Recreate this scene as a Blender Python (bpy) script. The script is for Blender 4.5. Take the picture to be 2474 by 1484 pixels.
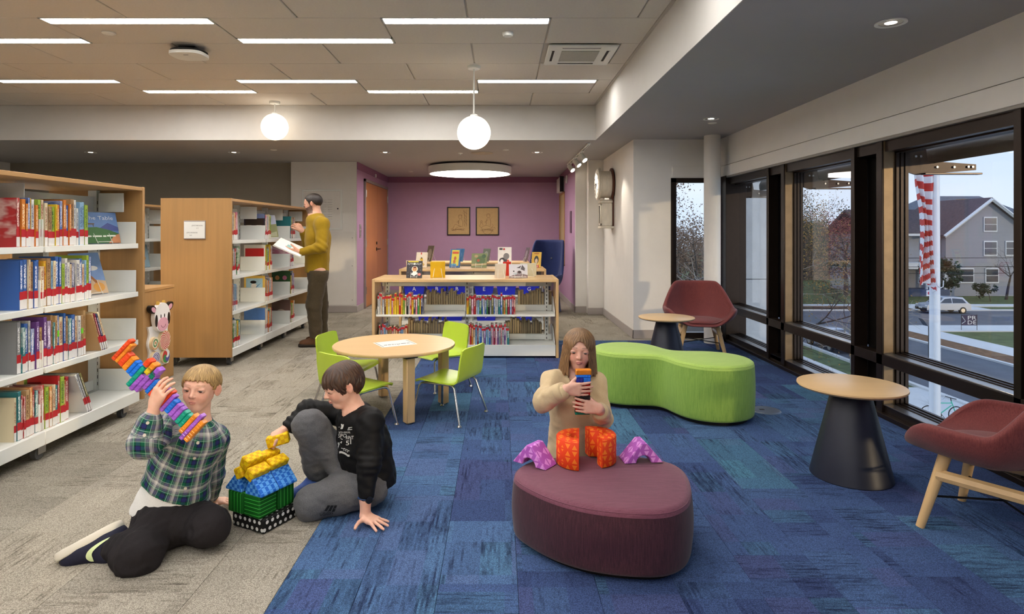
import bpy, math, random
import numpy as np
from mathutils import Matrix, Vector
from mathutils.bvhtree import BVHTree
for o in list(bpy.data.objects):
 bpy.data.objects.remove(o)
scene = bpy.context.scene
COL = scene.collection
R = math.radians
# ------------------------------------------------------------------ camera
FPX, CX, CY, EYE = 1500.0, 1207.0, 560.0, 1.30
cam_d = bpy.data.cameras.new('camera')
cam_d.sensor_width = 36.0
cam_d.lens = 36.0 * FPX / 2474.0
cam_d.shift_x = (1237.0 - CX) / 2474.0
cam_d.shift_y = -(742.0 - CY) / 2474.0
cam_d.clip_start = 0.05
cam_d.clip_end = 500
cam = bpy.data.objects.new('camera', cam_d)
cam.location = (0, 0, EYE)
cam.rotation_euler = (R(90), 0, 0)
COL.objects.link(cam)
scene.camera = cam
# ------------------------------------------------------------------ sky, sun, exposure
world = bpy.data.worlds.new('world')
scene.world = world
world.use_nodes = True
wn, wl = world.node_tree.nodes, world.node_tree.links
wn.clear()
w_out = wn.new('ShaderNodeOutputWorld')
w_bg = wn.new('ShaderNodeBackground')
w_tc = wn.new('ShaderNodeTexCoord')
w_sep = wn.new('ShaderNodeSeparateXYZ')
w_ramp = wn.new('ShaderNodeValToRGB')
w_ramp.color_ramp.elements[0].position = 0.0
w_ramp.color_ramp.elements[0].color = (0.62, 0.70, 0.86, 1)
w_ramp.color_ramp.elements[1].position = 0.6
w_ramp.color_ramp.elements[1].color = (0.36, 0.50, 0.80, 1)
w_noise = wn.new('ShaderNodeTexNoise')
w_noise.inputs['Scale'].default_value = 2.2
w_noise.inputs['Detail'].default_value = 6
w_map = wn.new('ShaderNodeMapping')
w_map.inputs['Scale'].default_value = (1, 1, 4)
w_cr = wn.new('ShaderNodeValToRGB')
w_cr.color_ramp.elements[0].position = 0.42
w_cr.color_ramp.elements[1].position = 0.68
w_mix = wn.new('ShaderNodeMix')
w_mix.data_type = 'RGBA'
w_mix.inputs[7].default_value = (0.72, 0.75, 0.84, 1)
wl.new(w_tc.outputs['Generated'], w_sep.inputs[0])
wl.new(w_sep.outputs['Z'], w_ramp.inputs[0])
wl.new(w_tc.outputs['Generated'], w_map.inputs[0])
wl.new(w_map.outputs[0], w_noise.inputs['Vector'])
wl.new(w_noise.outputs['Fac'], w_cr.inputs[0])
wl.new(w_cr.outputs[0], w_mix.inputs[0])
wl.new(w_ramp.outputs[0], w_mix.inputs[6])
wl.new(w_mix.outputs[2], w_bg.inputs[0])
w_bg.inputs[1].default_value = 1.15
wl.new(w_bg.outputs[0], w_out.inputs[0])
sun_d = bpy.data.lights.new('low_sun', 'SUN')
sun_d.energy = 0.9
sun_d.color = (1.0, 0.72, 0.42)
sun_d.angle = R(1.5)
sun = bpy.data.objects.new('low_sun', sun_d)
sun.rotation_euler = Vector((0.66, -0.74, 0.075)).to_track_quat('Z', 'Y').to_euler()
sun.location = (20, -20, 6)
COL.objects.link(sun)
STRIP_POWER = 30.0     # emission of the ceiling light strips
GLOBE_POWER = 2.4
scene.view_settings.view_transform = 'Standard'
scene.view_settings.look = 'None'
scene.view_settings.exposure = 0.38
scene.view_settings.gamma = 1.0
scene.view_settings.use_curve_mapping = False
try:
 scene.cycles.use_denoising = True
 scene.cycles.max_bounces = 7
 scene.cycles.diffuse_bounces = 3
 scene.cycles.use_adaptive_sampling = True
 scene.cycles.adaptive_threshold = 0.15
 scene.cycles.adaptive_min_samples = 16
 scene.cycles.glossy_bounces = 3
 scene.cycles.transparent_max_bounces = 16
 scene.cycles.sample_clamp_indirect = 6.0
 scene.cycles.caustics_reflective = False
 scene.cycles.caustics_refractive = False
except Exception:
 pass
# ------------------------------------------------------------------ helpers
def P(x, y, d):
 """place of a point d metres in front of the eye, from its place in the 2474x1484 picture"""
 return Vector(((x - CX) / FPX * d, d, EYE - (y - CY) / FPX * d))
def lin(r, g, b):
 def f(c):
  c /= 255.0
  return c / 12.92 if c <= 0.04045 else ((c + 0.055) / 1.055) ** 2.4
 return (f(r), f(g), f(b), 1.0)
MATS = {}
class NT:
 """small node-tree builder"""
 def __init__(s, name):
  s.m = bpy.data.materials.new(name)
  s.m.use_nodes = True
  s.n, s.l = s.m.node_tree.nodes, s.m.node_tree.links
  s.n.clear()
  s.out = s.n.new('ShaderNodeOutputMaterial')
  s.b = s.n.new('ShaderNodeBsdfPrincipled')
  s.l.new(s.b.outputs[0], s.out.inputs[0])
 def N(s, t, **kw):
  n = s.n.new('ShaderNode' + t)
  for k, v in kw.items():
   if k in n.inputs:
    n.inputs[k].default_value = v
   else:
    setattr(n, k, v)
  return n
 def L(s, a, b):
  s.l.new(a, b)
 def coord(s, which='Object', scale=(1, 1, 1), loc=None, rot=None):
  t = s.N('TexCoord')
  m = s.N('Mapping')
  m.inputs['Scale'].default_value = scale
  if rot:
   m.inputs['Rotation'].default_value = rot
  s.L(t.outputs[which], m.inputs[0])
  if loc is not None:
   s.L(loc, m.inputs['Location'])
  return m.outputs[0]
 def attr(s, name, scale=(1, 1, 1)):
  t = s.N('Attribute', attribute_name=name)
  m = s.N('Mapping')
  m.inputs['Scale'].default_value = scale
  s.L(t.outputs['Vector'], m.inputs[0])
  return m.outputs[0]
 def noise(s, vec, scale=5, detail=3, rough=0.5):
  n = s.N('TexNoise')
  n.inputs['Scale'].default_value = scale
  n.inputs['Detail'].default_value = detail
  n.inputs['Roughness'].default_value = rough
  if vec is not None:
   s.L(vec, n.inputs['Vector'])
  return n.outputs['Fac']
 def ramp(s, fac, stops, interp='LINEAR'):
  r = s.N('ValToRGB')
  cr = r.color_ramp
  cr.interpolation = interp
  while len(cr.elements) < len(stops):
   cr.elements.new(0.5)
  for e, (p, c) in zip(cr.elements, stops):
   e.position = p
   e.color = c if len(c) == 4 else (*c, 1)
  s.L(fac, r.inputs[0])
  return r.outputs[0]
 def mix(s, fac, a, b, mode='MIX'):
  m = s.N('Mix', data_type='RGBA', blend_type=mode)
  for i, v in ((0, fac), (6, a), (7, b)):
   if isinstance(v, (int, float)):
    m.inputs[i].default_value = v
   elif isinstance(v, tuple):
    m.inputs[i].default_value = v
   else:
    s.L(v, m.inputs[i])
  return m.outputs[2]
 def math(s, op, a, b=0.0, c=None):
  m = s.N('Math', operation=op)
  for i, v in enumerate((a, b, c)):
   if v is None:
    continue
   if isinstance(v, (int, float)):
    m.inputs[i].default_value = v
   else:
    s.L(v, m.inputs[i])
  return m.outputs[0]
 def sep(s, v):
  n = s.N('SeparateXYZ')
  s.L(v, n.inputs[0])
  return n.outputs
 def col(s, c):
  if isinstance(c, tuple):
   s.b.inputs['Base Color'].default_value = c
  else:
   s.L(c, s.b.inputs['Base Color'])
 def bump(s, h, strength=0.3, dist=0.002):
  b = s.N('Bump')
  b.inputs['Strength'].default_value = strength
  b.inputs['Distance'].default_value = dist
  s.L(h, b.inputs['Height'])
  s.L(b.outputs[0], s.b.inputs['Normal'])
 def done(s, rough=0.5, metal=0.0, spec=0.5):
  s.b.inputs['Roughness'].default_value = rough
  s.b.inputs['Metallic'].default_value = metal
  s.b.inputs['Specular IOR Level'].default_value = spec
  return s.m
def M(name, rgb, rough=0.5, metal=0.0, spec=0.4, var=0.06, scale=8.0, bump=0.0, bscale=200.0, stretch=(1, 1, 1)):
 """plain procedural material: colour with slight noise"""
 if name in MATS:
  return MATS[name]
 t = NT(name)
 c = lin(*rgb)
 v = t.coord('Object', stretch)
 n = t.noise(v, scale, 4)
 lo = tuple(x * (1 - var) for x in c[:3]) + (1,)
 hi = tuple(min(1, x * (1 + var)) for x in c[:3]) + (1,)
 t.col(t.ramp(n, [(0.3, lo), (0.7, hi)]))
 if bump:
  t.bump(t.noise(v, bscale, 2), bump)
 MATS[name] = t.done(rough, metal, spec)
 return MATS[name]
def glow(name, rgb, power):
 if name in MATS:
  return MATS[name]
 m = bpy.data.materials.new(name)
 m.use_nodes = True
 n = m.node_tree.nodes
 n.clear()
 o = n.new('ShaderNodeOutputMaterial')
 e = n.new('ShaderNodeEmission')
 e.inputs[0].default_value = lin(*rgb)
 e.inputs[1].default_value = power
 m.node_tree.links.new(e.outputs[0], o.inputs[0])
 MATS[name] = m
 return m
def wood(name, rgb, dark=0.72, axis='Z', rough=0.4, grain=26.0):
 if name in MATS:
  return MATS[name]
 t = NT(name)
 c = lin(*rgb)
 d = tuple(x * dark for x in c[:3]) + (1,)
 st = {'Z': (grain, grain, 0.9), 'X': (0.9, grain, grain), 'Y': (grain, 0.9, grain)}[axis]
 v = t.coord('Object', st)
 n1 = t.noise(v, 1.0, 6, 0.65)
 v2 = t.coord('Object', tuple(x * 0.12 for x in st))
 n2 = t.noise(v2, 1.0, 2)
 a = t.ramp(n1, [(0.36, d), (0.6, c)])
 b = t.ramp(n2, [(0.3, tuple(x * 0.9 for x in c[:3]) + (1,)), (0.7, tuple(min(1, x * 1.08) for x in c[:3]) + (1,))])
 t.col(t.mix(0.45, a, b))
 t.bump(n1, 0.08, 0.001)
 MATS[name] = t.done(rough, 0, 0.4)
 return MATS[name]
class MB:
 """collects shapes; build() links them as one mesh object"""
 def __init__(s):
  s.v, s.f, s.mi = [], [], []
 def add(s, vs, fs, mi=0):
  o = len(s.v)
  s.v.extend([tuple(p) for p in vs])
  s.f.extend([tuple(i + o for i in f) for f in fs])
  s.mi.extend([mi] * len(fs))
  return s
 def convex(s, vs, fs, mi=0):
  vs = [Vector(p) for p in vs]
  c = sum(vs, Vector()) / len(vs)
  out = []
  for f in fs:
   a, b, d = vs[f[0]], vs[f[1]], vs[f[2]]
   n = (b - a).cross(d - a)
   out.append(f if n.dot(a - c) >= 0 else tuple(reversed(f)))
  return s.add(vs, out, mi)
 def box(s, a, b, bev=0.0, mi=0, M4=None):
  (x0, y0, z0), (x1, y1, z1) = a, b
  cx, cy, cz = (x0 + x1) / 2, (y0 + y1) / 2, (z0 + z1) / 2
  hx, hy, hz = abs(x1 - x0) / 2, abs(y1 - y0) / 2, abs(z1 - z0) / 2
  e = min(bev, hx * 0.98, hy * 0.98, hz * 0.98)
  if e <= 0:
   vs = [(cx + i * hx, cy + j * hy, cz + k * hz) for i in (-1, 1) for j in (-1, 1) for k in (-1, 1)]
   fs = [(0, 1, 3, 2), (4, 6, 7, 5), (0, 4, 5, 1), (2, 3, 7, 6), (0, 2, 6, 4), (1, 5, 7, 3)]
  else:
   vs, ix = [], {}
   for i in (-1, 1):
    for j in (-1, 1):
     for k in (-1, 1):
      ix[i, j, k] = len(vs)
      vs += [(cx + i * hx, cy + j * (hy - e), cz + k * (hz - e)),
                               (cx + i * (hx - e), cy + j * hy, cz + k * (hz - e)),
                               (cx + i * (hx - e), cy + j * (hy - e), cz + k * hz)]
   fs = []
   q = [(-1, -1), (1, -1), (1, 1), (-1, 1)]
   for g in (-1, 1):
    fs.append(tuple(ix[g, a_, b_] + 0 for a_, b_ in q))
    fs.append(tuple(ix[a_, g, b_] + 1 for a_, b_ in q))
    fs.append(tuple(ix[a_, b_, g] + 2 for a_, b_ in q))
   for i in (-1, 1):
    for j in (-1, 1):
     fs.append((ix[i, j, -1] + 0, ix[i, j, 1] + 0, ix[i, j, 1] + 1, ix[i, j, -1] + 1))
     fs.append((ix[i, -1, j] + 0, ix[i, 1, j] + 0, ix[i, 1, j] + 2, ix[i, -1, j] + 2))
     fs.append((ix[-1, i, j] + 1, ix[1, i, j] + 1, ix[1, i, j] + 2, ix[-1, i, j] + 2))
     for k in (-1, 1):
      o = ix[i, j, k]
      fs.append((o, o + 1, o + 2))
  if M4 is not None:
   vs = [M4 @ Vector(p) for p in vs]
  return s.convex(vs, fs, mi)
 def tube(s, pts, r, n=10, cap=True, closed=False, mi=0, flat=1.0, up=None):
  pts = [Vector(p) for p in pts]
  k = len(pts)
  rs = list(r) if isinstance(r, (list, tuple)) else [r] * k
  T = []
  for i in range(k):
   if closed:
    t = pts[(i + 1) % k] - pts[i - 1]
   else:
    t = pts[min(i + 1, k - 1)] - pts[max(i - 1, 0)]
   T.append(t.normalized() if t.length > 1e-9 else Vector((0, 0, 1)))
  u = Vector(up) if up else (Vector((0, 0, 1)) if abs(T[0].z) < 0.9 else Vector((1, 0, 0)))
  u = (u - T[0] * u.dot(T[0])).normalized()
  vs, fs = [], []
  for i in range(k):
   u = u - T[i] * u.dot(T[i])
   u = u.normalized() if u.length > 1e-6 else T[i].orthogonal().normalized()
   w = T[i].cross(u)
   for j in range(n):
    a = 2 * math.pi * j / n
    vs.append(pts[i] + u * (math.cos(a) * rs[i] * flat) + w * (math.sin(a) * rs[i]))
  for i in range(k if closed else k - 1):
   a, b = i * n, ((i + 1) % k) * n
   for j in range(n):
    fs.append((a + j, a + (j + 1) % n, b + (j + 1) % n, b + j))
  if cap and not closed:
   fs.append(tuple(reversed(range(n))))
   fs.append(tuple(range((k - 1) * n, k * n)))
  return s.add(vs, fs, mi)
 def cyl(s, a, b, r0, r1=None, n=20, mi=0):
  return s.tube([a, b], [r0, r0 if r1 is None else r1], n, True, False, mi)
 def lathe(s, prof, n=32, c=(0, 0, 0), mi=0, cap=True, M4=None):
  """prof: list of (radius, height), bottom to top"""
  vs, fs = [], []
  for (r_, z) in prof:
   for j in range(n):
    a = 2 * math.pi * j / n
    vs.append(Vector((c[0] + r_ * math.cos(a), c[1] + r_ * math.sin(a), c[2] + z)))
  k = len(prof)
  for i in range(k - 1):
   for j in range(n):
    fs.append((i * n + j, i * n + (j + 1) % n, (i + 1) * n + (j + 1) % n, (i + 1) * n + j))
  if cap:
   fs.append(tuple(reversed(range(n))))
   fs.append(tuple(range((k - 1) * n, k * n)))
  if M4 is not None:
   vs = [M4 @ p for p in vs]
  return s.add(vs, fs, mi)
 def prism(s, poly, z0, z1, M4=None, mi=0):
  """poly: (x, y) counter-clockwise, raised from z0 to z1, then moved by M4"""
  n = len(poly)
  vs = [Vector((x, y, z0)) for x, y in poly] + [Vector((x, y, z1)) for x, y in poly]
  fs = [tuple(reversed(range(n))), tuple(range(n, 2 * n))]
  fs += [(i, (i + 1) % n, n + (i + 1) % n, n + i) for i in range(n)]
  if M4 is not None:
   vs = [M4 @ p for p in vs]
  return s.add(vs, fs, mi)
 def ball(s, c, r, n=16, m=10, mi=0, M4=None):
  rx, ry, rz = (r, r, r) if isinstance(r, (int, float)) else r
  c = Vector(c)
  vs = [Vector((0, 0, -rz))]
  for i in range(1, m):
   a = math.pi * i / m - math.pi / 2
   for j in range(n):
    b = 2 * math.pi * j / n
    vs.append(Vector((rx * math.cos(a) * math.cos(b), ry * math.cos(a) * math.sin(b), rz * math.sin(a))))
  vs.append(Vector((0, 0, rz)))
  fs = []
  for j in range(n):
   fs.append((0, 1 + (j + 1) % n, 1 + j))
   t = 1 + (m - 2) * n
   fs.append((len(vs) - 1, t + j, t + (j + 1) % n))
  for i in range(m - 2):
   for j in range(n):
    fs.append((1 + i * n + j, 1 + i * n + (j + 1) % n, 1 + (i + 1) * n + (j + 1) % n, 1 + (i + 1) * n + j))
  vs = [(M4 @ p if M4 is not None else p) + c for p in vs]
  return s.add(vs, fs, mi)
 def mesh(s, name, mats, smooth=40.0, off=(0, 0, 0)):
  me = bpy.data.meshes.new(name)
  o = Vector(off)
  me.from_pydata([tuple(Vector(p) - o) for p in s.v], [], s.f)
  for m in (mats if isinstance(mats, (list, tuple)) else [mats]):
   me.materials.append(m)
  if any(s.mi):
   me.polygons.foreach_set('material_index', s.mi)
  if smooth:
   me.polygons.foreach_set('use_smooth', [True] * len(s.f))
   me.set_sharp_from_angle(angle=R(smooth))
  me.update()
  return me
 def build(s, name, mats, parent=None, smooth=40.0, off=None):
  """parent: its world origin is taken off the points (roots built here are never turned)"""
  if off is None:
   if parent is not None:
    off = ORG.get(parent.name, (0, 0, 0))
   else:
    a = np.array(s.v)
    lo, hi = a.min(0), a.max(0)
    off = ((lo[0] + hi[0]) / 2, (lo[1] + hi[1]) / 2, lo[2])
  o = bpy.data.objects.new(name, s.mesh(name, mats, smooth, off))
  COL.objects.link(o)
  if parent is not None:
   o.parent = parent
   ORG[o.name] = off
  else:
   o.location = off
   ORG[o.name] = tuple(off)
  return o
ORG = {}
def tag(o, label=None, cat=None, group=None, kind=None):
 if label:
  o['label'] = label
 if cat:
  o['category'] = cat
 if group:
  o['group'] = group
 if kind:
  o['kind'] = kind
 return o
def root(name, loc, label=None, cat=None, group=None, kind=None, rz=0.0):
 o = bpy.data.objects.new(name, None)
 o.empty_display_size = 0.1
 o.location = loc
 o.rotation_euler = (0, 0, rz)
 COL.objects.link(o)
 ORG[o.name] = tuple(loc) if rz == 0 else (0, 0, 0)
 return tag(o, label, cat, group, kind)
def local_root(name, label=None, cat=None, group=None):
 """a root whose parts are built around the origin; placed afterwards"""
 o = bpy.data.objects.new(name, None)
 o.empty_display_size = 0.1
 COL.objects.link(o)
 ORG[o.name] = (0, 0, 0)
 return tag(o, label, cat, group)
def copy_tree(o, parent=None):
 c = o.copy()
 COL.objects.link(c)
 c.parent = parent
 for ch in list(o.children):
  copy_tree(ch, c)
 return c
def inst(name, me, loc=(0, 0, 0), rot=(0, 0, 0), parent=None, scale=None):
 o = bpy.data.objects.new(name, me)
 COL.objects.link(o)
 o.location = loc
 o.rotation_euler = rot
 if scale:
  o.scale = scale
 if parent is not None:
  o.parent = parent
 return o
def struct(name, mb, mat, parent=None, smooth=40.0, label=None):
 o = mb.build(name, mat, parent, smooth)
 if parent is None:
  o['kind'] = 'structure'
 if label:
  o['label'] = label
 return o
def frame4(o, x, y, z):
 """matrix with the given origin and axes"""
 m = Matrix.Identity(4)
 for i, a in enumerate((x, y, z, o)):
  for j in range(3):
   m[j][i] = a[j]
 return m
_txt = {}
def text_mesh(body, size=1.0, extrude=0.0, align='CENTER'):
 key = (body, align)
 if key not in _txt:
  cu = bpy.data.curves.new('lettering', 'FONT')
  cu.body = body
  cu.align_x = align
  cu.size = 1.0
  cu.resolution_u = 2
  ob = bpy.data.objects.new('lettering', cu)
  COL.objects.link(ob)
  dg = bpy.context.evaluated_depsgraph_get()
  me = bpy.data.meshes.new_from_object(ob.evaluated_get(dg))
  vs = [tuple(v.co) for v in me.vertices]
  fs = [tuple(p.vertices) for p in me.polygons]
  bpy.data.objects.remove(ob)
  bpy.data.meshes.remove(me)
  _txt[key] = (vs, fs)
 return _txt[key]
def lettering(mb, body, size, M4, mi=0, width=None):
 """flat print: adds letters in the xy plane of M4"""
 vs, fs = text_mesh(body)
 k = size
 kx = size
 if width:
  w = max(v[0] for v in vs) - min(v[0] for v in vs)
  kx = width / w
 mb.add([M4 @ Vector((v[0] * kx, v[1] * k, 0)) for v in vs], fs, mi)
WORDS = ['zeroth', 'first', 'second', 'third', 'fourth', 'fifth', 'sixth', 'seventh', 'eighth', 'ninth', 'tenth', 'eleventh',
         'twelfth', 'thirteenth', 'fourteenth', 'fifteenth', 'sixteenth', 'seventeenth', 'eighteenth', 'nineteenth', 'twentieth',
         'twenty-first', 'twenty-second', 'twenty-third', 'twenty-fourth', 'twenty-fifth', 'twenty-sixth', 'twenty-seventh',
         'twenty-eighth', 'twenty-ninth', 'thirtieth', 'thirty-first', 'thirty-second', 'thirty-third', 'thirty-fourth', 'thirty-fifth']
# ------------------------------------------------------------------ room materials
m_white = M('white_wall_paint', (232, 229, 224), 0.6, var=0.015, bump=0.05, bscale=300)
m_grey = M('taupe_grey_paint', (150, 142, 128), 0.65, var=0.02, bump=0.05, bscale=300)
m_purple = M('purple_wall_paint', (180, 143, 175), 0.55, var=0.02, bump=0.05, bscale=300)
m_purple_d = M('dark_purple_band', (140, 92, 124), 0.5, var=0.02)
m_base = M('grey_vinyl_base', (168, 160, 156), 0.55, var=0.02)
m_tile = M('ceiling_tile_fibre', (208, 203, 196), 0.85, var=0.03, scale=60, bump=0.25, bscale=350)
m_grid = M('ceiling_grid_metal', (188, 183, 176), 0.6, var=0.01)
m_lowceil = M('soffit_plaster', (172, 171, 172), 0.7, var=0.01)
m_bronze = M('bronze_aluminium', (46, 36, 30), 0.33, 0.55, 0.5, var=0.08, scale=30)
m_bronze_lit = M('bronze_jamb_lit_tone', (128, 108, 82), 0.38, 0.55, 0.5, var=0.10, scale=14)  # lighter copy of the bronze: room light on the jambs painted into the colour
m_black = M('black_infill_panel', (17, 14, 12), 0.35, 0.0, 0.4, var=0.1)
m_chrome = M('brushed_steel', (200, 200, 202), 0.22, 1.0, 0.5, var=0.04)
m_satin = M('satin_steel', (170, 168, 165), 0.35, 1.0, 0.5, var=0.04)
m_offwhite = M('white_powder_coat', (232, 234, 230), 0.35, var=0.015)
m_oak = wood('oak_veneer', (180, 138, 88), 0.82, 'Z')
m_oak_y = wood('oak_veneer_long', (184, 142, 92), 0.82, 'Y')
m_maple = wood('maple_laminate', (224, 188, 138), 0.88, 'X', 0.32, 18)
m_maple_z = wood('maple_leg', (214, 178, 128), 0.86, 'Z', 0.38, 18)
m_door = wood('door_veneer', (186, 122, 74), 0.78, 'Z', 0.4, 30)
m_rubber = M('dark_rubber', (38, 38, 40), 0.6)
m_blackmetal = M('black_metal', (22, 22, 24), 0.4, 0.3)
t = NT('window_glass')
t.n.remove(t.b)
tr = t.N('BsdfTransparent')
tr.inputs[0].default_value = (0.93, 0.96, 0.97, 1)
gl = t.N('BsdfGlossy')
gl.inputs['Roughness'].default_value = 0.02
lw = t.N('LayerWeight')
lw.inputs['Blend'].default_value = 0.5
fr = t.math('MULTIPLY_ADD', t.math('POWER', lw.outputs['Facing'], 4.0), 0.9, 0.035)
mx = t.N('MixShader')
t.L(fr, mx.inputs[0])
t.L(tr.outputs[0], mx.inputs[1])
t.L(gl.outputs[0], mx.inputs[2])
t.L(mx.outputs[0], t.out.inputs[0])
m_glass = t.m
# ------------------------------------------------------------------ carpet
def carpet(name, stops, dark, along, streak=0.62):
 """loop-pile carpet: tint from the piece, dark streaks along one side of the piece"""
 t = NT(name)
 oi = t.N('ObjectInfo')
 rnd = oi.outputs['Random']
 k = t.N('CombineXYZ')
 t.L(t.math('MULTIPLY', rnd, 37.0), k.inputs[0])
 t.L(t.math('MULTIPLY', rnd, 91.0), k.inputs[1])
 base = t.ramp(rnd, stops, 'CONSTANT')
 px, py, _ = t.sep(t.coord('Object', (1, 1, 1), loc=k.outputs[0]))
 if not along:
  px, py = py, px
 row = t.math('MULTIPLY', py, 115.0)
 cc = t.N('CombineXYZ')
 t.L(t.math('MULTIPLY', px, 5.0), cc.inputs[0])
 t.L(t.math('MULTIPLY', t.math('FLOOR', row), 3.71), cc.inputs[1])
 dash = t.noise(cc.outputs[0], 1.0, 3, 0.7)
 # blocks of denser and thinner ruling inside a piece
 c2 = t.N('CombineXYZ')
 t.L(t.math('FLOOR', t.math('MULTIPLY', px, 4.0)), c2.inputs[0])
 t.L(t.math('FLOOR', t.math('MULTIPLY', py, 8.0)), c2.inputs[1])
 wn_ = t.N('TexWhiteNoise')
 t.L(c2.outputs[0], wn_.inputs['Vector'])
 n2 = t.noise(t.coord('Object', (2.3, 2.3, 1), loc=k.outputs[0]), 1.0, 2)
 blk = t.math('ADD', t.math('MULTIPLY', wn_.outputs['Value'], 0.20), t.math('MULTIPLY', n2, 0.5))
 amt = t.math('ADD', dash, t.math('SUBTRACT', blk, 0.35))
 st = t.ramp(amt, [(streak - 0.10, (0, 0, 0)), (streak, (0.32, 0.32, 0.32)), (streak + 0.14, (0.8, 0.8, 0.8))])
 base = t.mix(0.35, base, t.ramp(wn_.outputs['Value'], stops, 'CONSTANT'))
 c1 = t.mix(st, base, dark)
 vo = t.N('TexVoronoi', feature='F1')
 vo.inputs['Scale'].default_value = 170.0
 t.L(t.coord('Object', (1, 1, 0.2)), vo.inputs['Vector'])
 loop = t.ramp(vo.outputs['Distance'], [(0.1, (1.22, 1.22, 1.22)), (0.75, (0.6, 0.6, 0.6))])
 n3 = t.noise(t.coord('Object', (330, 330, 1), loc=k.outputs[0]), 1.0, 1)
 sp = t.ramp(n3, [(0.38, (0.62, 0.62, 0.62)), (0.62, (1.32, 1.32, 1.32))])
 c2 = t.mix(0.8, c1, loop, 'MULTIPLY')
 c3 = t.mix(0.9, c2, sp, 'MULTIPLY')
 t.col(c3)
 t.bump(vo.outputs['Distance'], 0.3, 0.003)
 return t.done(0.95, 0, 0.08)
def tone(c, k):
 return tuple(x * k for x in c[:3]) + (1,)
B1, B2, B3, B4, B5, B6 = lin(82, 106, 158), lin(100, 136, 184), lin(106, 114, 168), lin(72, 90, 138), lin(96, 148, 180), lin(92, 120, 172)
B1, B2, B3, B4, B5, B6 = (tone(b_, 0.68) for b_ in (B1, B2, B3, B4, B5, B6))
blue_stops = [(0.0, B1), (0.22, B6), (0.40, B3), (0.55, B4), (0.72, B2), (0.92, B5)]
G1, G2, G3, G4 = lin(162, 155, 143), lin(176, 169, 156), lin(148, 142, 130), lin(168, 160, 146)
grey_stops = [(0.0, G1), (0.3, G2), (0.55, G3), (0.75, G4)]
c_blue = [carpet('blue_carpet_lengthwise', blue_stops, lin(28, 34, 66), True), carpet('blue_carpet_crosswise', blue_stops, lin(28, 34, 66), False)]
c_grey = [carpet('grey_carpet_lengthwise', grey_stops, lin(88, 81, 71), True, 0.66), carpet('grey_carpet_crosswise', grey_stops, lin(88, 81, 71), False, 0.66)]
mb = MB()
mb.box((-8.2, -8.2, -0.16), (2.98, 13.0, -0.012))
floor = struct('floor', mb, M('floor_underlay', (96, 92, 88), 0.9))
_pm = {}
def plank(x0, y0, x1, y1, mats, along):
 key = (round(x1 - x0, 3), round(y1 - y0, 3), mats[0].name)
 if key not in _pm:
  w, h = (x1 - x0) / 2 - 0.0006, (y1 - y0) / 2 - 0.0006
  b = MB()
  b.box((-w, -h, -0.012), (w, h, 0.0), 0.0012)
  _pm[key] = b.mesh('carpet_plank', mats[0], 0)
 o = inst('carpet_plank', _pm[key], ((x0 + x1) / 2 - ORG['floor'][0], (y0 + y1) / 2 - ORG['floor'][1], -ORG['floor'][2]), (0, 0, 0), floor)
 if not along:
  o.material_slots[0].link = 'OBJECT'
  o.material_slots[0].material = mats[1]
rng = random.Random(11)
xb, yb = -0.803, 7.42
def lay(x0, x1, y0, y1, w, lens, mats, bias):
 x = x0
 while x < x1 - 0.01:
  xe = min(x + w, x1)
  if x1 - xe < 0.09:
   xe = x1
  y = y0 - rng.random() * lens[0]
  while y < y1 - 0.01:
   ye = y + rng.choice(lens)
   a = max(y, y0)
   ye = min(ye, y1)
   if y1 - ye < 0.12:
    ye = y1
   if ye - a > 0.05:
    plank(x, a, xe, ye, mats, rng.random() < bias)
   y = ye
  x = xe
lay(xb, 2.68, 1.55, yb, 0.29, [0.5, 0.75, 1.0], c_blue, 0.45)
lay(-3.6, xb, 1.55, yb, 0.5, [0.5, 1.0], c_grey, 0.4)
lay(-3.35, 1.65, yb, 10.0, 0.5, [0.5, 1.0], c_grey, 0.4)
lay(-2.3, 1.215, 10.0, 12.75, 0.5, [1.0, 1.0], c_grey, 0.4)
mb = MB()
mb.box((-8.2, -8.2, -0.012), (-3.6, 10.15, 0)); mb.box((-3.6, -8.2, -0.012), (2.68, 1.55, 0)); mb.box((-3.6, yb, -0.012), (-3.35, 10.15, 0))
mb.box((1.65, yb, -0.012), (2.9, 7.6, 0))
o = mb.build('carpet_field', c_grey[0], floor)
o['kind'] = 'stuff'
# ------------------------------------------------------------------ walls
ZC, ZS, YS, XS = 2.85, 2.425, 7.62, 1.184
def wall(name, a, b, mat):
 mb = MB()
 mb.box(a, b)
 return struct(name, mb, mat)
wall('wall_left', (-8.2, -8.2, -0.16), (-8.0, 10.4, 3.0), m_white)
wall('wall_rear', (-8.0, -8.2, -0.16), (2.98, -8.0, 3.0), m_white)
wall('wall_back_left', (-8.0, 10.15, 0), (-3.36, 10.35, 2.6), m_grey)
wall('wall_back_bump', (-3.36, 10.0, 0), (-2.3, 10.35, 2.6), m_white)
wall('wall_alcove_left', (-2.42, 10.35, 0), (-2.3, 12.75, 2.6), m_purple)
wall('wall_back', (-2.42, 12.75, 0), (1.4, 12.95, 2.6), m_purple)
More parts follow.
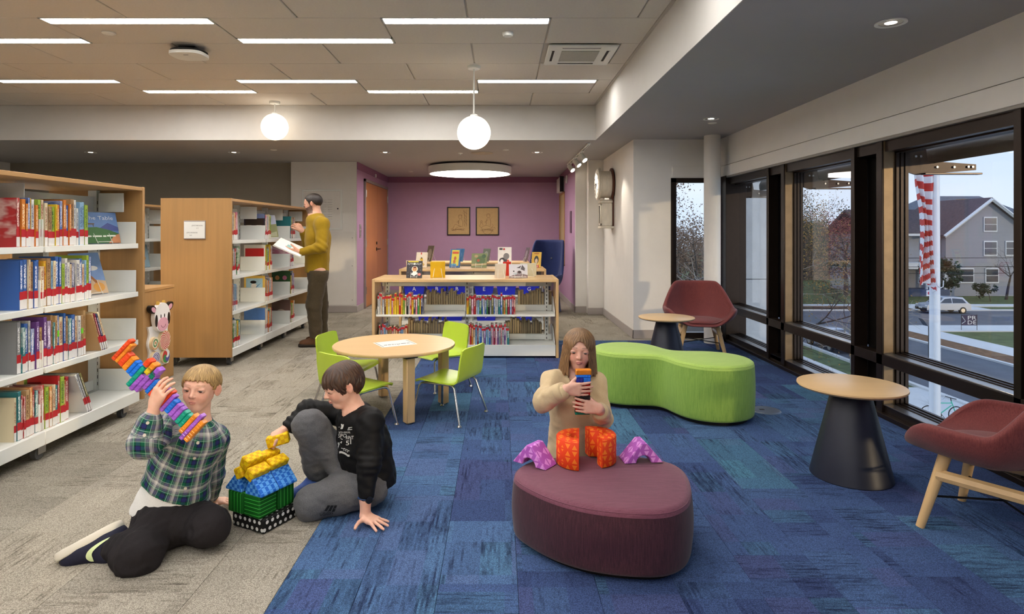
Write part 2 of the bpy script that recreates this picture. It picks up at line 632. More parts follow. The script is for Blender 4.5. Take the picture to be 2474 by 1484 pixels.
# thin purple face on the left of the opening
wall('wall_alcove_return', (-2.3005, 10.0, 0), (-2.2985, 10.35, 2.6), m_purple)
mb = MB()
for a, b in (((1.215, 10.0, 0), (1.39, 11.6, 2.6)), ((1.215, 12.46, 0), (1.39, 12.75, 2.6)), ((1.215, 11.6, 0), (1.39, 12.46, 0.69)), ((1.215, 11.6, 2.02), (1.39, 12.46, 2.6))):
 mb.box(a, b)
struct('wall_alcove_right', mb, m_purple)
wall('wall_pier_small', (1.216, 9.95, 0), (1.40, 10.25, 2.6), m_white)
wall('wall_pier', (1.393, 9.75, 0), (1.9, 10.1, 2.6), m_white)
wall('wall_right_side', (1.63, 7.56, 0), (1.83, 9.75, 2.6), m_white)
wall('wall_right_front', (1.83, 7.56, 0), (2.085, 7.76, 2.6), m_white)
mb = MB()
mb.box((2.085, 7.56, 1.955), (2.98, 7.76, 2.6))
struct('wall_over_window', mb, m_white)
mb = MB()
mb.box((2.10, 7.553, 1.965), (2.66, 7.56, 2.10), 0.002)
struct('trim_1', mb, m_white)
# dark band at the top of the alcove
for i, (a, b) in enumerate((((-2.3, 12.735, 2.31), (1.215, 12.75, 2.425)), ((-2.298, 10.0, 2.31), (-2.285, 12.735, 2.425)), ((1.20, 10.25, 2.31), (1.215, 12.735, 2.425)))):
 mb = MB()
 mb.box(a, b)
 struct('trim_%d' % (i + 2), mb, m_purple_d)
# vinyl base
bb = [((-8.0, 10.14, 0), (-3.36, 10.15, 0.105)), ((-3.366, 9.988, 0), (-2.294, 10.0, 0.105)), ((-2.3, 10.0, 0), (-2.288, 10.46, 0.105)),
      ((-2.3, 12.738, 0), (1.215, 12.75, 0.105)), ((1.203, 9.94, 0), (1.215, 12.738, 0.105)), ((1.203, 9.94, 0), (1.393, 9.95, 0.105)),
      ((1.381, 9.738, 0), (1.63, 9.75, 0.105)), ((1.618, 7.548, 0), (1.63, 9.738, 0.105)), ((1.618, 7.548, 0), (2.085, 7.56, 0.105))]
for i, (a, b) in enumerate(bb):
 mb = MB()
 mb.box(a, b, 0.003)
 struct('baseboard_%s' % ['back_left', 'back_bump', 'alcove_left', 'back', 'alcove_right', 'pier_small', 'pier', 'right_side', 'right_front'][i], mb, m_base)
# ------------------------------------------------------------------ ceiling
mb = MB()
mb.box((-8.0, -8.0, ZC + 0.012), (XS, YS, 3.0))
ceil = struct('ceiling', mb, m_grid)
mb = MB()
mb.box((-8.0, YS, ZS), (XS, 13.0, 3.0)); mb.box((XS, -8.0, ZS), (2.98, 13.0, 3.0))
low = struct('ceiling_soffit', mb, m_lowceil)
mb = MB()
mb.box((-8.0, YS - 0.006, ZS - 0.001), (XS, YS, ZC + 0.012))
mb.box((XS - 0.006, -8.0, ZS - 0.001), (XS, YS, ZC + 0.012))
struct('ceiling_drop_face', mb, M('drop_face_paint', (208, 206, 202), 0.65, var=0.015))
mb = MB()
mb.box((-8.0, YS - 0.03, ZC - 0.006), (XS, YS - 0.006, ZC + 0.012)); mb.box((XS - 0.03, -8.0, ZC - 0.006), (XS - 0.006, YS, ZC + 0.012))
struct('trim_5', mb, m_grid)
ROWS = [7.60, 6.94, 6.33, 5.72, 5.11, 4.50, 3.89, 3.28]
SA = [-8.27, -7.04, -5.81, -4.58, -3.35, -2.115, -0.862, 0.372, 1.16]
SB = [-7.63, -6.40, -5.17, -3.93, -2.70, -1.466, -0.232, 1.0, 1.16]
strips = []
_tm = {}
def tile(x0, y0, x1, y1):
 key = (round(x1 - x0, 3), round(y1 - y0, 3))
 if key not in _tm:
  w, h = (x1 - x0) / 2 - 0.0055, (y1 - y0) / 2 - 0.003
  b = MB()
  b.box((-w, -h, 0), (w, h, 0.02), 0.004)
  _tm[key] = b.mesh('ceiling_tile', m_tile, 0)
 c = ORG['ceiling']
 inst('ceiling_tile', _tm[key], ((x0 + x1) / 2 - c[0], (y0 + y1) / 2 - c[1], ZC - c[2]), (0, 0, 0), ceil)
LW = 0.135
near = {1: [(-6.40, -5.17), (-3.93 - 1.234, -3.93), (-2.70, -1.466), (-0.232, 1.0)], 4: [(-3.35, -2.115), (-0.862, 0.372), (-5.81, -4.58)]}
far = {1: [(-3.93, -2.70), (-1.466, -0.232)], 4: [(-4.58, -3.35), (-2.115, -0.862)]}
near[1] = [(-5.17, -3.93), (-2.70, -1.466), (-0.232, 1.0)]
for i in range(7):
 yb_, ya_ = ROWS[i], ROWS[i + 1]
 seams = SA if i in (0, 2, 4, 6) else SB
 if i in (1,):
  seams = SB
 for a, b in zip(seams, seams[1:]):
  if b < -6.5:
   continue
  a = max(a, -7.9)
  ya, yb2 = ya_, yb_
  cut = None
  if any(abs(a - q[0]) < 0.02 for q in near.get(i, [])):
   strips.append((a, b, ya, ya + LW)); ya += LW
  if any(abs(a - q[0]) < 0.02 for q in far.get(i, [])):
   strips.append((a, b, yb2 - LW, yb2)); yb2 -= LW
  if i == 3 and abs(a - (-0.232)) < 0.02:
   pass
  if i == 3 and abs(a + 0.232) < 0.02:      # shortened by the air cassette
   tile(a, ya, 0.372, yb2); continue
  if i == 3 and abs(a - 1.0) < 0.02:
   tile(a, ya, b, yb2); continue
  tile(a, ya, b, yb2)
mb = MB()
mb.box((-8.0, -8.0, ZC + 0.0105), (XS - 0.03, 3.28, ZC + 0.012))
o = mb.build('ceiling_field', m_tile, ceil)
o['kind'] = 'stuff'
for (ya, pat) in ((2.67, SB), (0.84, SA), (-0.99, SB), (-2.82, SA), (-4.65, SB)):       # the same light pattern goes on behind the viewer
 for q in range(2, 8):
  a, b = pat[q], pat[q + 1]
  if b - a > 1.1:
   if (q + (pat is SA)) % 2:
    strips.append((a, b, ya, ya + LW))
   else:
    strips.append((a, b, ya + 0.61 - LW, ya + 0.61))
m_strip = glow('light_strip_diffuser', (255, 250, 244), STRIP_POWER)
names = {}
rowname = {4.5: 'nearest row', 4.975: 'second row', 6.33: 'third row', 6.805: 'last row'}
rowlist = {}
for s_ in strips:
 rowlist.setdefault(round(s_[2], 3), []).append(s_)
for k_, lst in rowlist.items():
 lst.sort()
 for j, (a, b, y0, y1) in enumerate(lst):
  vis = k_ > 4.0
  ends = [l for l in lst if (l[1] / l[2] > -0.77)]
  if vis and (a, b, y0, y1) in ends:
   idx = ends.index((a, b, y0, y1))
   rn = min(rowname.items(), key=lambda q: abs(q[0] - k_))[1]
   wd = ['leftmost', 'second', 'third'][idx] if idx < 3 else WORDS[idx + 1]
   lab = 'slim white ceiling light strip, %s from the left, in the %s of strips' % (wd, rn)
  else:
   lab = 'white ceiling light strip above and behind the viewpoint'
  r_ = root('ceiling_light', ((a + b) / 2, (y0 + y1) / 2, ZC), lab, 'ceiling light', 'recessed light strips in the tile ceiling')
  mb = MB()
  z = ZC - 0.002
  for p, q in (((a, y0), (b, y0 + 0.012)), ((a, y1 - 0.012), (b, y1)), ((a, y0), (a + 0.012, y1)), ((b - 0.012, y0), (b, y1))):
   mb.box((p[0], p[1], z), (q[0], q[1], ZC + 0.02))
  mb.build('frame', m_offwhite, r_)
  mb = MB()
  mb.box((a + 0.012, y0 + 0.012, ZC + 0.002), (b - 0.012, y1 - 0.012, ZC + 0.01))
  mb.build('diffuser', m_strip, r_, 0)
# ------------------------------------------------------------------ window wall on the right
XW = 2.68
bays = [6.24, 4.74, 3.24, 1.74, 0.24, -1.26, -2.76, -4.26, -5.76, -7.26]
OPW = 1.11
mb = MB()
mb.box((XW, -8.0, 2.092), (2.98, 7.56, 2.6))
struct('wall_right_header', mb, m_white)
mb = MB()
mb.box((XW - 0.012, -8.0, 1.955), (2.80, 7.53, 2.086), 0.004)
struct('trim_6', mb, m_white, label='white roller shade fascia above the windows')
mb = MB()
mb.box((XW - 0.014, -8.0, 1.935), (2.76, 7.5, 1.955), 0.003)
struct('trim_7', mb, M('shade_rail_grey', (150, 146, 140), 0.4, 0.3))
mb = MB()
mb.box((2.70, -8.0, 1.86), (2.9, 7.5, 1.94))
struct('trim_8', mb, m_bronze)
mb = MB()
mb.box((2.66, -8.0, 0), (2.70, 7.5, 0.035), 0.004); mb.box((2.70, -8.0, 0), (2.9, 7.5, 0.085), 0.004)
struct('trim_9', mb, m_bronze, label='dark bronze bottom rail of the window wall')
mb = MB()
mb.box((XW, -8.0, 0.365), (2.765, 7.5, 0.44), 0.003)
struct('trim_10', mb, m_bronze, label='dark bronze transom running along the window wall')
mb = MB()
mb.box((2.86, -8.0, -0.6), (2.98, 7.9, 0.02)); mb.box((2.98, -8.0, -0.6), (3.02, 7.9, -0.06))
struct('wall_right_spandrel', mb, m_bronze)
for k, y0 in enumerate(bays):
 y1 = y0 + OPW
 w = root('window_%d' % (k + 1), (2.8, (y0 + y1) / 2, 0), kind='structure')
 for (ya, yb2) in ((y0 - 0.05, y0), (y1, y1 + 0.07)):
  mb = MB()
  mb.box((XW, ya, 0.03), (2.78, yb2, 1.94), 0.003)
  mb.build('mullion', m_bronze, w)
 mb = MB()
 mb.box((2.69, y1 - 0.004, 0.085), (2.766, y1, 0.365)); mb.box((2.69, y1 - 0.004, 0.44), (2.766, y1, 1.94))
 mb.build('jamb_lit_face', m_bronze_lit, w)  # thin sheet carrying the painted lit tone of the far jamb
 for (za, zb) in ((0.085, 0.365), (0.44, 1.87)):
  mb = MB()
  for q in range(3):
   xx = 2.768 + q * 0.026
   f_ = 0.02 + 0.008 * q
   mb.box((xx, y1 - f_, za), (xx + 0.022, y1, zb)); mb.box((xx, y0, za), (xx + 0.022, y0 + f_, zb))
   mb.box((xx, y0, za), (xx + 0.022, y1, za + 0.012 + 0.006 * q)); mb.box((xx, y0, zb - 0.02), (xx + 0.022, y1, zb))
  mb.build('sash_frame', m_bronze, w)
  mb = MB()
  mb.box((2.815, y0 + 0.03, za + 0.02), (2.82, y1 - 0.03, zb - 0.01))
  mb.build('pane', m_glass, w, 0)
  mb = MB()
  mb.box((2.69, y0, za - 0.001), (2.768, y1, za + 0.006), 0.002)
  mb.build('sill', m_satin, w)
 # recessed black infill of the pier beyond this opening
 mb = MB()
 mb.box((2.80, y1 + 0.05, 0.03), (2.86, y1 + 0.36, 1.94))
 mb.build('infill_panel', m_black, w)
 mb = MB()
 mb.box((2.70, y1 + 0.07, 0.36), (2.80, y1 + 0.34, 0.40)); mb.box((2.70, y1 + 0.07, 0.05), (2.80, y1 + 0.34, 0.09))
 mb.build('ledge', m_black, w)
# outside sun shade: brackets and a curved blade
m_shade = M('sunshade_aluminium', (92, 84, 78), 0.35, 0.7, var=0.05)
for k, y0 in enumerate(bays[:4]):
 y1 = y0 + OPW
 s_ = root('sunshade_bracket', (3.1, y1 + 0.03, 1.7), ['bolted dark sunshade bracket outside the window beside the column', 'bolted dark sunshade bracket outside the middle window',
              'bolted dark sunshade bracket outside the window with the flagpole', 'bolted dark sunshade bracket outside the window nearest the viewpoint'][k], 'bracket', 'sunshade brackets')
 mb = MB()
 poly = [(2.88, 1.98), (2.88, 1.72), (2.94, 1.70), (3.36, 1.735), (3.36, 1.775), (3.02, 1.80), (2.99, 1.98)]
 M4 = frame4((0, y1 + 0.035, 0), (1, 0, 0), (0, 0, 1), (0, -1, 0))
 mb.prism(poly, -0.008, 0.008, M4)
 mb.build('plate', m_bronze, s_)
 mb = MB()
 mb.box((2.97, y1 - 0.02, 1.70), (3.37, y1 + 0.03, 1.712), 0.002)
 mb.build('flange', m_shade, s_)
 for (bx, bz) in ((2.93, 1.93), (2.965, 1.93), (2.93, 1.83), (2.965, 1.83), (3.08, 1.755), (3.2, 1.755), (3.3, 1.757), (3.33, 1.757)):
  mb = MB()
  mb.cyl((bx, y1 + 0.028, bz), (bx, y1 + 0.016, bz), 0.0085, n=8)
  mb.build('bolt', m_satin, s_)
mb = MB()
prof = []
for q in range(13):
 a = R(200 - q * 14)
 prof.append((3.23 + 0.18 * math.cos(a), 1.80 + 0.12 * math.sin(a)))
outer = prof + [(x * 1.0, z - 0.012) for x, z in reversed(prof)]
mb.prism([(p[0], p[1] + 0.035) for p in outer], 0, 9.0, frame4((0, 7.3, 0), (1, 0, 0), (0, 0, 1), (0, -1, 0)))
o = mb.build('window_awning', m_shade)
tag(o, 'long curved grey metal sunshade running outside the window heads', 'sunshade')
# narrow window facing us beside the column
w = root('window_11', (2.4, 7.58, 0), kind='structure')
mb = MB()
for a, b in (((2.085, 7.56, 0), (2.155, 7.66, 1.955)), ((2.62, 7.5, 0), (2.70, 7.66, 1.955)), ((2.085, 7.56, 0), (2.68, 7.66, 0.07)), ((2.085, 7.56, 1.90), (2.68, 7.66, 1.955)), ((2.085, 7.565, 0.365), (2.68, 7.64, 0.43))):
 mb.box(a, b, 0.003)
mb.build('window_frame', m_bronze, w)
for (za, zb) in ((0.07, 0.365), (0.43, 1.90)):
 mb = MB()
 mb.box((2.15, 7.61, za), (2.63, 7.615, zb))
 mb.build('pane', m_glass, w, 0)
mb = MB()
mb.box((2.66, 7.3, 0), (2.90, 7.62, 1.96), 0.003); mb.box((2.70, -8.0, 0), (2.86, -7.31, 1.96))
struct('trim_11', mb, m_bronze, label='dark bronze corner post of the window wall')
mb = MB()
mb.lathe([(0.094, 0), (0.094, 2.44)], 40, (2.49, 7.27, 0))
struct('column', mb, m_white, label='slim round white column beside the corner window')
# ------------------------------------------------------------------ ceiling fixtures
m_bulb = glow('lamp_white', (255, 238, 214), GLOBE_POWER)
for (x, y, zc, lab) in ((-0.24, 5.81, 2.226, 'larger white glass globe pendant hanging lower over the reading area'), (-2.68, 7.40, 2.548, 'white glass globe pendant hung close below ceiling by the beam')):
 r_ = root('pendant_lamp', (x, y, zc - 0.157), lab, 'pendant lamp', 'globe pendants')
 mb = MB(); mb.lathe([(0.056, -0.028), (0.062, -0.02), (0.062, 0)], 28, (x, y, ZC)); mb.build('canopy', m_offwhite, r_)
 mb = MB(); mb.cyl((x, y, zc + 0.15), (x, y, ZC - 0.02), 0.008, n=10); mb.build('stem', m_offwhite, r_)
 mb = MB(); mb.lathe([(0.035, 0), (0.035, 0.02), (0.018, 0.03)], 20, (x, y, zc + 0.145)); mb.build('cap', m_offwhite, r_)
 mb = MB(); mb.ball((x, y, zc), 0.157, 36, 20); mb.build('globe', m_bulb, r_, 60)
# round drum light in the alcove
r_ = root('drum_light', (-0.5, 10.5, 2.27), 'large round drum light with glowing white underside in the purple alcove', 'ceiling light')
mb = MB(); mb.lathe([(0.70, 0.0), (0.70, 0.12), (0.02, 0.121)], 64, (-0.5, 10.5, 2.27), cap=False); mb.lathe([(0.675, 0.001), (0.70, 0.0)], 64, (-0.5, 10.5, 2.27), cap=False)
mb.build('rim', m_offwhite, r_)
mb = MB(); mb.lathe([(0.001, 0), (0.676, 0)], 64, (-0.5, 10.5, 2.272), cap=False); mb.build('diffuser', glow('drum_diffuser', (255, 246, 236), 11.0), r_, 0)
for (sx, sy) in ((0.4, 0), (-0.4, 0), (0, 0.4)):
 mb = MB(); mb.cyl((-0.5 + sx, 10.5 + sy, 2.39), (-0.5 + sx, 10.5 + sy, 2.425), 0.02, n=10); mb.build('mount', m_offwhite, r_)
def spot(name, loc, target, energy, cone, color=(1.0, 0.88, 0.72), parent=None, blend=0.6, size=0.03):
 l = bpy.data.lights.new(name, 'SPOT')
 l.energy = energy
 l.spot_size = R(cone)
 l.spot_blend = blend
 l.color = color
 l.shadow_soft_size = size
 o = bpy.data.objects.new(name, l)
 COL.objects.link(o)
 d = Vector(target) - Vector(loc)
 o.rotation_euler = (-d).to_track_quat('Z', 'Y').to_euler()
 o.location = Vector(loc)
 if parent is not None:
  o.location = Vector(loc) - Vector(ORG[parent.name])
  o.parent = parent
 return o
m_reflector = M('lamp_reflector', (215, 215, 215), 0.12, 0.9, var=0.02)
m_led = glow('downlight_led', (255, 240, 220), 14.0)
dl = [(2.105, 3.34, 'recessed downlight nearest the viewpoint in the window-side soffit'), (2.105, 6.18, 'recessed downlight near the column in the window-side soffit'),
      (-5.79, 8.79, 'recessed downlight farthest to the left over the bookcases'), (-3.76, 8.79, 'recessed downlight over the grey wall left of the seated area'),
      (-1.62, 8.79, 'recessed downlight before the double door of the alcove'), (0.53, 8.79, 'recessed downlight nearest the track light'),
      (2.105, 0.5, 'recessed downlight in the soffit behind the viewpoint')]
for (x, y, lab) in dl:
 r_ = root('downlight', (x, y, ZS - 0.004), lab, 'downlight', 'recessed downlights')
 mb = MB(); mb.lathe([(0.058, 0.0), (0.078, -0.004), (0.078, 0.004), (0.058, 0.004)], 28, (x, y, ZS - 0.002), cap=False); mb.build('trim_ring', m_offwhite, r_)
 mb = MB(); mb.lathe([(0.058, 0), (0.030, -0.002 + 0.0015)], 28, (x, y, ZS - 0.001), cap=False); mb.build('reflector', m_reflector, r_)
 mb = MB(); mb.lathe([(0.001, 0), (0.031, 0)], 24, (x, y, ZS - 0.0012), cap=False); mb.build('bulb', m_led, r_, 0)
 spot('downlight_beam', (x, y, ZS - 0.02), (x, y, 0), 22, 95, parent=r_)
def disc_thing(name, x, y, z, r0, h, lab, cat, mat=None, knob=False):
 r_ = root(name, (x, y, z - h), lab, cat)
 mb = MB(); mb.lathe([(r0 * 0.86, -h), (r0, -h * 0.6), (r0, 0)], 28, (x, y, z)); mb.build('housing', mat or m_offwhite, r_)
 mb = MB()
 if knob:
  mb.lathe([(r0 * 0.3, -h - 0.018), (r0 * 0.42, -h)], 16, (x, y, z))
 else:
  mb.lathe([(r0 * 0.5, -h - 0.003), (r0 * 0.55, -h)], 24, (x, y, z))
 mb.build('cover', mat or m_offwhite, r_)
disc_thing('smoke_detector', -3.04, 4.83, ZC, 0.05, 0.012, 'small white smoke detector disc on ceiling tile near projector', 'smoke detector')
disc_thing('smoke_detector', 0.064, 4.83, ZC, 0.042, 0.03, 'small white smoke detector on tile just before the air cassette', 'smoke detector')
disc_thing('ceiling_speaker', -0.25, 8.88, ZS, 0.16, 0.006, 'wide flat round speaker grille in soffit before the purple alcove', 'speaker', M('speaker_grille', (176, 166, 152), 0.7, bump=0.4, bscale=400))
disc_thing('sprinkler_head', -0.56, 8.88, ZS, 0.035, 0.01, 'small sprinkler head beside the round speaker grille', 'sprinkler', None, True)
disc_thing('sprinkler_head', -3.1, 8.52, ZS, 0.045, 0.006, 'small flat sprinkler cap above the standing person', 'sprinkler')
disc_thing('sprinkler_head', 0.085, 8.52, ZS, 0.045, 0.006, 'small flat sprinkler cap between speaker grille and track light', 'sprinkler')
disc_thing('sprinkler_head', 2.2, 6.42, ZS, 0.045, 0.006, 'small flat sprinkler cap in soffit behind the downlight near column', 'sprinkler')
disc_thing('sprinkler_head', -1.66, 11.6, ZS, 0.045, 0.006, 'small flat sprinkler cap in alcove beside the drum light', 'sprinkler')
# wireless access point on a black mount
x, y = -2.61, 5.22
r_ = root('access_point', (x, y, ZC - 0.1), 'white rounded wireless access point on a black ceiling mount', 'access point')
mb = MB(); mb.box((x - 0.07, y - 0.05, ZC - 0.03), (x + 0.07, y + 0.05, ZC), 0.006); mb.build('mount', m_blackmetal, r_)
mb = MB(); mb.lathe([(0.10, 0.0), (0.145, 0.006), (0.145, 0.014), (0.10, 0.02)], 36, (x, y, ZC - 0.052)); mb.build('back_shell', m_blackmetal, r_)
mb = MB()
prof = []
for j in range(36):
 a = 2 * math.pi * j / 36
 k = (abs(math.cos(a)) ** 3.2 + abs(math.sin(a)) ** 3.2) ** (-1 / 3.2)
 prof.append((0.14 * k * math.cos(a), 0.13 * k * math.sin(a)))
mb.prism(prof, -0.078, -0.052, Matrix.Translation((x, y, ZC))); mb.build('dome', m_offwhite, r_)
mb = MB(); mb.box((x - 0.02, y - 0.06, ZC - 0.0795), (x + 0.02, y - 0.05, ZC - 0.078)); mb.build('logo', M('grey_print', (120, 120, 120), 0.5), r_)
# air cassette
x0, x1, y0, y1 = 0.375, 1.0, 5.115, 5.72
r_ = root('air_cassette', ((x0 + x1) / 2, 5.4, ZC - 0.02), 'square white ceiling air conditioning cassette with four slot outlets', 'air conditioner')
m_slot = M('slot_black', (14, 14, 14), 0.6)
m_grille = M('cassette_grille', (176, 176, 168), 0.6, var=0.1, scale=120, bump=0.4, bscale=300)
zz = ZC - 0.018
mb = MB()
cx, cy = (x0 + x1) / 2, (y0 + y1) / 2
mb.box((x0 + 0.03, y0 + 0.01, zz), (x1 - 0.01, y1 - 0.01, ZC), 0.006); mb.build('fascia', m_offwhite, r_)
mb = MB(); mb.box((cx - 0.16, cy - 0.16, zz - 0.004), (cx + 0.16, cy + 0.16, zz + 0.002), 0.003); mb.build('intake_grille', m_grille, r_)
for (dx, dy) in ((0, -1), (0, 1), (1, 0), (-1, 0)):
 mb = MB()
 L_, W_ = 0.16, 0.014
 c = (cx + dx * 0.235, cy + dy * 0.235)
 hx, hy = (W_, L_) if dx else (L_, W_)
 mb.box((c[0] - hx, c[1] - hy, zz - 0.001), (c[0] + hx, c[1] + hy, zz + 0.004)); mb.build('slot', m_slot, r_)
 mb = MB()
 off = 0.012
 mb.box((c[0] - hx * (0.4 if dx else 1) + dx * off, c[1] - hy * (1 if dx else 0.4) + dy * off, zz - 0.004), (c[0] + hx * (0.4 if dx else 1) + dx * off, c[1] + hy * (1 if dx else 0.4) + dy * off, zz), 0.002)
 mb.build('vane', m_offwhite, r_)
# track light
r_ = root('track_light', (1.13, 9.1, ZS - 0.2), 'white ceiling track with three spot heads turned to the clock wall', 'track light')
mb = MB(); mb.box((1.115, 7.86, ZS - 0.022), (1.15, 10.3, ZS), 0.003); mb.build('track', m_offwhite, r_)
mb = MB(); mb.box((1.127, 7.9, ZS - 0.0235), (1.138, 10.25, ZS - 0.02)); mb.build('track_slot', m_slot, r_)
for (yy, ty, tz) in ((8.5, 8.0, 1.6), (9.15, 8.75, 1.7), (9.9, 9.3, 1.6)):
 d = (Vector((1.62, ty, tz)) - Vector((1.14, yy, 2.31))).normalized()
 c = Vector((1.135, yy, 2.315))
 mb = MB(); mb.cyl(c - d * 0.055, c + d * 0.06, 0.036, 0.046, 18); mb.cyl(c - d * 0.07, c - d * 0.055, 0.02, 0.036, 18)
 h = mb.build('spot_head', m_offwhite, r_)
 mb = MB(); mb.cyl((1.135, yy, 2.40), (1.135, yy, 2.34), 0.011, n=10); mb.box((1.11, yy - 0.04, 2.388), (1.16, yy + 0.04, 2.404), 0.003); mb.build('yoke', m_offwhite, r_)
 mb = MB(); mb.cyl(c + d * 0.058, c + d * 0.0605, 0.036, n=18); mb.build('lamp', m_led, h, 0)
 spot('track_beam', c + d * 0.07, Vector((1.62, ty, tz)), 26, 46, (1.0, 0.90, 0.76), r_, 0.7)
# ------------------------------------------------------------------ wall fittings
# double door on the alcove's left wall
dr = root('door_1', (-2.3, 11.56, 0), kind='structure')
ya, yb_ = 10.55, 12.58
m_frame = M('door_frame_grey', (150, 138, 134), 0.5)
mb = MB()
mb.box((-2.30, ya - 0.05, 0), (-2.265, ya, 2.2), 0.003); mb.box((-2.30, yb_, 0), (-2.265, yb_ + 0.05, 2.2), 0.003); mb.box((-2.30, ya - 0.05, 2.15), (-2.265, yb_ + 0.05, 2.2), 0.003)
mb.build('door_frame', m_frame, dr)
ym = (ya + yb_) / 2
for (a, b, hs) in ((ya + 0.004, ym - 0.003, ya), (ym + 0.003, yb_ - 0.004, yb_)):
 mb = MB(); mb.box((-2.30, a, 0.01), (-2.275, b, 2.146), 0.002); leaf = mb.build('door_leaf', m_door, dr)
 for hz in (0.3, 1.1, 1.95):
  mb = MB(); mb.cyl((-2.268, hs, hz - 0.06), (-2.268, hs, hz + 0.06), 0.012, n=10); mb.box((-2.277, hs - 0.03, hz - 0.06), (-2.272, hs + 0.03, hz + 0.06)); mb.build('hinge', m_satin, leaf)
mb = MB(); mb.cyl((-2.275, ym - 0.1, 0.98), (-2.262, ym - 0.1, 0.98), 0.032, n=18); mb.tube([(-2.262, ym - 0.1, 0.98), (-2.225, ym - 0.1, 0.98), (-2.22, ym - 0.08, 0.98), (-2.22, ym + 0.02, 0.98)], 0.010, 10)
mb.cyl((-2.275, ym - 0.1, 1.09), (-2.258, ym - 0.1, 1.09), 0.026, n=16)
mb.build('lever_handle', M('dark_hardware', (70, 60, 54), 0.35, 0.8), dr)
for nm, a, b, lab in (('wall_switch_plate', (-2.3, 10.18, 1.2), (-2.288, 10.28, 1.42), 'tall grey switch plate beside the double door'),):
 mb = MB(); mb.box(a, b, 0.003); o = mb.build(nm, m_base); tag(o, lab, 'switch plate')
 r2 = o
 for q in range(3):
  mb = MB(); mb.box((-2.288, 10.2, 1.225 + q * 0.062), (-2.284, 10.26, 1.275 + q * 0.062), 0.002); mb.build('rocker', m_satin, o)
mb = MB(); mb.box((-2.3, 11.4, 2.30), (-2.27, 11.46, 2.36), 0.004); o = mb.build('door_chime', m_offwhite); tag(o, 'small white sensor above the double door', 'sensor')
# electrical cabinet door on the white wall
r_ = root('electrical_panel', (-2.85, 9.99, 1.33), 'white louvred electrical panel door in wall behind the standing person', 'electrical panel')
mb = MB(); mb.box((-3.18, 9.985, 1.33), (-2.53, 10.0, 1.98), 0.003); mb.build('frame', m_offwhite, r_)
mb = MB(); mb.box((-3.15, 9.978, 1.36), (-2.56, 9.986, 1.95), 0.003); d_ = mb.build('door', m_white, r_)
for i in range(3):
 for j in range(9):
  mb = MB(); xa = -2.95 + i * 0.095; za = 1.50 + j * 0.038
  mb.prism([(0, 0), (0.012, 0.004), (0.0, 0.014)], 0, 0.07, frame4((xa, 9.979, za), (0, -1, 0), (0, 0, 1), (1, 0, 0))); mb.build('louvre', m_white, d_)
mb = MB(); mb.cyl((-2.6, 9.979, 1.67), (-2.6, 9.972, 1.67), 0.012, n=12); mb.build('lock', m_blackmetal, d_)
mb = MB(); mb.box((-2.95, 9.992, 0.12), (-2.34, 10.0, 1.31), 0.002); o = mb.build('wall_access_board', m_white); tag(o, 'plain white screwed access board in wall beside the purple corner', 'access panel')
for zz in (0.2, 0.75, 1.2):
 mb = MB(); mb.cyl((-2.37, 9.993, zz), (-2.37, 9.989, zz), 0.008, n=8); mb.build('screw', m_satin, o)
# framed drawings
m_fr = M('black_picture_frame', (30, 18, 18), 0.35)
m_paper = M('kraft_drawing_paper', (196, 164, 112), 0.7, var=0.05, scale=20)
m_ink = M('sepia_ink', (92, 64, 40), 0.8)
def drawing(xc, lab, fig):
 r_ = root('framed_drawing', (xc, 12.74, 1.22), lab, 'framed picture', 'framed drawings on the purple wall')
 w2, z0, z1, y = 0.238, 1.225, 1.808, 12.75
 mb = MB()
 t_ = 0.022
 for a, b in (((xc - w2, z0), (xc + w2, z0 + t_)), ((xc - w2, z1 - t_), (xc + w2, z1)), ((xc - w2, z0), (xc - w2 + t_, z1)), ((xc + w2 - t_, z0), (xc + w2, z1))):
  mb.box((a[0], y - 0.03, a[1]), (b[0], y, b[1]), 0.003)
 mb.build('frame', m_fr, r_)
 mb = MB(); mb.box((xc - w2 + t_, y - 0.012, z0 + t_), (xc + w2 - t_, y - 0.004, z1 - t_)); sh = mb.build('sheet', m_paper, r_)
 mb = MB()
 for st in fig:
  mb.tube([(xc + px * 0.2, y - 0.0125, 1.51 + pz * 0.26) for px, pz in st], 0.0022, 5)
 mb.build('pencil_lines', m_ink, sh)
def circ(cx, cz, r, n=14, a0=0, a1=360):
 return [(cx + r * math.cos(R(a0 + (a1 - a0) * i / n)), cz + r * 0.8 * math.sin(R(a0 + (a1 - a0) * i / n))) for i in range(n + 1)]
rg = random.Random(4)
hatch = [[(-0.9 + rg.random() * 1.7, -0.75 + rg.random() * 0.2) for _ in range(2)] for _ in range(8)]
fig1 = [circ(0.15, 0.35, 0.17), circ(0.15, 0.42, 0.18, 8, 0, 180), [(0.05, 0.18), (-0.02, -0.1), (0.05, -0.35), (0.42, -0.4), (0.4, 0.0), (0.28, 0.2)],
  [(0.05, -0.35), (-0.35, -0.2), (-0.6, -0.55), (-0.8, -0.6)], [(0.3, -0.4), (-0.1, -0.45), (-0.5, -0.68), (-0.7, -0.72)], [(0.0, 0.05), (-0.2, -0.1), (0.0, -0.15)],
  [(-0.22, 0.0), (-0.02, 0.06), (0.02, -0.14)], [(0.55, 0.9), (0.6, 0.4), (0.55, 0.0), (0.62, -0.4)], [(0.75, 0.9), (0.8, 0.3), (0.78, -0.4)], [(0.45, 0.85), (0.85, 0.6)], [(0.5, 0.65), (0.8, 0.3)],
  [(0.6, 0.3), (0.82, 0.0)], [(0.58, 0.1), (0.8, -0.25)]] + hatch
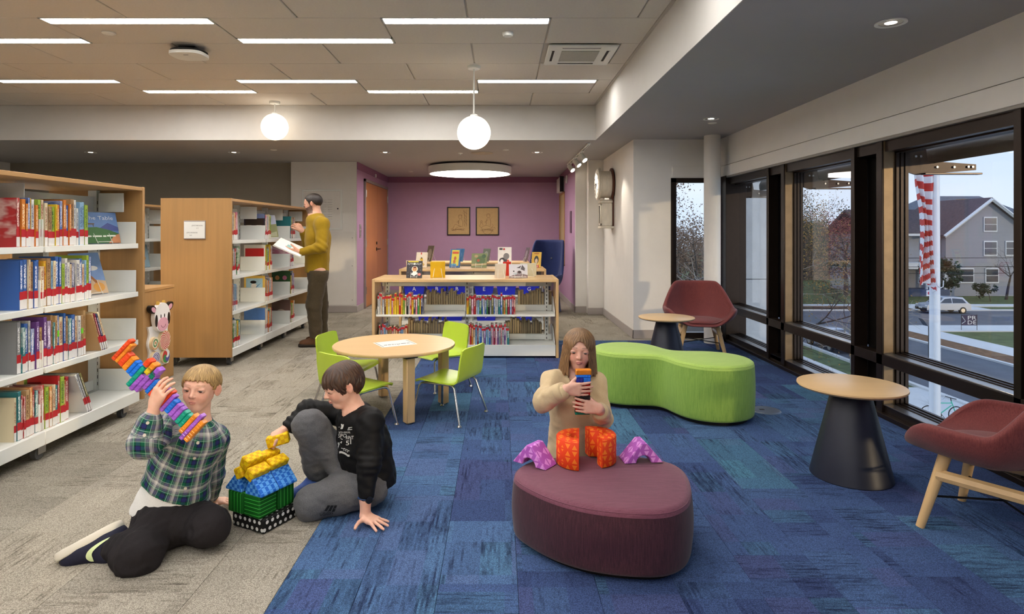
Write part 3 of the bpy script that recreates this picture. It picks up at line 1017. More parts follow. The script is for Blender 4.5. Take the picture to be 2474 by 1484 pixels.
fig2 = [circ(0.1, 0.42, 0.16), circ(0.1, 0.48, 0.18, 8, 0, 180), [(-0.02, 0.25), (-0.1, 0.0), (-0.15, -0.3), (0.3, -0.4), (0.35, 0.0), (0.25, 0.25)], [(-0.15, -0.3), (-0.5, -0.4), (-0.65, -0.6), (-0.2, -0.62), (0.3, -0.55), (0.6, -0.35), (0.5, -0.2)],
  [(0.0, 0.1), (-0.25, -0.05), (-0.1, -0.15)], circ(-0.62, -0.02, 0.1, 10), [(-0.68, -0.1), (-0.8, -0.4), (-0.55, -0.5)], [(-0.55, -0.1), (-0.45, -0.3)], circ(0.0, -0.62, 0.5, 14, 180, 360), [(0.4, -0.55), (0.75, -0.45), (0.8, -0.6)]] + [[(a + 0.05, b - 0.03) for a, b in h] for h in hatch]
drawing(-0.838, 'black-framed sepia drawing of a seated reader under a tree', fig1)
drawing(-0.25, 'black-framed sepia drawing of a seated child with small animal', fig2)
# interior window, shade and alarm on the right alcove wall
w = root('window_12', (1.22, 12.03, 0.69), kind='structure')
mb = MB()
for a, b in (((1.2, 11.57, 0.66), (1.39, 11.6, 2.05)), ((1.2, 12.46, 0.66), (1.39, 12.49, 2.05)), ((1.2, 11.57, 0.66), (1.39, 12.49, 0.69)), ((1.2, 11.57, 2.02), (1.39, 12.49, 2.05))):
 mb.box(a, b, 0.003)
mb.build('window_frame', m_oak, w)
mb = MB(); mb.box((1.218, 11.6, 0.69), (1.23, 12.46, 2.02)); mb.build('pane', M('pale_yellow_blind', (206, 186, 140), 0.6), w)
mb = MB(); mb.box((1.13, 11.62, 2.06), (1.213, 12.3, 2.33), 0.006); o = mb.build('roller_shade', m_offwhite); tag(o, 'white rolled shade cassette above the small alcove window', 'roller shade')
mb = MB(); mb.box((1.125, 11.61, 2.05), (1.2, 11.62, 2.34), 0.003); mb.build('end_cap', m_blackmetal, o)
mb = MB(); mb.box((1.19, 11.1, 2.17), (1.215, 11.2, 2.31), 0.004); o = mb.build('fire_strobe', m_offwhite); tag(o, 'small white fire alarm strobe high on the right alcove wall', 'fire alarm')
mb = MB(); mb.cyl((1.19, 11.15, 2.25), (1.178, 11.15, 2.25), 0.035, n=16); mb.build('lens', m_base, o)
mb = MB(); mb.box((1.20, 10.45, 1.28), (1.215, 10.62, 1.65), 0.003); o = mb.build('room_sign', M('plum_sign', (98, 74, 92), 0.4)); tag(o, 'slim plum sign plate on the right alcove wall edge', 'sign')
# antique white wall clock
yc, zc = 8.95, 1.98
r_ = root('wall_clock', (1.5, yc, 1.38), 'antique white wall clock with round head and long pendulum case', 'clock')
m_aged = M('aged_white_wood', (226, 218, 202), 0.55, var=0.10, scale=18, stretch=(1, 1, 0.4))
XF = frame4((1.63, yc, zc), (0, 1, 0), (0, 0, 1), (-1, 0, 0))     # local x along wall, y up, z out from the wall
mb = MB(); mb.lathe([(0.205, 0.0), (0.235, 0.015), (0.235, 0.03), (0.20, 0.04)], 40, (0, 0, 0), M4=XF); mb.build('back_ring', M('dark_red_wood', (86, 44, 30), 0.5), r_)
mb = MB(); mb.lathe([(0.195, 0.03), (0.195, 0.185), (0.215, 0.19), (0.215, 0.205), (0.225, 0.215), (0.225, 0.225), (0.205, 0.235)], 40, (0, 0, 0), M4=XF); mb.build('head_case', m_aged, r_)
mb = MB(); mb.lathe([(0.001, 0.236), (0.20, 0.236)], 40, (0, 0, 0), M4=XF, cap=False); dial = mb.build('dial', M('clock_dial', (244, 240, 230), 0.5, var=0.05), r_)
mb = MB()
for h in range(12):
 a = R(30 * h)
 mb.box((-0.006, 0.145, 0.236), (0.006, 0.178, 0.2385), M4=XF @ Matrix.Rotation(a, 4, 'Z'))
mb.build('hour_marks', m_ink, dial)
for (ang, ln, nm) in ((-120, 0.10, 'hour_hand'), (-165, 0.15, 'minute_hand')):
 mb = MB(); mb.box((-0.005, -0.02, 0.24), (0.005, ln, 0.243), M4=XF @ Matrix.Rotation(R(ang), 4, 'Z')); mb.build(nm, m_blackmetal, dial)
mb = MB(); mb.lathe([(0.016, 0.238), (0.012, 0.25)], 14, (0, 0, 0), M4=XF); mb.build('hub', m_blackmetal, dial)
mb = MB(); mb.box((-0.105, -0.60, 0.02), (0.105, -0.22, 0.175), 0.008, M4=XF); mb.box((-0.125, -0.27, 0.02), (0.125, -0.235, 0.195), 0.008, M4=XF); mb.build('case', m_aged, r_)
mb = MB(); mb.box((-0.118, -0.60, 0.0), (0.118, -0.2, 0.02), 0.004, M4=XF); mb.build('back_board', M('dark_red_wood', (86, 44, 30), 0.5), r_)
mb = MB(); mb.box((-0.125, -0.635, 0.0), (0.125, -0.60, 0.195), 0.008, M4=XF); mb.build('plinth', m_aged, r_)
mb = MB()
for a, b in (((-0.10, -0.59), (-0.07, -0.28)), ((0.07, -0.59), (0.10, -0.28)), ((-0.10, -0.59), (0.10, -0.56)), ((-0.10, -0.31), (0.10, -0.28))):
 mb.box((a[0], a[1], 0.175), (b[0], b[1], 0.192), 0.003, M4=XF)
mb.build('case_door', m_aged, r_)
mb = MB(); mb.box((-0.07, -0.56, 0.175), (0.07, -0.31, 0.18), M4=XF); mb.build('door_glass', M('dark_clock_glass', (48, 42, 38), 0.15), r_)
for (dx, dz) in ((-0.06, 0.235), (0.06, 0.235), (0, 0.245)):
 mb = MB(); mb.ball(XF @ Vector((dx, dz - 0.018, 0.2)), 0.016, 10, 8); mb.build('finial', m_aged, r_)
# floor box in the carpet by the green bench
r_ = root('floor_outlet', P(1850, 992, 4.51), 'round grey floor outlet cover in the blue carpet', 'floor outlet')
c = Vector(ORG[r_.name]); c.z = 0
mb = MB(); mb.lathe([(0.105, 0.0005), (0.098, 0.006), (0.09, 0.007)], 36, c); mb.build('cover', M('outlet_grey', (108, 120, 140), 0.35, 0.4), r_)
mb = MB(); mb.box((c.x - 0.045, c.y - 0.01, 0.007), (c.x - 0.01, c.y + 0.015, 0.009), 0.001); mb.build('latch', m_blackmetal, r_)
r_.location.z = 0
for ch in r_.children:
 ch.location.z = c.z + ORG[r_.name][2]
# ------------------------------------------------------------------ outside, seen through the windows (the room is high above the street)
GZ = -7.0
m_lawn = M('autumn_grass', (92, 104, 62), 0.95, var=0.35, scale=1.6, bump=0.3, bscale=30)
m_asph = M('asphalt', (98, 102, 110), 0.85, var=0.12, scale=0.8)
m_conc = M('pale_concrete', (214, 216, 216), 0.8, var=0.05, scale=0.6)
m_leaf_g = M('leaf_littered_soil', (122, 92, 66), 0.95, var=0.4, scale=3.0)
def ground(name, a, b, z, mat, lab=None):
 mb = MB()
 mb.box((a[0], a[1], z - 0.3), (b[0], b[1], z))
 return struct(name, mb, mat, label=lab)
ground('ground', (3.5, 0), (220, 260), GZ - 0.02, m_lawn)
ground('sidewalk_plaza', (10, 8), (22.2, 33), GZ + 0.03, m_conc, 'pale concrete plaza in front of the building')
ground('sidewalk_near', (17.6, 33), (20.2, 53), GZ + 0.03, m_conc)
ground('road_near', (22.5, 5), (31.5, 54.99), GZ, m_asph)
ground('road_cross', (14, 55), (160, 65), GZ, m_asph)
ground('verge_leafy', (31.8, 5), (34.0, 53), GZ + 0.05, m_leaf_g)
ground('sidewalk_far', (34.0, 5), (36.4, 53.5), GZ + 0.06, m_conc)
ground('sidewalk_corner', (31.8, 51.5), (60, 54.7), GZ + 0.065, m_conc)
ground('kerb_near', (22.2, 5), (22.5, 54.9), GZ + 0.12, m_conc)
ground('kerb_far', (31.5, 5), (31.8, 54.9), GZ + 0.12, m_conc)
ground('kerb_cross', (14, 65), (160, 65.4), GZ + 0.12, m_conc)
ground('verge_cross', (14, 65.4), (44, 68.5), GZ + 0.1, m_leaf_g)
ground('sidewalk_cross', (14, 68.5), (160, 70.3), GZ + 0.1, m_conc)
ground('driveway', (44, 65.4), (52, 68.5), GZ + 0.09, m_conc)
m_yel = M('yellow_road_paint', (196, 168, 84), 0.7)
for dx in (0, 0.3):
 mb = MB(); mb.box((27.4 + dx, 5, GZ), (27.53 + dx, 54, GZ + 0.006)); struct('road_marking_line', mb, m_yel)
m_bark = M('grey_bark', (150, 146, 140), 0.9, var=0.25, scale=6)
m_bark_d = M('dark_bark', (74, 66, 60), 0.9, var=0.25, scale=6)
def tree(x, y, h, lab, seed, bark, levels=5, spread=0.62, leaves=None, nleaf=0, crown=None, name='tree', base=GZ, group='trees beyond the street', r0=None, leafsize=0.22):
 rg = random.Random(seed)
 r_ = root(name, (x, y, base), lab, 'tree', group)
 mb = MB()
 tips = []
 def grow(p, d, ln, r, lv):
  n = 3 if lv > 1 else 2
  pts, rs = [p], [r]
  q = p.copy()
  dd = d.copy()
  for i in range(n):
   dd = (dd + Vector((rg.uniform(-1, 1), rg.uniform(-1, 1), rg.uniform(-0.5, 0.9))) * 0.16).normalized()
   q = q + dd * (ln / n)
   pts.append(q.copy()); rs.append(r * (1 - 0.45 * (i + 1) / n))
  mb.tube(pts, rs, 6 if lv > 3 else (4 if lv > 1 else 3), False)
  if lv <= 0:
   tips.append(q); return
  for i in range(rg.choice((3, 3, 4)) if lv > 1 else 3):
   k = rg.randint(1, n)
   a = rg.uniform(0, 2 * math.pi)
   side = dd.orthogonal().normalized()
   side.rotate(Matrix.Rotation(a, 3, dd))
   nd = (dd * (1 - spread) + side * spread * rg.uniform(0.7, 1.2)).normalized()
   grow(pts[k] if i else pts[-1], nd, ln * rg.uniform(0.58, 0.8), rs[k] * 0.62, lv - 1)
 R0 = r0 or h * 0.022
 grow(Vector((x, y, base - 0.1)), Vector((0, 0, 1)), h * 0.36, R0, levels)
 mb.build('branches', bark, r_, 60)
 if leaves:
  mb = MB()
  for i in range(nleaf):
   t_ = rg.choice(tips) if tips else Vector((x, y, base + h * 0.7))
   p = t_ + Vector((rg.gauss(0, 1), rg.gauss(0, 1), rg.gauss(0, 1))) * h * 0.035
   s_ = leafsize * rg.uniform(0.6, 1.3)
   u = Vector((rg.uniform(-1, 1), rg.uniform(-1, 1), rg.uniform(-1, 1))).normalized()
   v = u.orthogonal().normalized()
   mb.add([p - u * s_, p + v * s_ * 0.6, p + u * s_, p - v * s_ * 0.6], [(0, 1, 2, 3)])
  o = mb.build('foliage', leaves, r_, 0)
  o['kind'] = 'stuff'
 return r_
lf_red = M('russet_leaves', (128, 70, 58), 0.9, var=0.4, scale=2)
lf_gold = M('ochre_leaves', (150, 118, 62), 0.9, var=0.4, scale=2)
lf_green = M('evergreen_leaves', (44, 62, 44), 0.9, var=0.4, scale=2)
lf_brown = M('brown_leaves', (112, 92, 74), 0.9, var=0.4, scale=2)
tree(9.2, 27, 13.5, 'pale bare tree filling the narrow window left of the column', 3, m_bark, 5, 0.6)
tree(12.0, 44, 14, 'darker bare tree farther behind the narrow window', 8, m_bark_d, 5, 0.62, lf_brown, 2500, leafsize=0.05)
tree(15.2, 34.5, 12, 'bare tree with few ochre leaves outside the first window bay', 5, m_bark_d, 5, 0.6, lf_gold, 3000, leafsize=0.05)
tree(19.8, 34.5, 9.5, 'pale bare sapling at the edge of the middle window', 21, m_bark, 4, 0.5)
tree(37, 78, 17, 'evergreen tree seen at the edge of the middle window', 31, m_bark_d, 4, 0.5, lf_green, 8500, leafsize=0.11)
tree(41, 92, 16, 'ochre autumn tree in the middle window', 32, m_bark_d, 4, 0.6, lf_gold, 7000, leafsize=0.11)
tree(45.2, 81, 16, 'russet autumn tree in the middle window beside the wide black pier', 33, m_bark_d, 4, 0.6, lf_red, 8500, leafsize=0.11)
tree(30, 70, 17, 'brown autumn tree outside the first window bay', 34, m_bark_d, 4, 0.6, lf_brown, 8000, leafsize=0.11)
tree(22.5, 78, 16, 'brown leafed tree between the column and the first window bay', 35, m_bark_d, 4, 0.6, lf_brown, 8000, leafsize=0.11)
tree(15.5, 56, 17, 'tall brown leafed tree far behind the narrow window', 36, m_bark_d, 4, 0.6, lf_brown, 8500, leafsize=0.11)
tree(62, 76, 8, 'bare garden tree in front of the grey house', 37, m_bark_d, 4, 0.6)
tree(17.6, 24.5, 2.9, 'small bare shrub behind the flagpole above the bicycle', 38, m_bark_d, 4, 0.45, name='bare_shrub', r0=0.03)
tree(21.2, 36.5, 3.4, 'thin bare street sapling before the road beside the flagpole', 39, m_bark, 3, 0.4, name='sapling', r0=0.03)
tree(58.5, 74, 3.2, 'dark green bush beside the grey house porch', 40, m_bark_d, 3, 0.7, lf_green, 1500, name='bush', r0=0.06, leafsize=0.11)
tree(52.5, 76, 6.0, 'tall dark green shrub at the left end of the grey house', 41, m_bark_d, 3, 0.5, lf_green, 2200, name='bush', r0=0.08, leafsize=0.22)
# ---- houses
t = NT('grey_clapboard')
v = t.coord('Object', (1, 1, 1))
z = t.sep(v)[2]
sw = t.math('FRACT', t.math('MULTIPLY', z, 6.5))
t.col(t.ramp(sw, [(0.0, lin(100, 104, 112)), (0.15, lin(150, 152, 158)), (1.0, lin(164, 166, 172))]))
m_siding = t.done(0.8)
t = NT('roof_shingles')
v = t.coord('Object', (1, 1, 1))
br = t.N('TexBrick')
br.inputs['Scale'].default_value = 2.4
br.inputs['Color1'].default_value = lin(74, 66, 72)
br.inputs['Color2'].default_value = lin(96, 84, 88)
br.inputs['Mortar'].default_value = lin(58, 52, 58)
t.L(v, br.inputs['Vector'])
t.col(br.outputs[0])
m_roof = t.done(0.9)
m_roof2 = M('slate_grey_roof', (104, 112, 124), 0.85, var=0.12, scale=3)
m_trimw = M('house_white_trim', (222, 226, 230), 0.6)
m_brickch = M('tan_brick_chimney', (176, 142, 104), 0.85, var=0.15, scale=6)
m_pane = M('dark_house_glass', (58, 66, 80), 0.1, 0.0, 0.8)
def house_window(par, x, y, z0, w, h):
 mb = MB()
 mb.box((x - w / 2 - 0.12, y - 0.10, z0 - 0.12), (x + w / 2 + 0.12, y - 0.02, z0 + h + 0.12)); f_ = mb.build('window', m_trimw, par)
 for q in (0, 1):
  mb = MB(); mb.box((x - w / 2, y - 0.13, z0 + q * h / 2 + 0.04), (x + w / 2, y - 0.09, z0 + (q + 1) * h / 2 - 0.04)); mb.build('pane', m_pane, f_)
h = root('house', (58, 84, GZ), 'grey clapboard house with dark gabled roof and white trim', 'house')
mb = MB(); mb.box((49, 82, GZ), (58, 92, 1.0)); mb.build('wall', m_siding, h)
mb = MB(); mb.prism([(57.5, GZ), (68.5, GZ), (68.5, 1.0), (63, 5.3), (57.5, 1.0)], -91, -80, frame4((0, 0, 0), (1, 0, 0), (0, 0, 1), (0, -1, 0))); mb.build('gable_wing', m_siding, h)
mb = MB(); mb.prism([(81, 0.85), (87, 4.1), (93, 0.85), (93, 1.15), (87, 4.4), (81, 1.15)], 48.3, 60, frame4((0, 0, 0), (0, 1, 0), (0, 0, 1), (1, 0, 0))); mb.build('roof', m_roof, h)
for s_ in (-1, 1):
 mb = MB(); mb.prism([(63, 5.35), (63 + s_ * 6.1, 0.6), (63 + s_ * 6.1, 0.9), (63, 5.7)] if s_ < 0 else [(63, 5.35), (63, 5.7), (69.1, 0.9), (69.1, 0.6)], -92, -79.4, frame4((0, 0, 0), (1, 0, 0), (0, 0, 1), (0, -1, 0))); mb.build('roof', m_roof, h)
 mb = MB(); mb.tube([(63, 79.35, 5.45), (63 + s_ * 6.1, 79.35, 0.7)], 0.22, 4); mb.build('bargeboard', m_trimw, h)
mb = MB(); mb.box((48.5, 80.9, 0.75), (57.4, 81.2, 1.05)); mb.build('gutter', m_trimw, h)
mb = MB(); mb.box((49, 79.5, -3.3), (57.5, 82, -2.7)); mb.box((49, 79.4, -3.5), (57.5, 79.7, -3.2)); mb.build('porch_roof', m_trimw, h)
for px in (49.5, 52.2, 54.8, 57.2):
 mb = MB(); mb.box((px - 0.12, 79.6, -6.2), (px + 0.12, 79.84, -3.3)); mb.build('porch_post', m_trimw, h)
mb = MB(); mb.box((48.8, 79.4, GZ), (57.6, 82, -6.1)); mb.build('porch_floor', M('porch_blue_grey', (84, 96, 122), 0.8), h)
mb = MB(); mb.tube([(57.3, 80.9, 0.8), (57.3, 80.9, -2.6)], 0.09, 6); mb.build('downpipe', m_trimw, h)
for (wx, wy, wz) in ((56.1, 82, -0.9 - 0.3), (52.6, 82, -1.2), (63.2, 80, 1.4), (63.2, 80, -1.7), (63.4, 80, -5.2), (60.2, 80, -5.2), (66, 80, -1.7), (55.8, 82, -5.4), (51.5, 82, -5.4)):
 house_window(h, wx, wy, wz, 1.0 if wy > 81 else 1.5, 1.25 if wy > 81 else 1.7)
h = root('house', (78, 108, GZ), 'farther house whose slate hip roof and tan chimney show behind', 'house')
mb = MB(); mb.box((70, 104, GZ), (90, 116, 3.0)); mb.build('wall', m_siding, h)
mb = MB(); mb.convex([(69, 103, 3), (91, 103, 3), (91, 117, 3), (69, 117, 3), (75.5, 110, 7.6), (85, 110, 7.6)], [(0, 1, 2, 3), (0, 1, 5, 4), (1, 2, 5), (2, 3, 4, 5), (3, 0, 4)]); mb.build('roof', m_roof2, h)
mb = MB(); mb.box((77.6, 104, 3.6), (79.6, 105.6, 6.8)); mb.build('chimney', m_brickch, h)
h = root('house', (52, 112, GZ), 'low brown house glimpsed between trees in the middle window', 'house')
mb = MB(); mb.box((47, 107, GZ), (57, 117, -1)); mb.build('wall', M('brown_house_wall', (128, 108, 92), 0.8), h)
mb = MB(); mb.prism([(105.5, -1.2), (112, 3), (118.5, -1.2)], 46, 58, frame4((0, 0, 0), (0, 1, 0), (0, 0, 1), (1, 0, 0))); mb.build('roof', m_roof, h)
# pale outside wall beyond the first bay
mb = MB()
for q in range(5):
 mb.box((3.60, 9.2, GZ + q * 1.9), (3.98, 9.6, GZ + q * 1.9 + 1.89), 0.004)
struct('wall_outside_fin', mb, M('pale_precast', (190, 198, 206), 0.7, var=0.05))
# ---- cars
def car(name, lab, x, y, rz, body, suv=True):
 r_ = local_root(name, lab, 'car', 'parked cars')
 L_, W_, H_ = (4.5, 1.82, 1.68) if suv else (4.3, 1.76, 1.45)
 prof = [(-2.25, 0.38), (-2.22, 0.75), (-2.1, 0.92), (-1.2, 1.02), (-0.45, 1.0 + 0.0), (2.1, 1.04), (2.22, 0.9), (2.25, 0.4)]
 mb = MB()
 mb.prism([(a * L_ / 4.5, b) for a, b in reversed(prof)], -W_ / 2, W_ / 2, frame4((0, 0, 0), (1, 0, 0), (0, 0, 1), (0, -1, 0))); bd = mb.build('body', body, r_)
 cab = [(-1.15, 1.0), (-0.35, H_ - 0.04), (0.2, H_), (1.5, H_ - 0.03), (2.05, 1.03)]
 vs = [(a, -W_ / 2 + 0.03 + (0.16 if b > 1.2 else 0), b) for a, b in cab] + [(a, W_ / 2 - 0.03 - (0.16 if b > 1.2 else 0), b) for a, b in cab]
 fs = [(0, 1, 2, 3, 4), (9, 8, 7, 6, 5)] + [(i, i + 5, (i + 1) + 5, i + 1) for i in range(4)] + [(4, 9, 5, 0)]
 mb = MB(); mb.convex(vs, fs); mb.build('cabin', body, r_)
 mb = MB()
 for s_ in (-1, 1):
  yy = s_ * (W_ / 2 - 0.10)
  for a in ([(-0.85, 1.08), (-0.3, H_ - 0.15), (0.3, H_ - 0.13), (0.3, 1.08)], [(0.4, 1.08), (0.4, H_ - 0.13), (1.4, H_ - 0.14), (1.75, 1.08)]):
   lo = W_ / 2 - 0.02
   up = W_ / 2 - 0.17
   pts = [(px, s_ * ((lo if pz < 1.2 else up) + 0.004), pz) for px, pz in a]
   mb.add(pts + [(p[0], p[1] - s_ * 0.02, p[2]) for p in pts], [(0, 1, 2, 3), (7, 6, 5, 4), (0, 4, 5, 1), (1, 5, 6, 2), (2, 6, 7, 3), (3, 7, 4, 0)])
 mb.add([(-1.10, -0.75, 1.06), (-0.42, -0.62, H_ - 0.08), (-0.42, 0.62, H_ - 0.08), (-1.10, 0.75, 1.06)], [(0, 1, 2, 3)])
 for p in range(4):
  i = len(mb.v) - 4 + p
  mb.v[i] = (mb.v[i][0] - 0.02, mb.v[i][1], mb.v[i][2] + 0.02)
 mb.build('glass', m_pane, r_)
 for (wx) in (-1.4, 1.4):
  for s_ in (-1, 1):
   mb = MB(); mb.cyl((wx, s_ * (W_ / 2 - 0.2), 0.34), (wx, s_ * (W_ / 2 + 0.01), 0.34), 0.34, n=20); wh = mb.build('wheel', m_rubber, r_)
   mb = MB(); mb.cyl((wx, s_ * (W_ / 2 + 0.0), 0.34), (wx, s_ * (W_ / 2 + 0.02), 0.34), 0.21, n=14); mb.build('hub', m_satin, wh)
 mb = MB(); mb.box((-2.29, -W_ / 2 + 0.02, 0.32), (-2.1, W_ / 2 - 0.02, 0.6), 0.04); mb.build('bumper', m_blackmetal, r_)
 for s_ in (-1, 1):
  mb = MB(); mb.box((-2.24, s_ * 0.72 - 0.16, 0.74), (-2.1, s_ * 0.72 + 0.16, 0.86), 0.03); mb.build('headlight', m_offwhite, r_)
 mb = MB(); mb.box((-2.3, -0.26, 0.5), (-2.26, 0.26, 0.64)); mb.build('number_plate', m_offwhite, r_)
 r_.location = (x, y, GZ)
 r_.rotation_euler = (0, 0, rz)
m_silver = M('silver_car_paint', (176, 186, 202), 0.25, 0.5, var=0.02)
m_darkcar = M('dark_car_paint', (46, 52, 66), 0.25, 0.4, var=0.02)
car('parked_car', 'silver sport utility car parked across the street by grey house', 45.4, 63.6, 0, m_silver, True)
car('parked_car', 'silver hatchback parked at the near kerb in the middle window', 23.6, 44.2, R(90), m_silver, False)
car('parked_car', 'dark car parked nearer behind the silver hatchback', 23.6, 38.6, R(90), m_darkcar, False)
# ---- flagpole and flag
m_pole = M('white_flagpole_paint', (218, 226, 236), 0.35, var=0.02)
r_ = root('flagpole', (7.36, 10.5, GZ), 'tall white flagpole standing outside the nearest window', 'flagpole')
mb = MB(); mb.tube([(7.36, 10.5, GZ), (7.36, 10.5, -1), (7.36, 10.5, 8)], [0.095, 0.083, 0.05], 24); mb.build('pole', m_pole, r_)
mb = MB(); mb.tube([(7.31, 10.4, 0.55), (7.30, 10.36, 0.40), (7.36, 10.36, 0.36), (7.43, 10.4, 0.38), (7.45, 10.42, 0.48)], 0.008, 6); mb.build('halyard_loop', M('halyard_cord', (206, 212, 220), 0.7), r_)
mb = MB(); mb.tube([(7.28, 10.40, -5), (7.275, 10.40, 7)], 0.006, 5); mb.build('halyard', M('halyard_cord', (206, 212, 220), 0.7), r_)
m_fr_ = M('flag_red', (196, 66, 62), 0.75, var=0.05)
m_fw = M('flag_white', (226, 230, 238), 0.75, var=0.03)
m_fb = M('flag_blue', (52, 62, 110), 0.75, var=0.05)
NU, NV = 40, 120
vs, fs, mi = [], [], []
for j in range(NV + 1):
 t_ = j / NV
 zt = 2.92 - 2.62 * t_
 wid = 0.30 + 0.03 * math.sin(t_ * 9) - 0.06 * t_
 for i in range(NU + 1):
  u = i / NU
  fold = math.sin(u * math.pi * 5 + t_ * 2.6) * (0.03 + 0.05 * min(1, t_ * 1.6))
  x_ = 7.27 - wid * (0.06 + u * 0.94) + 0.03 * math.sin(t_ * 7 + u * 3)
  z_ = zt - 0.10 * math.sin(u * 2.4 + t_ * 3) * (0.4 + t_)
  y_ = 10.42 + fold - 0.04
  vs.append((x_, y_, z_))
for j in range(NV):
 for i in range(NU):
  a = j * (NU + 1) + i
  fs.append((a, a + 1, a + NU + 2, a + NU + 1))
  t_, u = (j + 0.5) / NV, (i + 0.5) / NU
  k = t_ * 21 + (1 - u) * 5.5 * max(0, t_ - 0.38) * 2.0
  mi.append(2 if t_ < 0.13 else int(k) % 2)
mb = MB(); mb.v, mb.f, mb.mi = vs, fs, mi
o = mb.build('flag', [m_fr_, m_fw, m_fb])
o.modifiers.new('thickness', 'SOLIDIFY').thickness = 0.004
tag(o, 'red and white striped flag hanging limp on the flagpole', 'flag')
# ---- bicycle
m_teal = M('mint_bike_frame', (82, 190, 160), 0.3)
r_ = root('bicycle', (19.25, 27.0, GZ), 'mint green bicycle parked on the pale plaza behind the flagpole', 'bicycle')
zb = GZ + 0.03
wr, wf = Vector((18.7, 27.1, zb + 0.34)), Vector((19.82, 26.95, zb + 0.34))
for c in (wr, wf):
 mb = MB(); mb.tube([c + Vector((0.33 * math.cos(R(a)), 0, 0.33 * math.sin(R(a)))) for a in range(0, 360, 15)], 0.024, 6, closed=True); w_ = mb.build('wheel', m_rubber, r_)
 mb = MB()
 for a in range(0, 360, 30):
  mb.tube([c, c + Vector((0.32 * math.cos(R(a)), 0, 0.32 * math.sin(R(a))))], 0.004, 4)
 mb.build('spokes', m_satin, w_)
bbk = Vector((19.13, 27.04, zb + 0.30)); st = Vector((18.98, 27.06, zb + 0.80)); hd = Vector((19.62, 26.98, zb + 0.82))
mb = MB()
for a, b in ((bbk, st), (st, hd), (bbk, hd + Vector((0.02, 0, -0.1))), (bbk, wr), (st + Vector((0, 0, -0.05)), wr), (hd + Vector((0, 0, 0.1)), wf)):
 mb.tube([a, b], 0.022, 8)
mb.build('frame', m_teal, r_)
mb = MB(); mb.tube([hd + Vector((0, 0, 0.1)), hd + Vector((-0.02, 0, 0.22))], 0.018, 6); mb.tube([hd + Vector((-0.05, 0.28, 0.22)), hd + Vector((0.0, 0, 0.22)), hd + Vector((0.02, -0.28, 0.24))], 0.018, 6); mb.build('handlebar', m_blackmetal, r_)
mb = MB(); mb.box(tuple(st + Vector((-0.15, -0.07, 0.08))), tuple(st + Vector((0.12, 0.07, 0.14))), 0.03); mb.build('saddle', m_rubber, r_)
mb = MB(); mb.cyl(bbk + Vector((0, -0.05, 0)), bbk + Vector((0, -0.06, 0)), 0.10, n=16); mb.tube([bbk + Vector((0, -0.08, 0)), bbk + Vector((0.1, -0.09, -0.14))], 0.014, 6); mb.build('crank', m_blackmetal, r_)
# ---- street things
m_sign_p = M('banner_purple', (52, 48, 84), 0.6)
m_ink_w = M('white_print', (240, 240, 240), 0.6)
bx, by = 39.0, 52.0
r_ = root('lawn_banner', (bx + 0.45, by, GZ + 0.06), 'dark purple banner with white lettering staked in the lawn', 'banner')
mb = MB(); mb.box((bx - 0.32, by, GZ + 0.45), (bx + 1.0, by + 0.03, GZ + 1.32)); pn = mb.build('panel', m_sign_p, r_)
for sx in (bx - 0.32, bx + 0.98):
 mb = MB(); mb.tube([(sx, by, GZ + 0.05), (sx, by, GZ + 1.36)], 0.02, 6); mb.build('stake', m_blackmetal, r_)
mb = MB()
for tx, zz in (('PR', GZ + 0.93), ('DE', GZ + 0.54)):
 lettering(mb, tx, 0.46, frame4((bx + 0.55, by - 0.006, zz), (1, 0, 0), (0, 0, 1), (0, -1, 0)), width=0.72)
mb.tube([(bx - 0.28, by - 0.004, GZ + 0.6), (bx + 0.02, by - 0.004, GZ + 0.8), (bx - 0.26, by - 0.004, GZ + 1.2)], 0.03, 4)
mb.build('lettering', m_ink_w, pn, 0)
px, py = 24.6, 36.0
r_ = root('lamp_post', (px + 0.3, py, GZ), 'black street post carrying a slanted grey box beside the flagpole', 'street post')
mb = MB(); mb.tube([(px + 0.32, py, GZ), (px + 0.32, py, -4.1)], 0.06, 8); mb.build('post', m_blackmetal, r_)
mb = MB(); mb.convex([(px - 0.2, py - 0.2, -3.72), (px + 0.5, py - 0.2, -3.80), (px + 0.5, py - 0.2, -4.2), (px + 0.1, py - 0.2, -4.15), (px - 0.2, py + 0.2, -3.72), (px + 0.5, py + 0.2, -3.80), (px + 0.5, py + 0.2, -4.2), (px + 0.1, py + 0.2, -4.15)], [(0, 1, 2, 3), (4, 5, 6, 7), (0, 1, 5, 4), (1, 2, 6, 5), (2, 3, 7, 6), (3, 0, 4, 7)]); mb.build('box', M('street_box_grey', (98, 106, 122), 0.5), r_)
r_ = root('street_sign', (42.6, 62.2, GZ), 'small white and red street sign on a thin post', 'sign')
mb = MB(); mb.tube([(47.2, 68.0, GZ), (47.2, 68.0, -4.7)], 0.05, 6); mb.build('post', m_satin, r_)
mb = MB(); mb.box((46.7, 67.9, -5.75), (47.7, 67.95, -5.1)); pl = mb.build('plate', m_fw, r_)
mb = MB(); mb.cyl((47.0, 67.9, -5.42), (47.0, 67.87, -5.42), 0.18, n=12); mb.build('symbol', m_fr_, pl)
r_.location = (47.2, 68.0, GZ)
for ch in r_.children:
 ch.location = Vector((42.6, 62.2, GZ)) - Vector((47.2, 68.0, GZ))
r_ = root('handrail', (12.4, 19, GZ), 'black metal handrail on the plaza beside the nearest window', 'handrail')
mb = MB(); mb.tube([(11.5, 20.5, GZ + 0.95), (13.2, 20.5, GZ + 0.95), (14.6, 20.5, GZ + 0.5), (15.4, 20.5, GZ + 0.5)], 0.03, 6); mb.build('rail', m_blackmetal, r_)
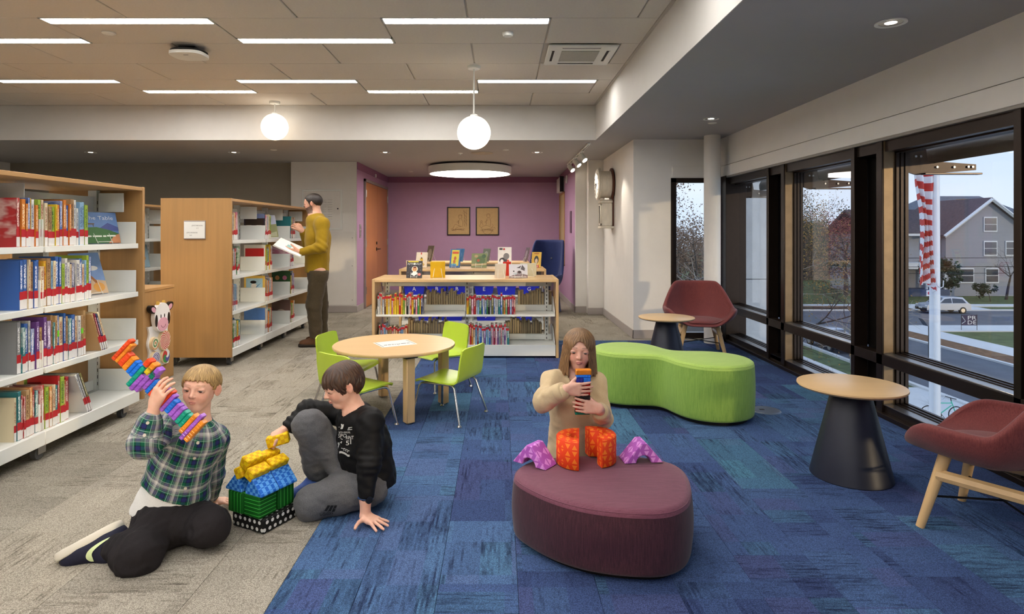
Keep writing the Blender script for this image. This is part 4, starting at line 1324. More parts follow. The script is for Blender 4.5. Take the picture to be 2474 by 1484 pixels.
for q, zz in ((11.6, 0.95), (13.2, 0.95), (14.6, 0.5)):
 mb = MB(); mb.tube([(q, 20.5, GZ), (q, 20.5, GZ + zz)], 0.025, 6); mb.build('post', m_blackmetal, r_)
r_ = root('utility_wires', (40, 60, 0), 'thin black utility wires strung across the street', 'wires')
for q, (z0, z1, yy) in enumerate(((-0.6, -1.4, 66), (-1.6, -2.3, 66), (-2.3, -3.0, 66))):
 mb = MB(); mb.tube([(14, yy, z0), (40, yy, (z0 + z1) / 2 - 0.5), (90, yy, z1)], 0.03, 4); mb.build('wire', m_blackmetal, r_)
# ------------------------------------------------------------------ books
def book_cover(name, rgb, ink, pat):
 t = NT(name)
 c, k = lin(*rgb), lin(*ink)
 v = t.coord('Object', (1, 1, 1))
 x, y, z = t.sep(v)
 oi = t.N('ObjectInfo')
 cb = t.N('CombineXYZ')
 t.L(t.math('MULTIPLY', oi.outputs['Random'], 50.0), cb.inputs[2])
 n = t.noise(t.coord('Object', (9, 1, 58), loc=cb.outputs[0]), 1.0, 2)
 inx = t.math('LESS_THAN', t.math('ABSOLUTE', x), 0.24)
 inz = t.math('LESS_THAN', t.math('ABSOLUTE', t.math('SUBTRACT', z, 0.66)), 0.24)
 txt = t.math('MULTIPLY', t.math('MULTIPLY', inx, inz), t.math('GREATER_THAN', n, 0.5))
 base = c
 if pat:
  n2 = t.noise(t.coord('Object', (1.2, 1, 2.6), loc=cb.outputs[0]), 1.0, 3)
  base = t.ramp(n2, [(0.42, c), (0.5, tuple(0.5 * (a + b) for a, b in zip(c, k))), (0.6, c)])
 t.col(t.mix(txt, base, k))
 return t.done(0.32, 0, 0.5)
BC = {}
for nm, rgb, ink in (('white', (222, 222, 218), (70, 80, 120)), ('cream', (226, 212, 178), (140, 60, 40)), ('yellow', (226, 192, 52), (180, 40, 40)), ('orange', (214, 126, 44), (250, 230, 190)),
                     ('red', (178, 40, 44), (245, 235, 225)), ('crimson', (140, 30, 60), (250, 220, 220)), ('pink', (214, 130, 158), (250, 250, 250)), ('purple', (104, 66, 136), (240, 230, 250)),
                     ('navy', (36, 48, 96), (220, 220, 235)), ('blue', (52, 98, 176), (245, 245, 250)), ('pale blue', (142, 182, 214), (40, 60, 110)), ('teal', (44, 122, 130), (235, 245, 240)),
                     ('green', (62, 132, 72), (240, 245, 225)), ('lime', (160, 188, 66), (40, 80, 40)), ('olive', (120, 116, 62), (240, 230, 200)), ('brown', (110, 74, 50), (235, 215, 180)),
                     ('tan', (186, 152, 108), (90, 50, 30)), ('grey', (132, 134, 138), (240, 240, 240)), ('black', (34, 32, 36), (230, 226, 220)), ('turquoise', (72, 168, 190), (250, 250, 250))):
 BC[nm] = [book_cover(nm.replace(' ', '_') + '_book_cover', rgb, ink, False), book_cover(nm.replace(' ', '_') + '_patterned_cover', rgb, ink, True)]
m_pages = M('book_page_block', (214, 204, 180), 0.8, var=0.12, scale=1, stretch=(60, 1, 1))
m_pages_old = M('aged_page_block', (204, 184, 146), 0.85, var=0.2, scale=1, stretch=(60, 1, 1))
m_lab_w = M('white_spine_label', (232, 230, 228), 0.5)
m_lab_r = M('red_spine_label', (184, 34, 44), 0.45)
m_lab_g = M('lime_sticker', (110, 214, 40), 0.5)
mb = MB()
mb.box((-0.5, -0.5, 0), (-0.40, 0.5, 1), 0.012, 0); mb.box((0.40, -0.5, 0), (0.5, 0.5, 1), 0.012, 0); mb.box((-0.5, -0.5, 0), (0.5, -0.475, 1), 0.01, 0); mb.box((-0.40, -0.475, 0.015), (0.40, 0.475, 0.985), 0, 1)
BOOK = mb.mesh('book', [BC['white'][0], m_pages], 30)
mb = MB()
mb.box((-0.46, -0.506, 0.015), (0.46, -0.498, 0.21), 0, 0); mb.box((-0.5, -0.507, 0.21), (0.5, -0.498, 0.37), 0, 1)
LAB_LOW = mb.mesh('spine_label', [m_lab_w, m_lab_r], 0)
mb = MB()
mb.box((-0.5, -0.506, 0.84), (0.5, -0.498, 0.97), 0, 0)
LAB_TOP = mb.mesh('spine_label', [m_lab_r], 0)
mb = MB()
mb.box((-0.5, -0.507, 0.55), (0.5, -0.498, 0.68), 0, 0)
LAB_LIME = mb.mesh('colour_sticker', [m_lab_g], 0)
BR = random.Random(5)
def put_book(x, y, z, rz, t_, w, h, colour, label, group, lab=None, tilt=0.0, pat=0, lime=False, old=False):
 o = inst('book', BOOK, (x, y, z), (0, 0, rz))
 o.rotation_euler = (Matrix.Rotation(rz, 3, 'Z') @ Matrix.Rotation(tilt, 3, 'Y')).to_euler()
 o.scale = (t_, w, h)
 o.material_slots[0].link = 'OBJECT'
 o.material_slots[0].material = BC[colour][pat]
 if old:
  o.material_slots[1].link = 'OBJECT'
  o.material_slots[1].material = m_pages_old
 tag(o, label, 'book', group)
 if lab is not None:
  inst('spine_label', lab, parent=o)
 if lime:
  inst('colour_sticker', LAB_LIME, parent=o)
 return o
def size_word(t_, h, h0):
 return ('thick' if t_ > 0.026 else 'slim' if t_ < 0.013 else 'tall' if h > h0 * 1.07 else 'short' if h < h0 * 0.9 else 'medium')
def row_of_books(where, group, pos, step, n, rz, hs, ts, ds, cols, lab, first='left', sgn=1, front=None, lean_last=False, old=False, lime_p=0.0):
 """pos: start on the shelf (spine edge), step: unit vector along the row; front: unit vector out of the shelf"""
 p = Vector(pos)
 st, fr_ = Vector(step), Vector(front)
 h0 = sum(hs) / 2
 for i in range(n):
  t_ = BR.uniform(*ts)
  h = BR.uniform(*hs)
  w = BR.uniform(*ds)
  c = BR.choice(cols)
  tilt = 0.0
  k = p + st * (t_ / 2) - fr_ * (w / 2 + BR.uniform(0, 0.012))
  put_book(k.x, k.y, k.z, rz, t_ - 0.0012, w, h, c, '%s %s book, %s from %s, %s' % (size_word(t_, h, h0), c, WORDS[i + 1], first, where), group, lab, tilt, BR.random() < 0.45, BR.random() < lime_p, old)
  p = p + st * t_
 return p
# ------------------------------------------------------------------ tall bookcases on castors
SZ = [1.215, 0.87, 0.525, 0.165]
def castor(par, x, y):
 mb = MB(); mb.box((x - 0.035, y - 0.035, 0.075), (x + 0.035, y + 0.035, 0.085), 0.002); mb.box((x - 0.022, y - 0.03, 0.03), (x - 0.016, y + 0.03, 0.078)); mb.box((x + 0.016, y - 0.03, 0.03), (x + 0.022, y + 0.03, 0.078))
 f_ = mb.build('castor', m_satin, par)
 mb = MB(); mb.cyl((x - 0.015, y - 0.012, 0.036), (x + 0.015, y - 0.012, 0.036), 0.036, n=20); mb.build('wheel', M('grey_castor_tyre', (74, 76, 80), 0.6), f_)
def tall_bookcase(label, x0, x1, y0, y1, posts, back=True, both=True):
 r_ = root('bookcase', ((x0 + x1) / 2, (y0 + y1) / 2, 0), label, 'bookcase', 'tall bookcases on castors')
 for yy in (y0, y1 - 0.025):
  mb = MB(); mb.box((x0, yy, 0.092), (x1, yy + 0.025, 1.622), 0.002); mb.build('end_panel', m_oak, r_)
 mb = MB(); mb.box((x0 + 0.004, y0 + 0.025, 1.594), (x1 - 0.004, y1 - 0.025, 1.62), 0.002); mb.build('top_board', m_oak_y, r_)
 xm = (x0 + x1) / 2
 for yy in posts:
  mb = MB()
  mb.box((xm - 0.03, yy - 0.02, 0.10), (xm + 0.03, yy + 0.02, 1.594))
  po = mb.build('post', m_offwhite, r_)
  mb = MB()
  for q in range(28):
   zz = 0.2 + q * 0.048
   mb.box((xm + 0.0302, yy - 0.012, zz), (xm + 0.0306, yy - 0.006, zz + 0.024))
  mb.build('slots', m_slot, po, 0)
 sides = (1, -1) if both else (1,)
 for s_ in sides:
  xf = x1 - 0.02 if s_ > 0 else x0 + 0.02
  for zi, z in enumerate(SZ):
   for a, b in zip(posts, posts[1:]):
    a, b = a + 0.008, b - 0.008
    mb = MB()
    xa, xb = sorted((xf, xm + s_ * 0.035))
    hb = 0.028
    mb.box((xa, a, z - hb), (xb, b, z), 0.004)
    if zi < 3:
     xl = sorted((xf - s_ * 0.006, xf + s_ * 0.003)); mb.box((xl[0], a, z - 0.033), (xl[1], b, z + 0.002), 0.002)
    sh = mb.build('shelf', m_offwhite, r_)
    if s_ > 0:
     for yy in (a + 0.001, b - 0.005):
      mb = MB(); mb.box((xa + 0.005, yy, z), (xb - 0.012, yy + 0.004, z + 0.155), 0.0018); mb.build('end_bracket', m_offwhite, sh)
  for a, b in zip(posts, posts[1:]):
   mb = MB(); xa, xb = sorted((xf + s_ * 0.008, xf - s_ * 0.015)); mb.box((xa, a, 0.086), (xb, b, 0.166), 0.004); mb.build('kick_plate', m_offwhite, r_)
 for a, b in zip(posts, posts[1:]):
  mb = MB(); mb.box((xm - 0.3, a, 0.10), (xm + 0.3, b, 0.13)); mb.build('base_deck', m_offwhite, r_)
  mb = MB(); mb.box((xm - 0.01, a, 1.40), (xm + 0.01, b, 1.55), 0.002); mb.build('rail', m_offwhite, r_)
  mb = MB(); mb.box((xm + 0.05, b - 0.03, 1.44), (x1 - 0.11, b - 0.024, 1.575), 0.002); mb.build('canopy_bracket', m_offwhite, r_)
  mb = MB(); mb.box((xm - 0.008, a + 0.02, 0.17), (xm + 0.008, b - 0.02, 0.24)); mb.box((xm - 0.008, a + 0.02, 0.53), (xm + 0.008, b - 0.02, 0.60)); mb.box((xm - 0.008, a + 0.02, 0.87), (xm + 0.008, b - 0.02, 0.94)); mb.box((xm - 0.008, a + 0.02, 1.215), (xm + 0.008, b - 0.02, 1.28)); mb.build('divider', m_offwhite, r_)
 n = max(2, len(posts))
 for q in range(n):
  yy = y0 + 0.14 + (y1 - y0 - 0.28) * q / (n - 1)
  castor(r_, x1 - 0.075, yy)
  castor(r_, x0 + 0.075, yy)
 return r_
XF_ = -2.57
tall_bookcase('oak bookcase with white shelves nearest the viewpoint, cut by the picture edge', -3.25, XF_, 2.62, 4.50, [2.66, 3.53, 4.455])
tall_bookcase('oak bookcase with a white end sign where the person browses', -3.25, XF_, 5.95, 8.50, [5.99, 6.88, 7.70, 8.46])
tall_bookcase('farther oak bookcase glimpsed between the two tall bookcases', -4.78, -4.10, 5.2, 8.6, [5.24, 6.1, 7.0, 7.8, 8.56])
ALLC = list(BC)
SHN = ['top', 'second', 'third', 'bottom']
mixA = [['cream', 'orange', 'yellow', 'white', 'pale blue', 'lime', 'orange', 'tan', 'white', 'blue', 'red'], ['blue', 'white', 'navy', 'yellow', 'white', 'blue', 'lime', 'cream', 'tan', 'pale blue'],
  ['teal', 'white', 'cream', 'yellow', 'purple', 'tan', 'blue', 'grey', 'green', 'white'], ['red', 'tan', 'purple', 'cream', 'lime', 'teal', 'red', 'orange', 'brown']]
endA = []
for i, z in enumerate(SZ):
 n = [24, 24, 22, 18][i]
 # rows run away from us; the far end is where the displayed book stands
 p = Vector((XF_ - 0.035, [3.36, 3.38, 3.36, 3.34][i], z))
 e = row_of_books('%s shelf, nearest tall bookcase' % SHN[i], 'books on the nearest bookcase', p, (0, 1, 0), n, R(90), (0.225, 0.285) if i != 2 else (0.22, 0.29), (0.014, 0.034), (0.17, 0.24), mixA[i], LAB_LOW, 'near end', front=(1, 0, 0), lime_p=0.12 if i in (1, 2) else 0)
 endA.append(e.y)
mixB = ['white', 'cream', 'yellow', 'green', 'pale blue', 'white', 'grey', 'red', 'navy', 'lime', 'tan', 'crimson', 'purple', 'teal', 'orange', 'pink', 'brown', 'white']
BN = ['near', 'middle', 'far']
endB = {}
for i, z in enumerate(SZ):
 for bay, (ya, n) in enumerate(((6.005, [8, 9, 8, 8][i]), (6.915, [6, 9, 9, 9][i]), (7.755, [6, 5, 5, 5][i]))):
  e = row_of_books('%s bay of %s shelf, browsed bookcase' % (BN[bay], SHN[i]), 'books on the bookcase where the person browses', (XF_ - 0.035, ya, z), (0, 1, 0), n, R(90), (0.225, 0.285), (0.017, 0.034), (0.17, 0.24), mixB, LAB_LOW, 'near end', front=(1, 0, 0))
  endB[i, bay] = e.y
# ------------------------------------------------------------------ books shown face-on
_pc = {}
def pmat(rgb):
 return M('print_%02x%02x%02x' % rgb, rgb, 0.35, var=0.05, scale=20)
def display_book(x, y, z, rz, lean, w, h, t_, label, cover, art, easel=True, letters=(), back=False, group='books on display', spine=None):
 """stands upright facing local -Y, turned by rz, leaning back by lean"""
 r_ = local_root('display_book', label, 'book', group)
 Mx = Matrix.Rotation(-lean, 4, 'X')
 mb = MB(); mb.box((-w / 2, -t_ / 2, 0.004), (w / 2, -t_ / 2 + 0.003, h), 0.001, M4=Mx); fc = mb.build('cover', pmat(cover), r_)
 mb = MB(); mb.box((-w / 2, t_ / 2 - 0.003, 0.004), (w / 2, t_ / 2, h), 0.001, M4=Mx); mb.box((-w / 2 - 0.001, -t_ / 2, 0.004), (-w / 2 + 0.003, t_ / 2, h), 0.001, M4=Mx); mb.build('back_cover', pmat(spine or cover), r_)
 mb = MB(); mb.box((-w / 2 + 0.003, -t_ / 2 + 0.003, 0.007), (w / 2 - 0.004, t_ / 2 - 0.003, h - 0.004), M4=Mx); mb.build('pages', m_pages, r_)
 if art or letters:
  mats, idx = [], {}
  mb = MB()
  lay_ = 0
  yo = -t_ / 2 - 0.0003 if not back else t_ / 2 + 0.0003
  for poly, rgb in art:
   if rgb not in idx:
    idx[rgb] = len(mats); mats.append(pmat(rgb))
   lay_ += 1
   yy = yo - (0.00025 * lay_ if not back else -0.00025 * lay_)
   pts = [Mx @ Vector(((px - 0.5) * w, yy, 0.004 + pz * (h - 0.004))) for px, pz in poly]
   mb.add(pts, [tuple(range(len(pts)))], idx[rgb])
  for (tx, px, pz, hh, ww, rgb) in letters:
   if rgb not in idx:
    idx[rgb] = len(mats); mats.append(pmat(rgb))
   lay_ += 1
   lettering(mb, tx, hh * h, Mx @ frame4(((px - 0.5) * w, yo - 0.00025 * lay_, pz * h), (1, 0, 0), (0, 0, 1), (0, -1, 0)), idx[rgb], ww * w)
  mb.build('cover_picture', mats, fc, 0)
 if easel:
  mb = MB()
  s_ = w * 0.22
  for sx in (-s_, s_):
   bk = Mx @ Vector((sx, t_ / 2 + 0.006, h * 0.62))
   mb.tube([(sx * 1.5, 0.10 * h / 0.25 + 0.02, 0.003), tuple(bk), (sx * 0.9, -t_ / 2 - 0.022, 0.003), (sx * 0.9, -t_ / 2 - 0.022, 0.016)], 0.0019, 5)
  mb.tube([(-s_ * 0.9, -t_ / 2 - 0.022, 0.016), (s_ * 0.9, -t_ / 2 - 0.022, 0.016)], 0.0019, 5)
  mb.tube([(-s_ * 1.5, 0.10 * h / 0.25 + 0.02, 0.003), (s_ * 1.5, 0.10 * h / 0.25 + 0.02, 0.003)], 0.0019, 5)
  mb.build('wire_stand', m_offwhite, r_)
 r_.location = (x, y, z)
 r_.rotation_euler = (0, 0, rz)
 return r_
def ell(cx, cz, rx, rz_, n=18, a0=0, a1=360):
 return [(cx + rx * math.cos(R(a0 + (a1 - a0) * i / n)), cz + rz_ * math.sin(R(a0 + (a1 - a0) * i / n))) for i in range(n + (0 if a1 - a0 == 360 else 1))]
SKY, HILL, SAND = (106, 140, 196), (62, 108, 58), (196, 132, 92)
full = [(0, 0), (1, 0), (1, 1), (0, 1)]
table_art = [([(0, 0.45), (1, 0.45), (1, 1), (0, 1)], SKY), ([(0.5, 0.5), (0.72, 0.66), (1, 0.52), (1, 0.4), (0.5, 0.4)], (74, 86, 150)), ([(0, 0), (1, 0), (1, 0.3), (0.75, 0.42), (0.4, 0.52), (0, 0.5)], HILL),
             ([(0.66, 0), (1, 0), (1, 0.3), (0.85, 0.25)], SAND), ([(0.08, 0.60), (0.34, 0.60), (0.36, 0.64), (0.06, 0.64)], (110, 84, 60)), ([(0.09, 0.53), (0.11, 0.53), (0.12, 0.6), (0.10, 0.6)], (80, 60, 44)), ([(0.31, 0.53), (0.33, 0.53), (0.32, 0.6), (0.30, 0.6)], (80, 60, 44)),
             ([(0.02, 0.2), (0.22, 0.2), (0.22, 0.25), (0.02, 0.25)], (226, 232, 220)), ([(0.25, 0.2), (0.5, 0.2), (0.5, 0.25), (0.25, 0.25)], (226, 232, 220)), ([(0.53, 0.2), (0.62, 0.2), (0.62, 0.25), (0.53, 0.25)], (226, 232, 220)), ([(0.64, 0.21), (0.88, 0.21), (0.88, 0.26), (0.64, 0.26)], (226, 232, 220))]
# the shelf faces +X: a displayed book turned 90 degrees faces out
FX = R(72)
display_book(-2.74, 4.285, SZ[0], FX, R(14), 0.275, 0.225, 0.012, 'picture book showing a hilltop table under blue sky, top shelf', (90, 126, 180), table_art, True, (('The Table', 0.5, 0.76, 0.17, 0.78, (226, 232, 238)),), group='books shown face-on in the tall bookcases')
guitar = [(full, (116, 150, 206)), ([(0, 0), (1, 0), (1, 0.3), (0, 0.42)], (196, 170, 140)), (ell(0.35, 0.42, 0.16, 0.12), (92, 58, 44)), ([(0.4, 0.5), (0.46, 0.52), (0.82, 0.2), (0.75, 0.14)], (150, 96, 48)), (ell(0.72, 0.16, 0.2, 0.11), (206, 150, 70)), (ell(0.62, 0.62, 0.22, 0.06), (226, 232, 240)), ([(0.1, 0.72), (0.6, 0.72), (0.6, 0.78), (0.1, 0.78)], (206, 120, 60)), ([(0.15, 0.84), (0.5, 0.84), (0.5, 0.93), (0.15, 0.93)], (190, 70, 60))]
display_book(-2.755, 4.22, SZ[1], FX, R(20), 0.21, 0.30, 0.012, 'blue picture book with a guitar player, nearest bookcase second shelf', (116, 150, 206), guitar, True, group='books shown face-on in the tall bookcases')
for q, (c, hh) in enumerate((('tan', 0.27), ('crimson', 0.265), ('navy', 0.26), ('cream', 0.27))):
 put_book(-2.70, 4.045 + q * 0.02, SZ[2] + 0.004, R(90), 0.015, 0.22, hh, c, 'leaning %s book beyond the upright row on third shelf, nearest bookcase' % c, 'leaning books on the nearest bookcase', LAB_LOW, R(-22))
for q, (c, hh) in enumerate((('white', 0.28), ('grey', 0.285), ('olive', 0.28))):
 put_book(-2.70, 3.90 + q * 0.02, SZ[3] + 0.004, R(90), 0.016, 0.23, hh, c, 'leaning %s book beyond the upright row on bottom shelf, nearest bookcase' % c, 'leaning books on the nearest bookcase', LAB_LOW, R(-24))
tB = [((44, 44, 96), [(full, (60, 50, 110)), (ell(0.45, 0.45, 0.28, 0.22), (196, 136, 60)), (ell(0.4, 0.3, 0.2, 0.16), (226, 170, 80)), ([(0, 0), (1, 0), (1, 0.14), (0, 0.2)], (70, 120, 60)), (ell(0.7, 0.5, 0.2, 0.18), (130, 90, 130))], 'dark blue picture book with glowing figure'),
      ((226, 176, 110), [(full, (226, 176, 110)), (ell(0.3, 0.6, 0.2, 0.25), (190, 170, 160)), ([(0, 0.1), (0.8, 0.1), (0.5, 0.6)], (236, 190, 120))], 'peach picture book'),
      ((150, 166, 206), [(full, (170, 180, 216)), (ell(0.5, 0.4, 0.3, 0.2), (206, 206, 226)), (ell(0.5, 0.75, 0.25, 0.1), (120, 140, 190))], 'pale lilac picture book'),
      ((86, 130, 190), [(full, (86, 130, 190)), ([(0, 0), (1, 0), (1, 0.3), (0, 0.2)], (196, 160, 90))], 'blue picture book')]
for i in range(4):
 c, a, nm = tB[i]
 display_book(-2.73, endB[i, 0] + 0.11, SZ[i], FX, R(15), 0.19, 0.25, 0.01, '%s face-on in near bay, %s shelf, browsed bookcase' % (nm, SHN[i]), c, a, i == 0, group='books shown face-on in the tall bookcases')
tC = [((190, 200, 216), [([(0, 0.55), (1, 0.55), (1, 1), (0, 1)], (186, 196, 222)), ([(0, 0), (1, 0), (1, 0.62), (0.6, 0.58), (0.3, 0.45), (0, 0.5)], (134, 138, 84)), ([(0.1, 0.05), (0.95, 0.1), (0.95, 0.3), (0.4, 0.16)], (176, 176, 140)), ([(0, 0.0), (1, 0.0), (1, 0.06), (0, 0.06)], (200, 196, 190))], 'wide landscape book with hills in a shiny sleeve', 0.40, 0.29),
      ((226, 226, 220), [(full, (226, 226, 220)), (ell(0.5, 0.3, 0.3, 0.15), (200, 206, 190))], 'white picture book', 0.13, 0.26),
      ((130, 120, 150), [(full, (150, 150, 176)), (ell(0.5, 0.35, 0.25, 0.2), (206, 90, 120)), (ell(0.5, 0.6, 0.2, 0.12), (90, 90, 130))], 'mauve picture book with pink figure', 0.2, 0.26),
      ((226, 206, 160), [(full, (226, 206, 160)), ([(0.2, 0.05), (0.7, 0.05), (0.6, 0.4), (0.3, 0.3)], (70, 140, 120))], 'cream picture book with green shape', 0.15, 0.27)]
for i in range(4):
 c, a, nm, w_, h_ = tC[i]
 display_book(-2.735, endB[i, 1] + 0.04 + w_ / 2, SZ[i], FX, R(12), w_, h_, 0.01, '%s face-on, middle bay, %s shelf, browsed bookcase' % (nm, SHN[i]), c, a, False, group='books shown face-on in the tall bookcases')
# face-on books standing at the back behind the white brackets
for (i, bay, rgb, art, nm) in ((0, 0, (52, 40, 60), [([(0.05, 0.3), (0.95, 0.3), (0.95, 0.9), (0.05, 0.9)], (58, 44, 36)), ([(0.0, 0.82), (1, 0.82), (1, 1), (0, 1)], (120, 134, 176)), ([(0.12, 0.36), (0.36, 0.36), (0.36, 0.55), (0.12, 0.55)], (206, 200, 170)), ([(0.6, 0.36), (0.85, 0.36), (0.85, 0.55), (0.6, 0.55)], (206, 200, 170))], 'dark framed picture book'),
                           (1, 0, (224, 216, 206), [([(0.06, 0.3), (0.96, 0.3), (0.96, 0.86), (0.06, 0.86)], (184, 40, 40)), (ell(0.5, 0.4, 0.1, 0.1), (120, 70, 50))], 'red fronted picture book'),
                           (2, 0, (226, 186, 90), [([(0.1, 0.28), (0.9, 0.28), (0.9, 0.9), (0.1, 0.9)], (170, 206, 226)), (ell(0.48, 0.6, 0.14, 0.1), (230, 225, 220)), (ell(0.45, 0.75, 0.15, 0.06), (30, 28, 30)), ([(0.3, 0.3), (0.7, 0.3), (0.6, 0.5), (0.4, 0.5)], (96, 150, 70)), ([(0.55, 0.5), (0.85, 0.74), (0.6, 0.58)], (60, 120, 190))], 'yellow bordered picture book'),
                           (3, 0, (84, 124, 190), [], 'plain blue book'), (2, 1, (50, 90, 50), [(ell(0.3, 0.7, 0.12, 0.1), (206, 150, 90)), (ell(0.7, 0.7, 0.12, 0.1), (206, 120, 150)), ([(0.1, 0.2), (0.9, 0.2), (0.9, 0.5), (0.1, 0.5)], (70, 130, 50))], 'green picture book'), (3, 1, (120, 92, 84), [(ell(0.5, 0.45, 0.25, 0.14), (190, 170, 150))], 'brown picture book')):
 yy = [6.905, 7.745][bay]
 display_book(-2.725, yy, SZ[i], 0, 0, 0.23, 0.285, 0.012, '%s facing us above the plate beyond %s shelf %s bay, browsed bookcase' % (nm, SHN[i], BN[bay]), rgb, art, False, group='books shown face-on in the tall bookcases')
# books seen through the gap, on the farther bookcase
for (i, yy, rgb, art, nm) in ((0, 7.05, (226, 216, 196), [(ell(0.55, 0.5, 0.2, 0.3), (206, 110, 100)), (ell(0.6, 0.7, 0.08, 0.07), (90, 50, 40)), ([(0.5, 0.1), (0.6, 0.1), (0.62, 0.35), (0.5, 0.35)], (120, 140, 180))], 'cream picture book with red figure'), (1, 7.0, (60, 50, 70), [(ell(0.4, 0.3, 0.3, 0.2), (140, 60, 80)), ([(0.1, 0.7), (0.9, 0.7), (0.9, 0.95), (0.1, 0.95)], (80, 130, 160))], 'dark picture book'),
                          (2, 7.05, (50, 54, 70), [(ell(0.5, 0.5, 0.3, 0.3), (90, 100, 120))], 'dusky blue picture book'), (1, 7.4, (150, 180, 196), [(ell(0.5, 0.4, 0.3, 0.14), (176, 140, 90))], 'pale blue picture book')):
 display_book(-4.26, yy, SZ[i], R(72), R(12), 0.22, 0.28, 0.012, '%s on the farther bookcase glimpsed through the gap' % nm, rgb, art, False, group='books on the farther bookcase')
# sign on the end panel
r_ = root('shelf_sign', (-2.9, 5.94, 1.2), 'white printed shelf sign on the oak end panel', 'sign')
xs0, xs1 = P(444, 0, 5.94).x, P(496, 0, 5.94).x
z0, z1 = P(0, 578, 5.94).z, P(0, 533, 5.94).z
mb = MB(); mb.box((xs0, 5.938, z0), (xs1, 5.95, z1), 0.002); mb.build('holder', m_base, r_)
mb = MB(); mb.box((xs0 + 0.004, 5.9355, z0 + 0.008), (xs1 - 0.004, 5.938, z1 - 0.012)); sh = mb.build('card', m_offwhite, r_)
mb = MB()
for tx, fx, fz, ww in (('JE PICTURE BOOKS', 0.64, 0.70, 0.105), ('C-Y', 0.64, 0.56, 0.02), ('JE PICTURE BOOKS', 0.40, 0.32, 0.105), ('A-H', 0.33, 0.18, 0.02)):
 lettering(mb, tx, 0.016, frame4((xs0 + fx * (xs1 - xs0), 5.935, z0 + fz * (z1 - z0)), (1, 0, 0), (0, 0, 1), (0, -1, 0)), width=ww)
mb.build('lettering', M('black_print', (40, 40, 44), 0.7), sh, 0)
# ------------------------------------------------------------------ low cabinet with the cow activity panel
r_ = root('low_cabinet', (-3.2, 5.1, 0), 'low oak cabinet between the bookcases carrying the cow panel', 'cabinet')
mb = MB(); mb.box((-3.55, 4.56, 0.0), (-2.95, 5.62, 0.795), 0.003); mb.build('body', m_oak, r_)
mb = MB(); mb.box((-3.56, 4.55, 0.795), (-2.945, 5.63, 0.82), 0.003); mb.build('top', m_oak_y, r_)
XP = frame4((-2.95, 5.345, 0.41), (0, 1, 0), (0, 0, 1), (1, 0, 0))      # x along the cabinet side, y up, z outwards
r_ = root('cow_activity_panel', (-2.94, 5.345, 0.14), 'white toy wall panel with cow head and spinning swirl discs', 'toy panel')
m_toyw = M('toy_white', (238, 238, 240), 0.35, var=0.01)
m_toyk = M('toy_black', (18, 18, 20), 0.35)
m_toyp = M('toy_pink', (222, 168, 188), 0.35)
m_birch = M('toy_birch_edge', (236, 214, 172), 0.5)
board = []
for q in range(25):
 z_ = -0.27 + 0.36 * q / 24
 board.append((0.155 + 0.012 * math.sin(q * 0.55), z_))
poly = board + [(-a, b) for a, b in reversed(board)]
mb = MB(); mb.prism(poly, 0.001, 0.016, XP); mb.build('board', m_toyw, r_)
mb = MB(); hd_ = [(0.12 * math.cos(R(a)) * (1.0 if math.sin(R(a)) < 0 else 1.02), 0.155 + 0.125 * math.sin(R(a))) for a in range(0, 360, 10)]
mb.prism(hd_, 0.016, 0.05, XP); hc = mb.build('cow_head', m_toyw, r_)
for s_ in (-1, 1):
 mb = MB(); mb.prism([(s_ * 0.135 + 0.05 * math.cos(R(a)), 0.235 + 0.034 * math.sin(R(a)) + s_ * 0.3 * 0.05 * math.cos(R(a))) for a in range(0, 360, 20)], 0.016, 0.045, XP); e_ = mb.build('ear', m_toyk, hc)
 mb = MB(); mb.prism([(s_ * 0.130 + 0.034 * math.cos(R(a)), 0.232 + 0.022 * math.sin(R(a)) + s_ * 0.3 * 0.034 * math.cos(R(a))) for a in range(0, 360, 20)], 0.045, 0.047, XP); mb.build('ear_lining', m_toyp, hc)
 mb = MB(); mb.prism([(s_ * 0.098 + 0.02 * math.cos(R(a)), 0.135 + 0.052 * math.sin(R(a))) for a in range(0, 360, 20)], 0.05, 0.0515, XP); mb.build('patch', m_toyk, hc)
 mb = MB(); mb.prism([(s_ * 0.028 + 0.007 * math.cos(R(a)), 0.165 + 0.017 * math.sin(R(a))) for a in range(0, 360, 20)], 0.05, 0.0515, XP); mb.build('eye', m_toyk, hc)
 mb = MB(); mb.prism([(s_ * 0.045 - 0.014, 0.262), (s_ * 0.045 + 0.014, 0.262), (s_ * 0.045, 0.295)], 0.02, 0.046, XP); mb.build('horn', M('toy_gold', (206, 170, 84), 0.4), hc)
mb = MB(); mb.prism([(0.08 * math.cos(R(a)), 0.095 + 0.058 * math.sin(R(a))) for a in range(0, 360, 12)], 0.05, 0.056, XP); mz = mb.build('muzzle', m_toyp, hc)
mb = MB(); mb.tube([XP @ Vector((0.035 * math.cos(R(a)), 0.095 + 0.028 * math.sin(R(a)), 0.0565)) for a in range(190, 351, 16)], 0.002, 5); mb.build('smile', M('toy_brown', (110, 60, 70), 0.5), mz)
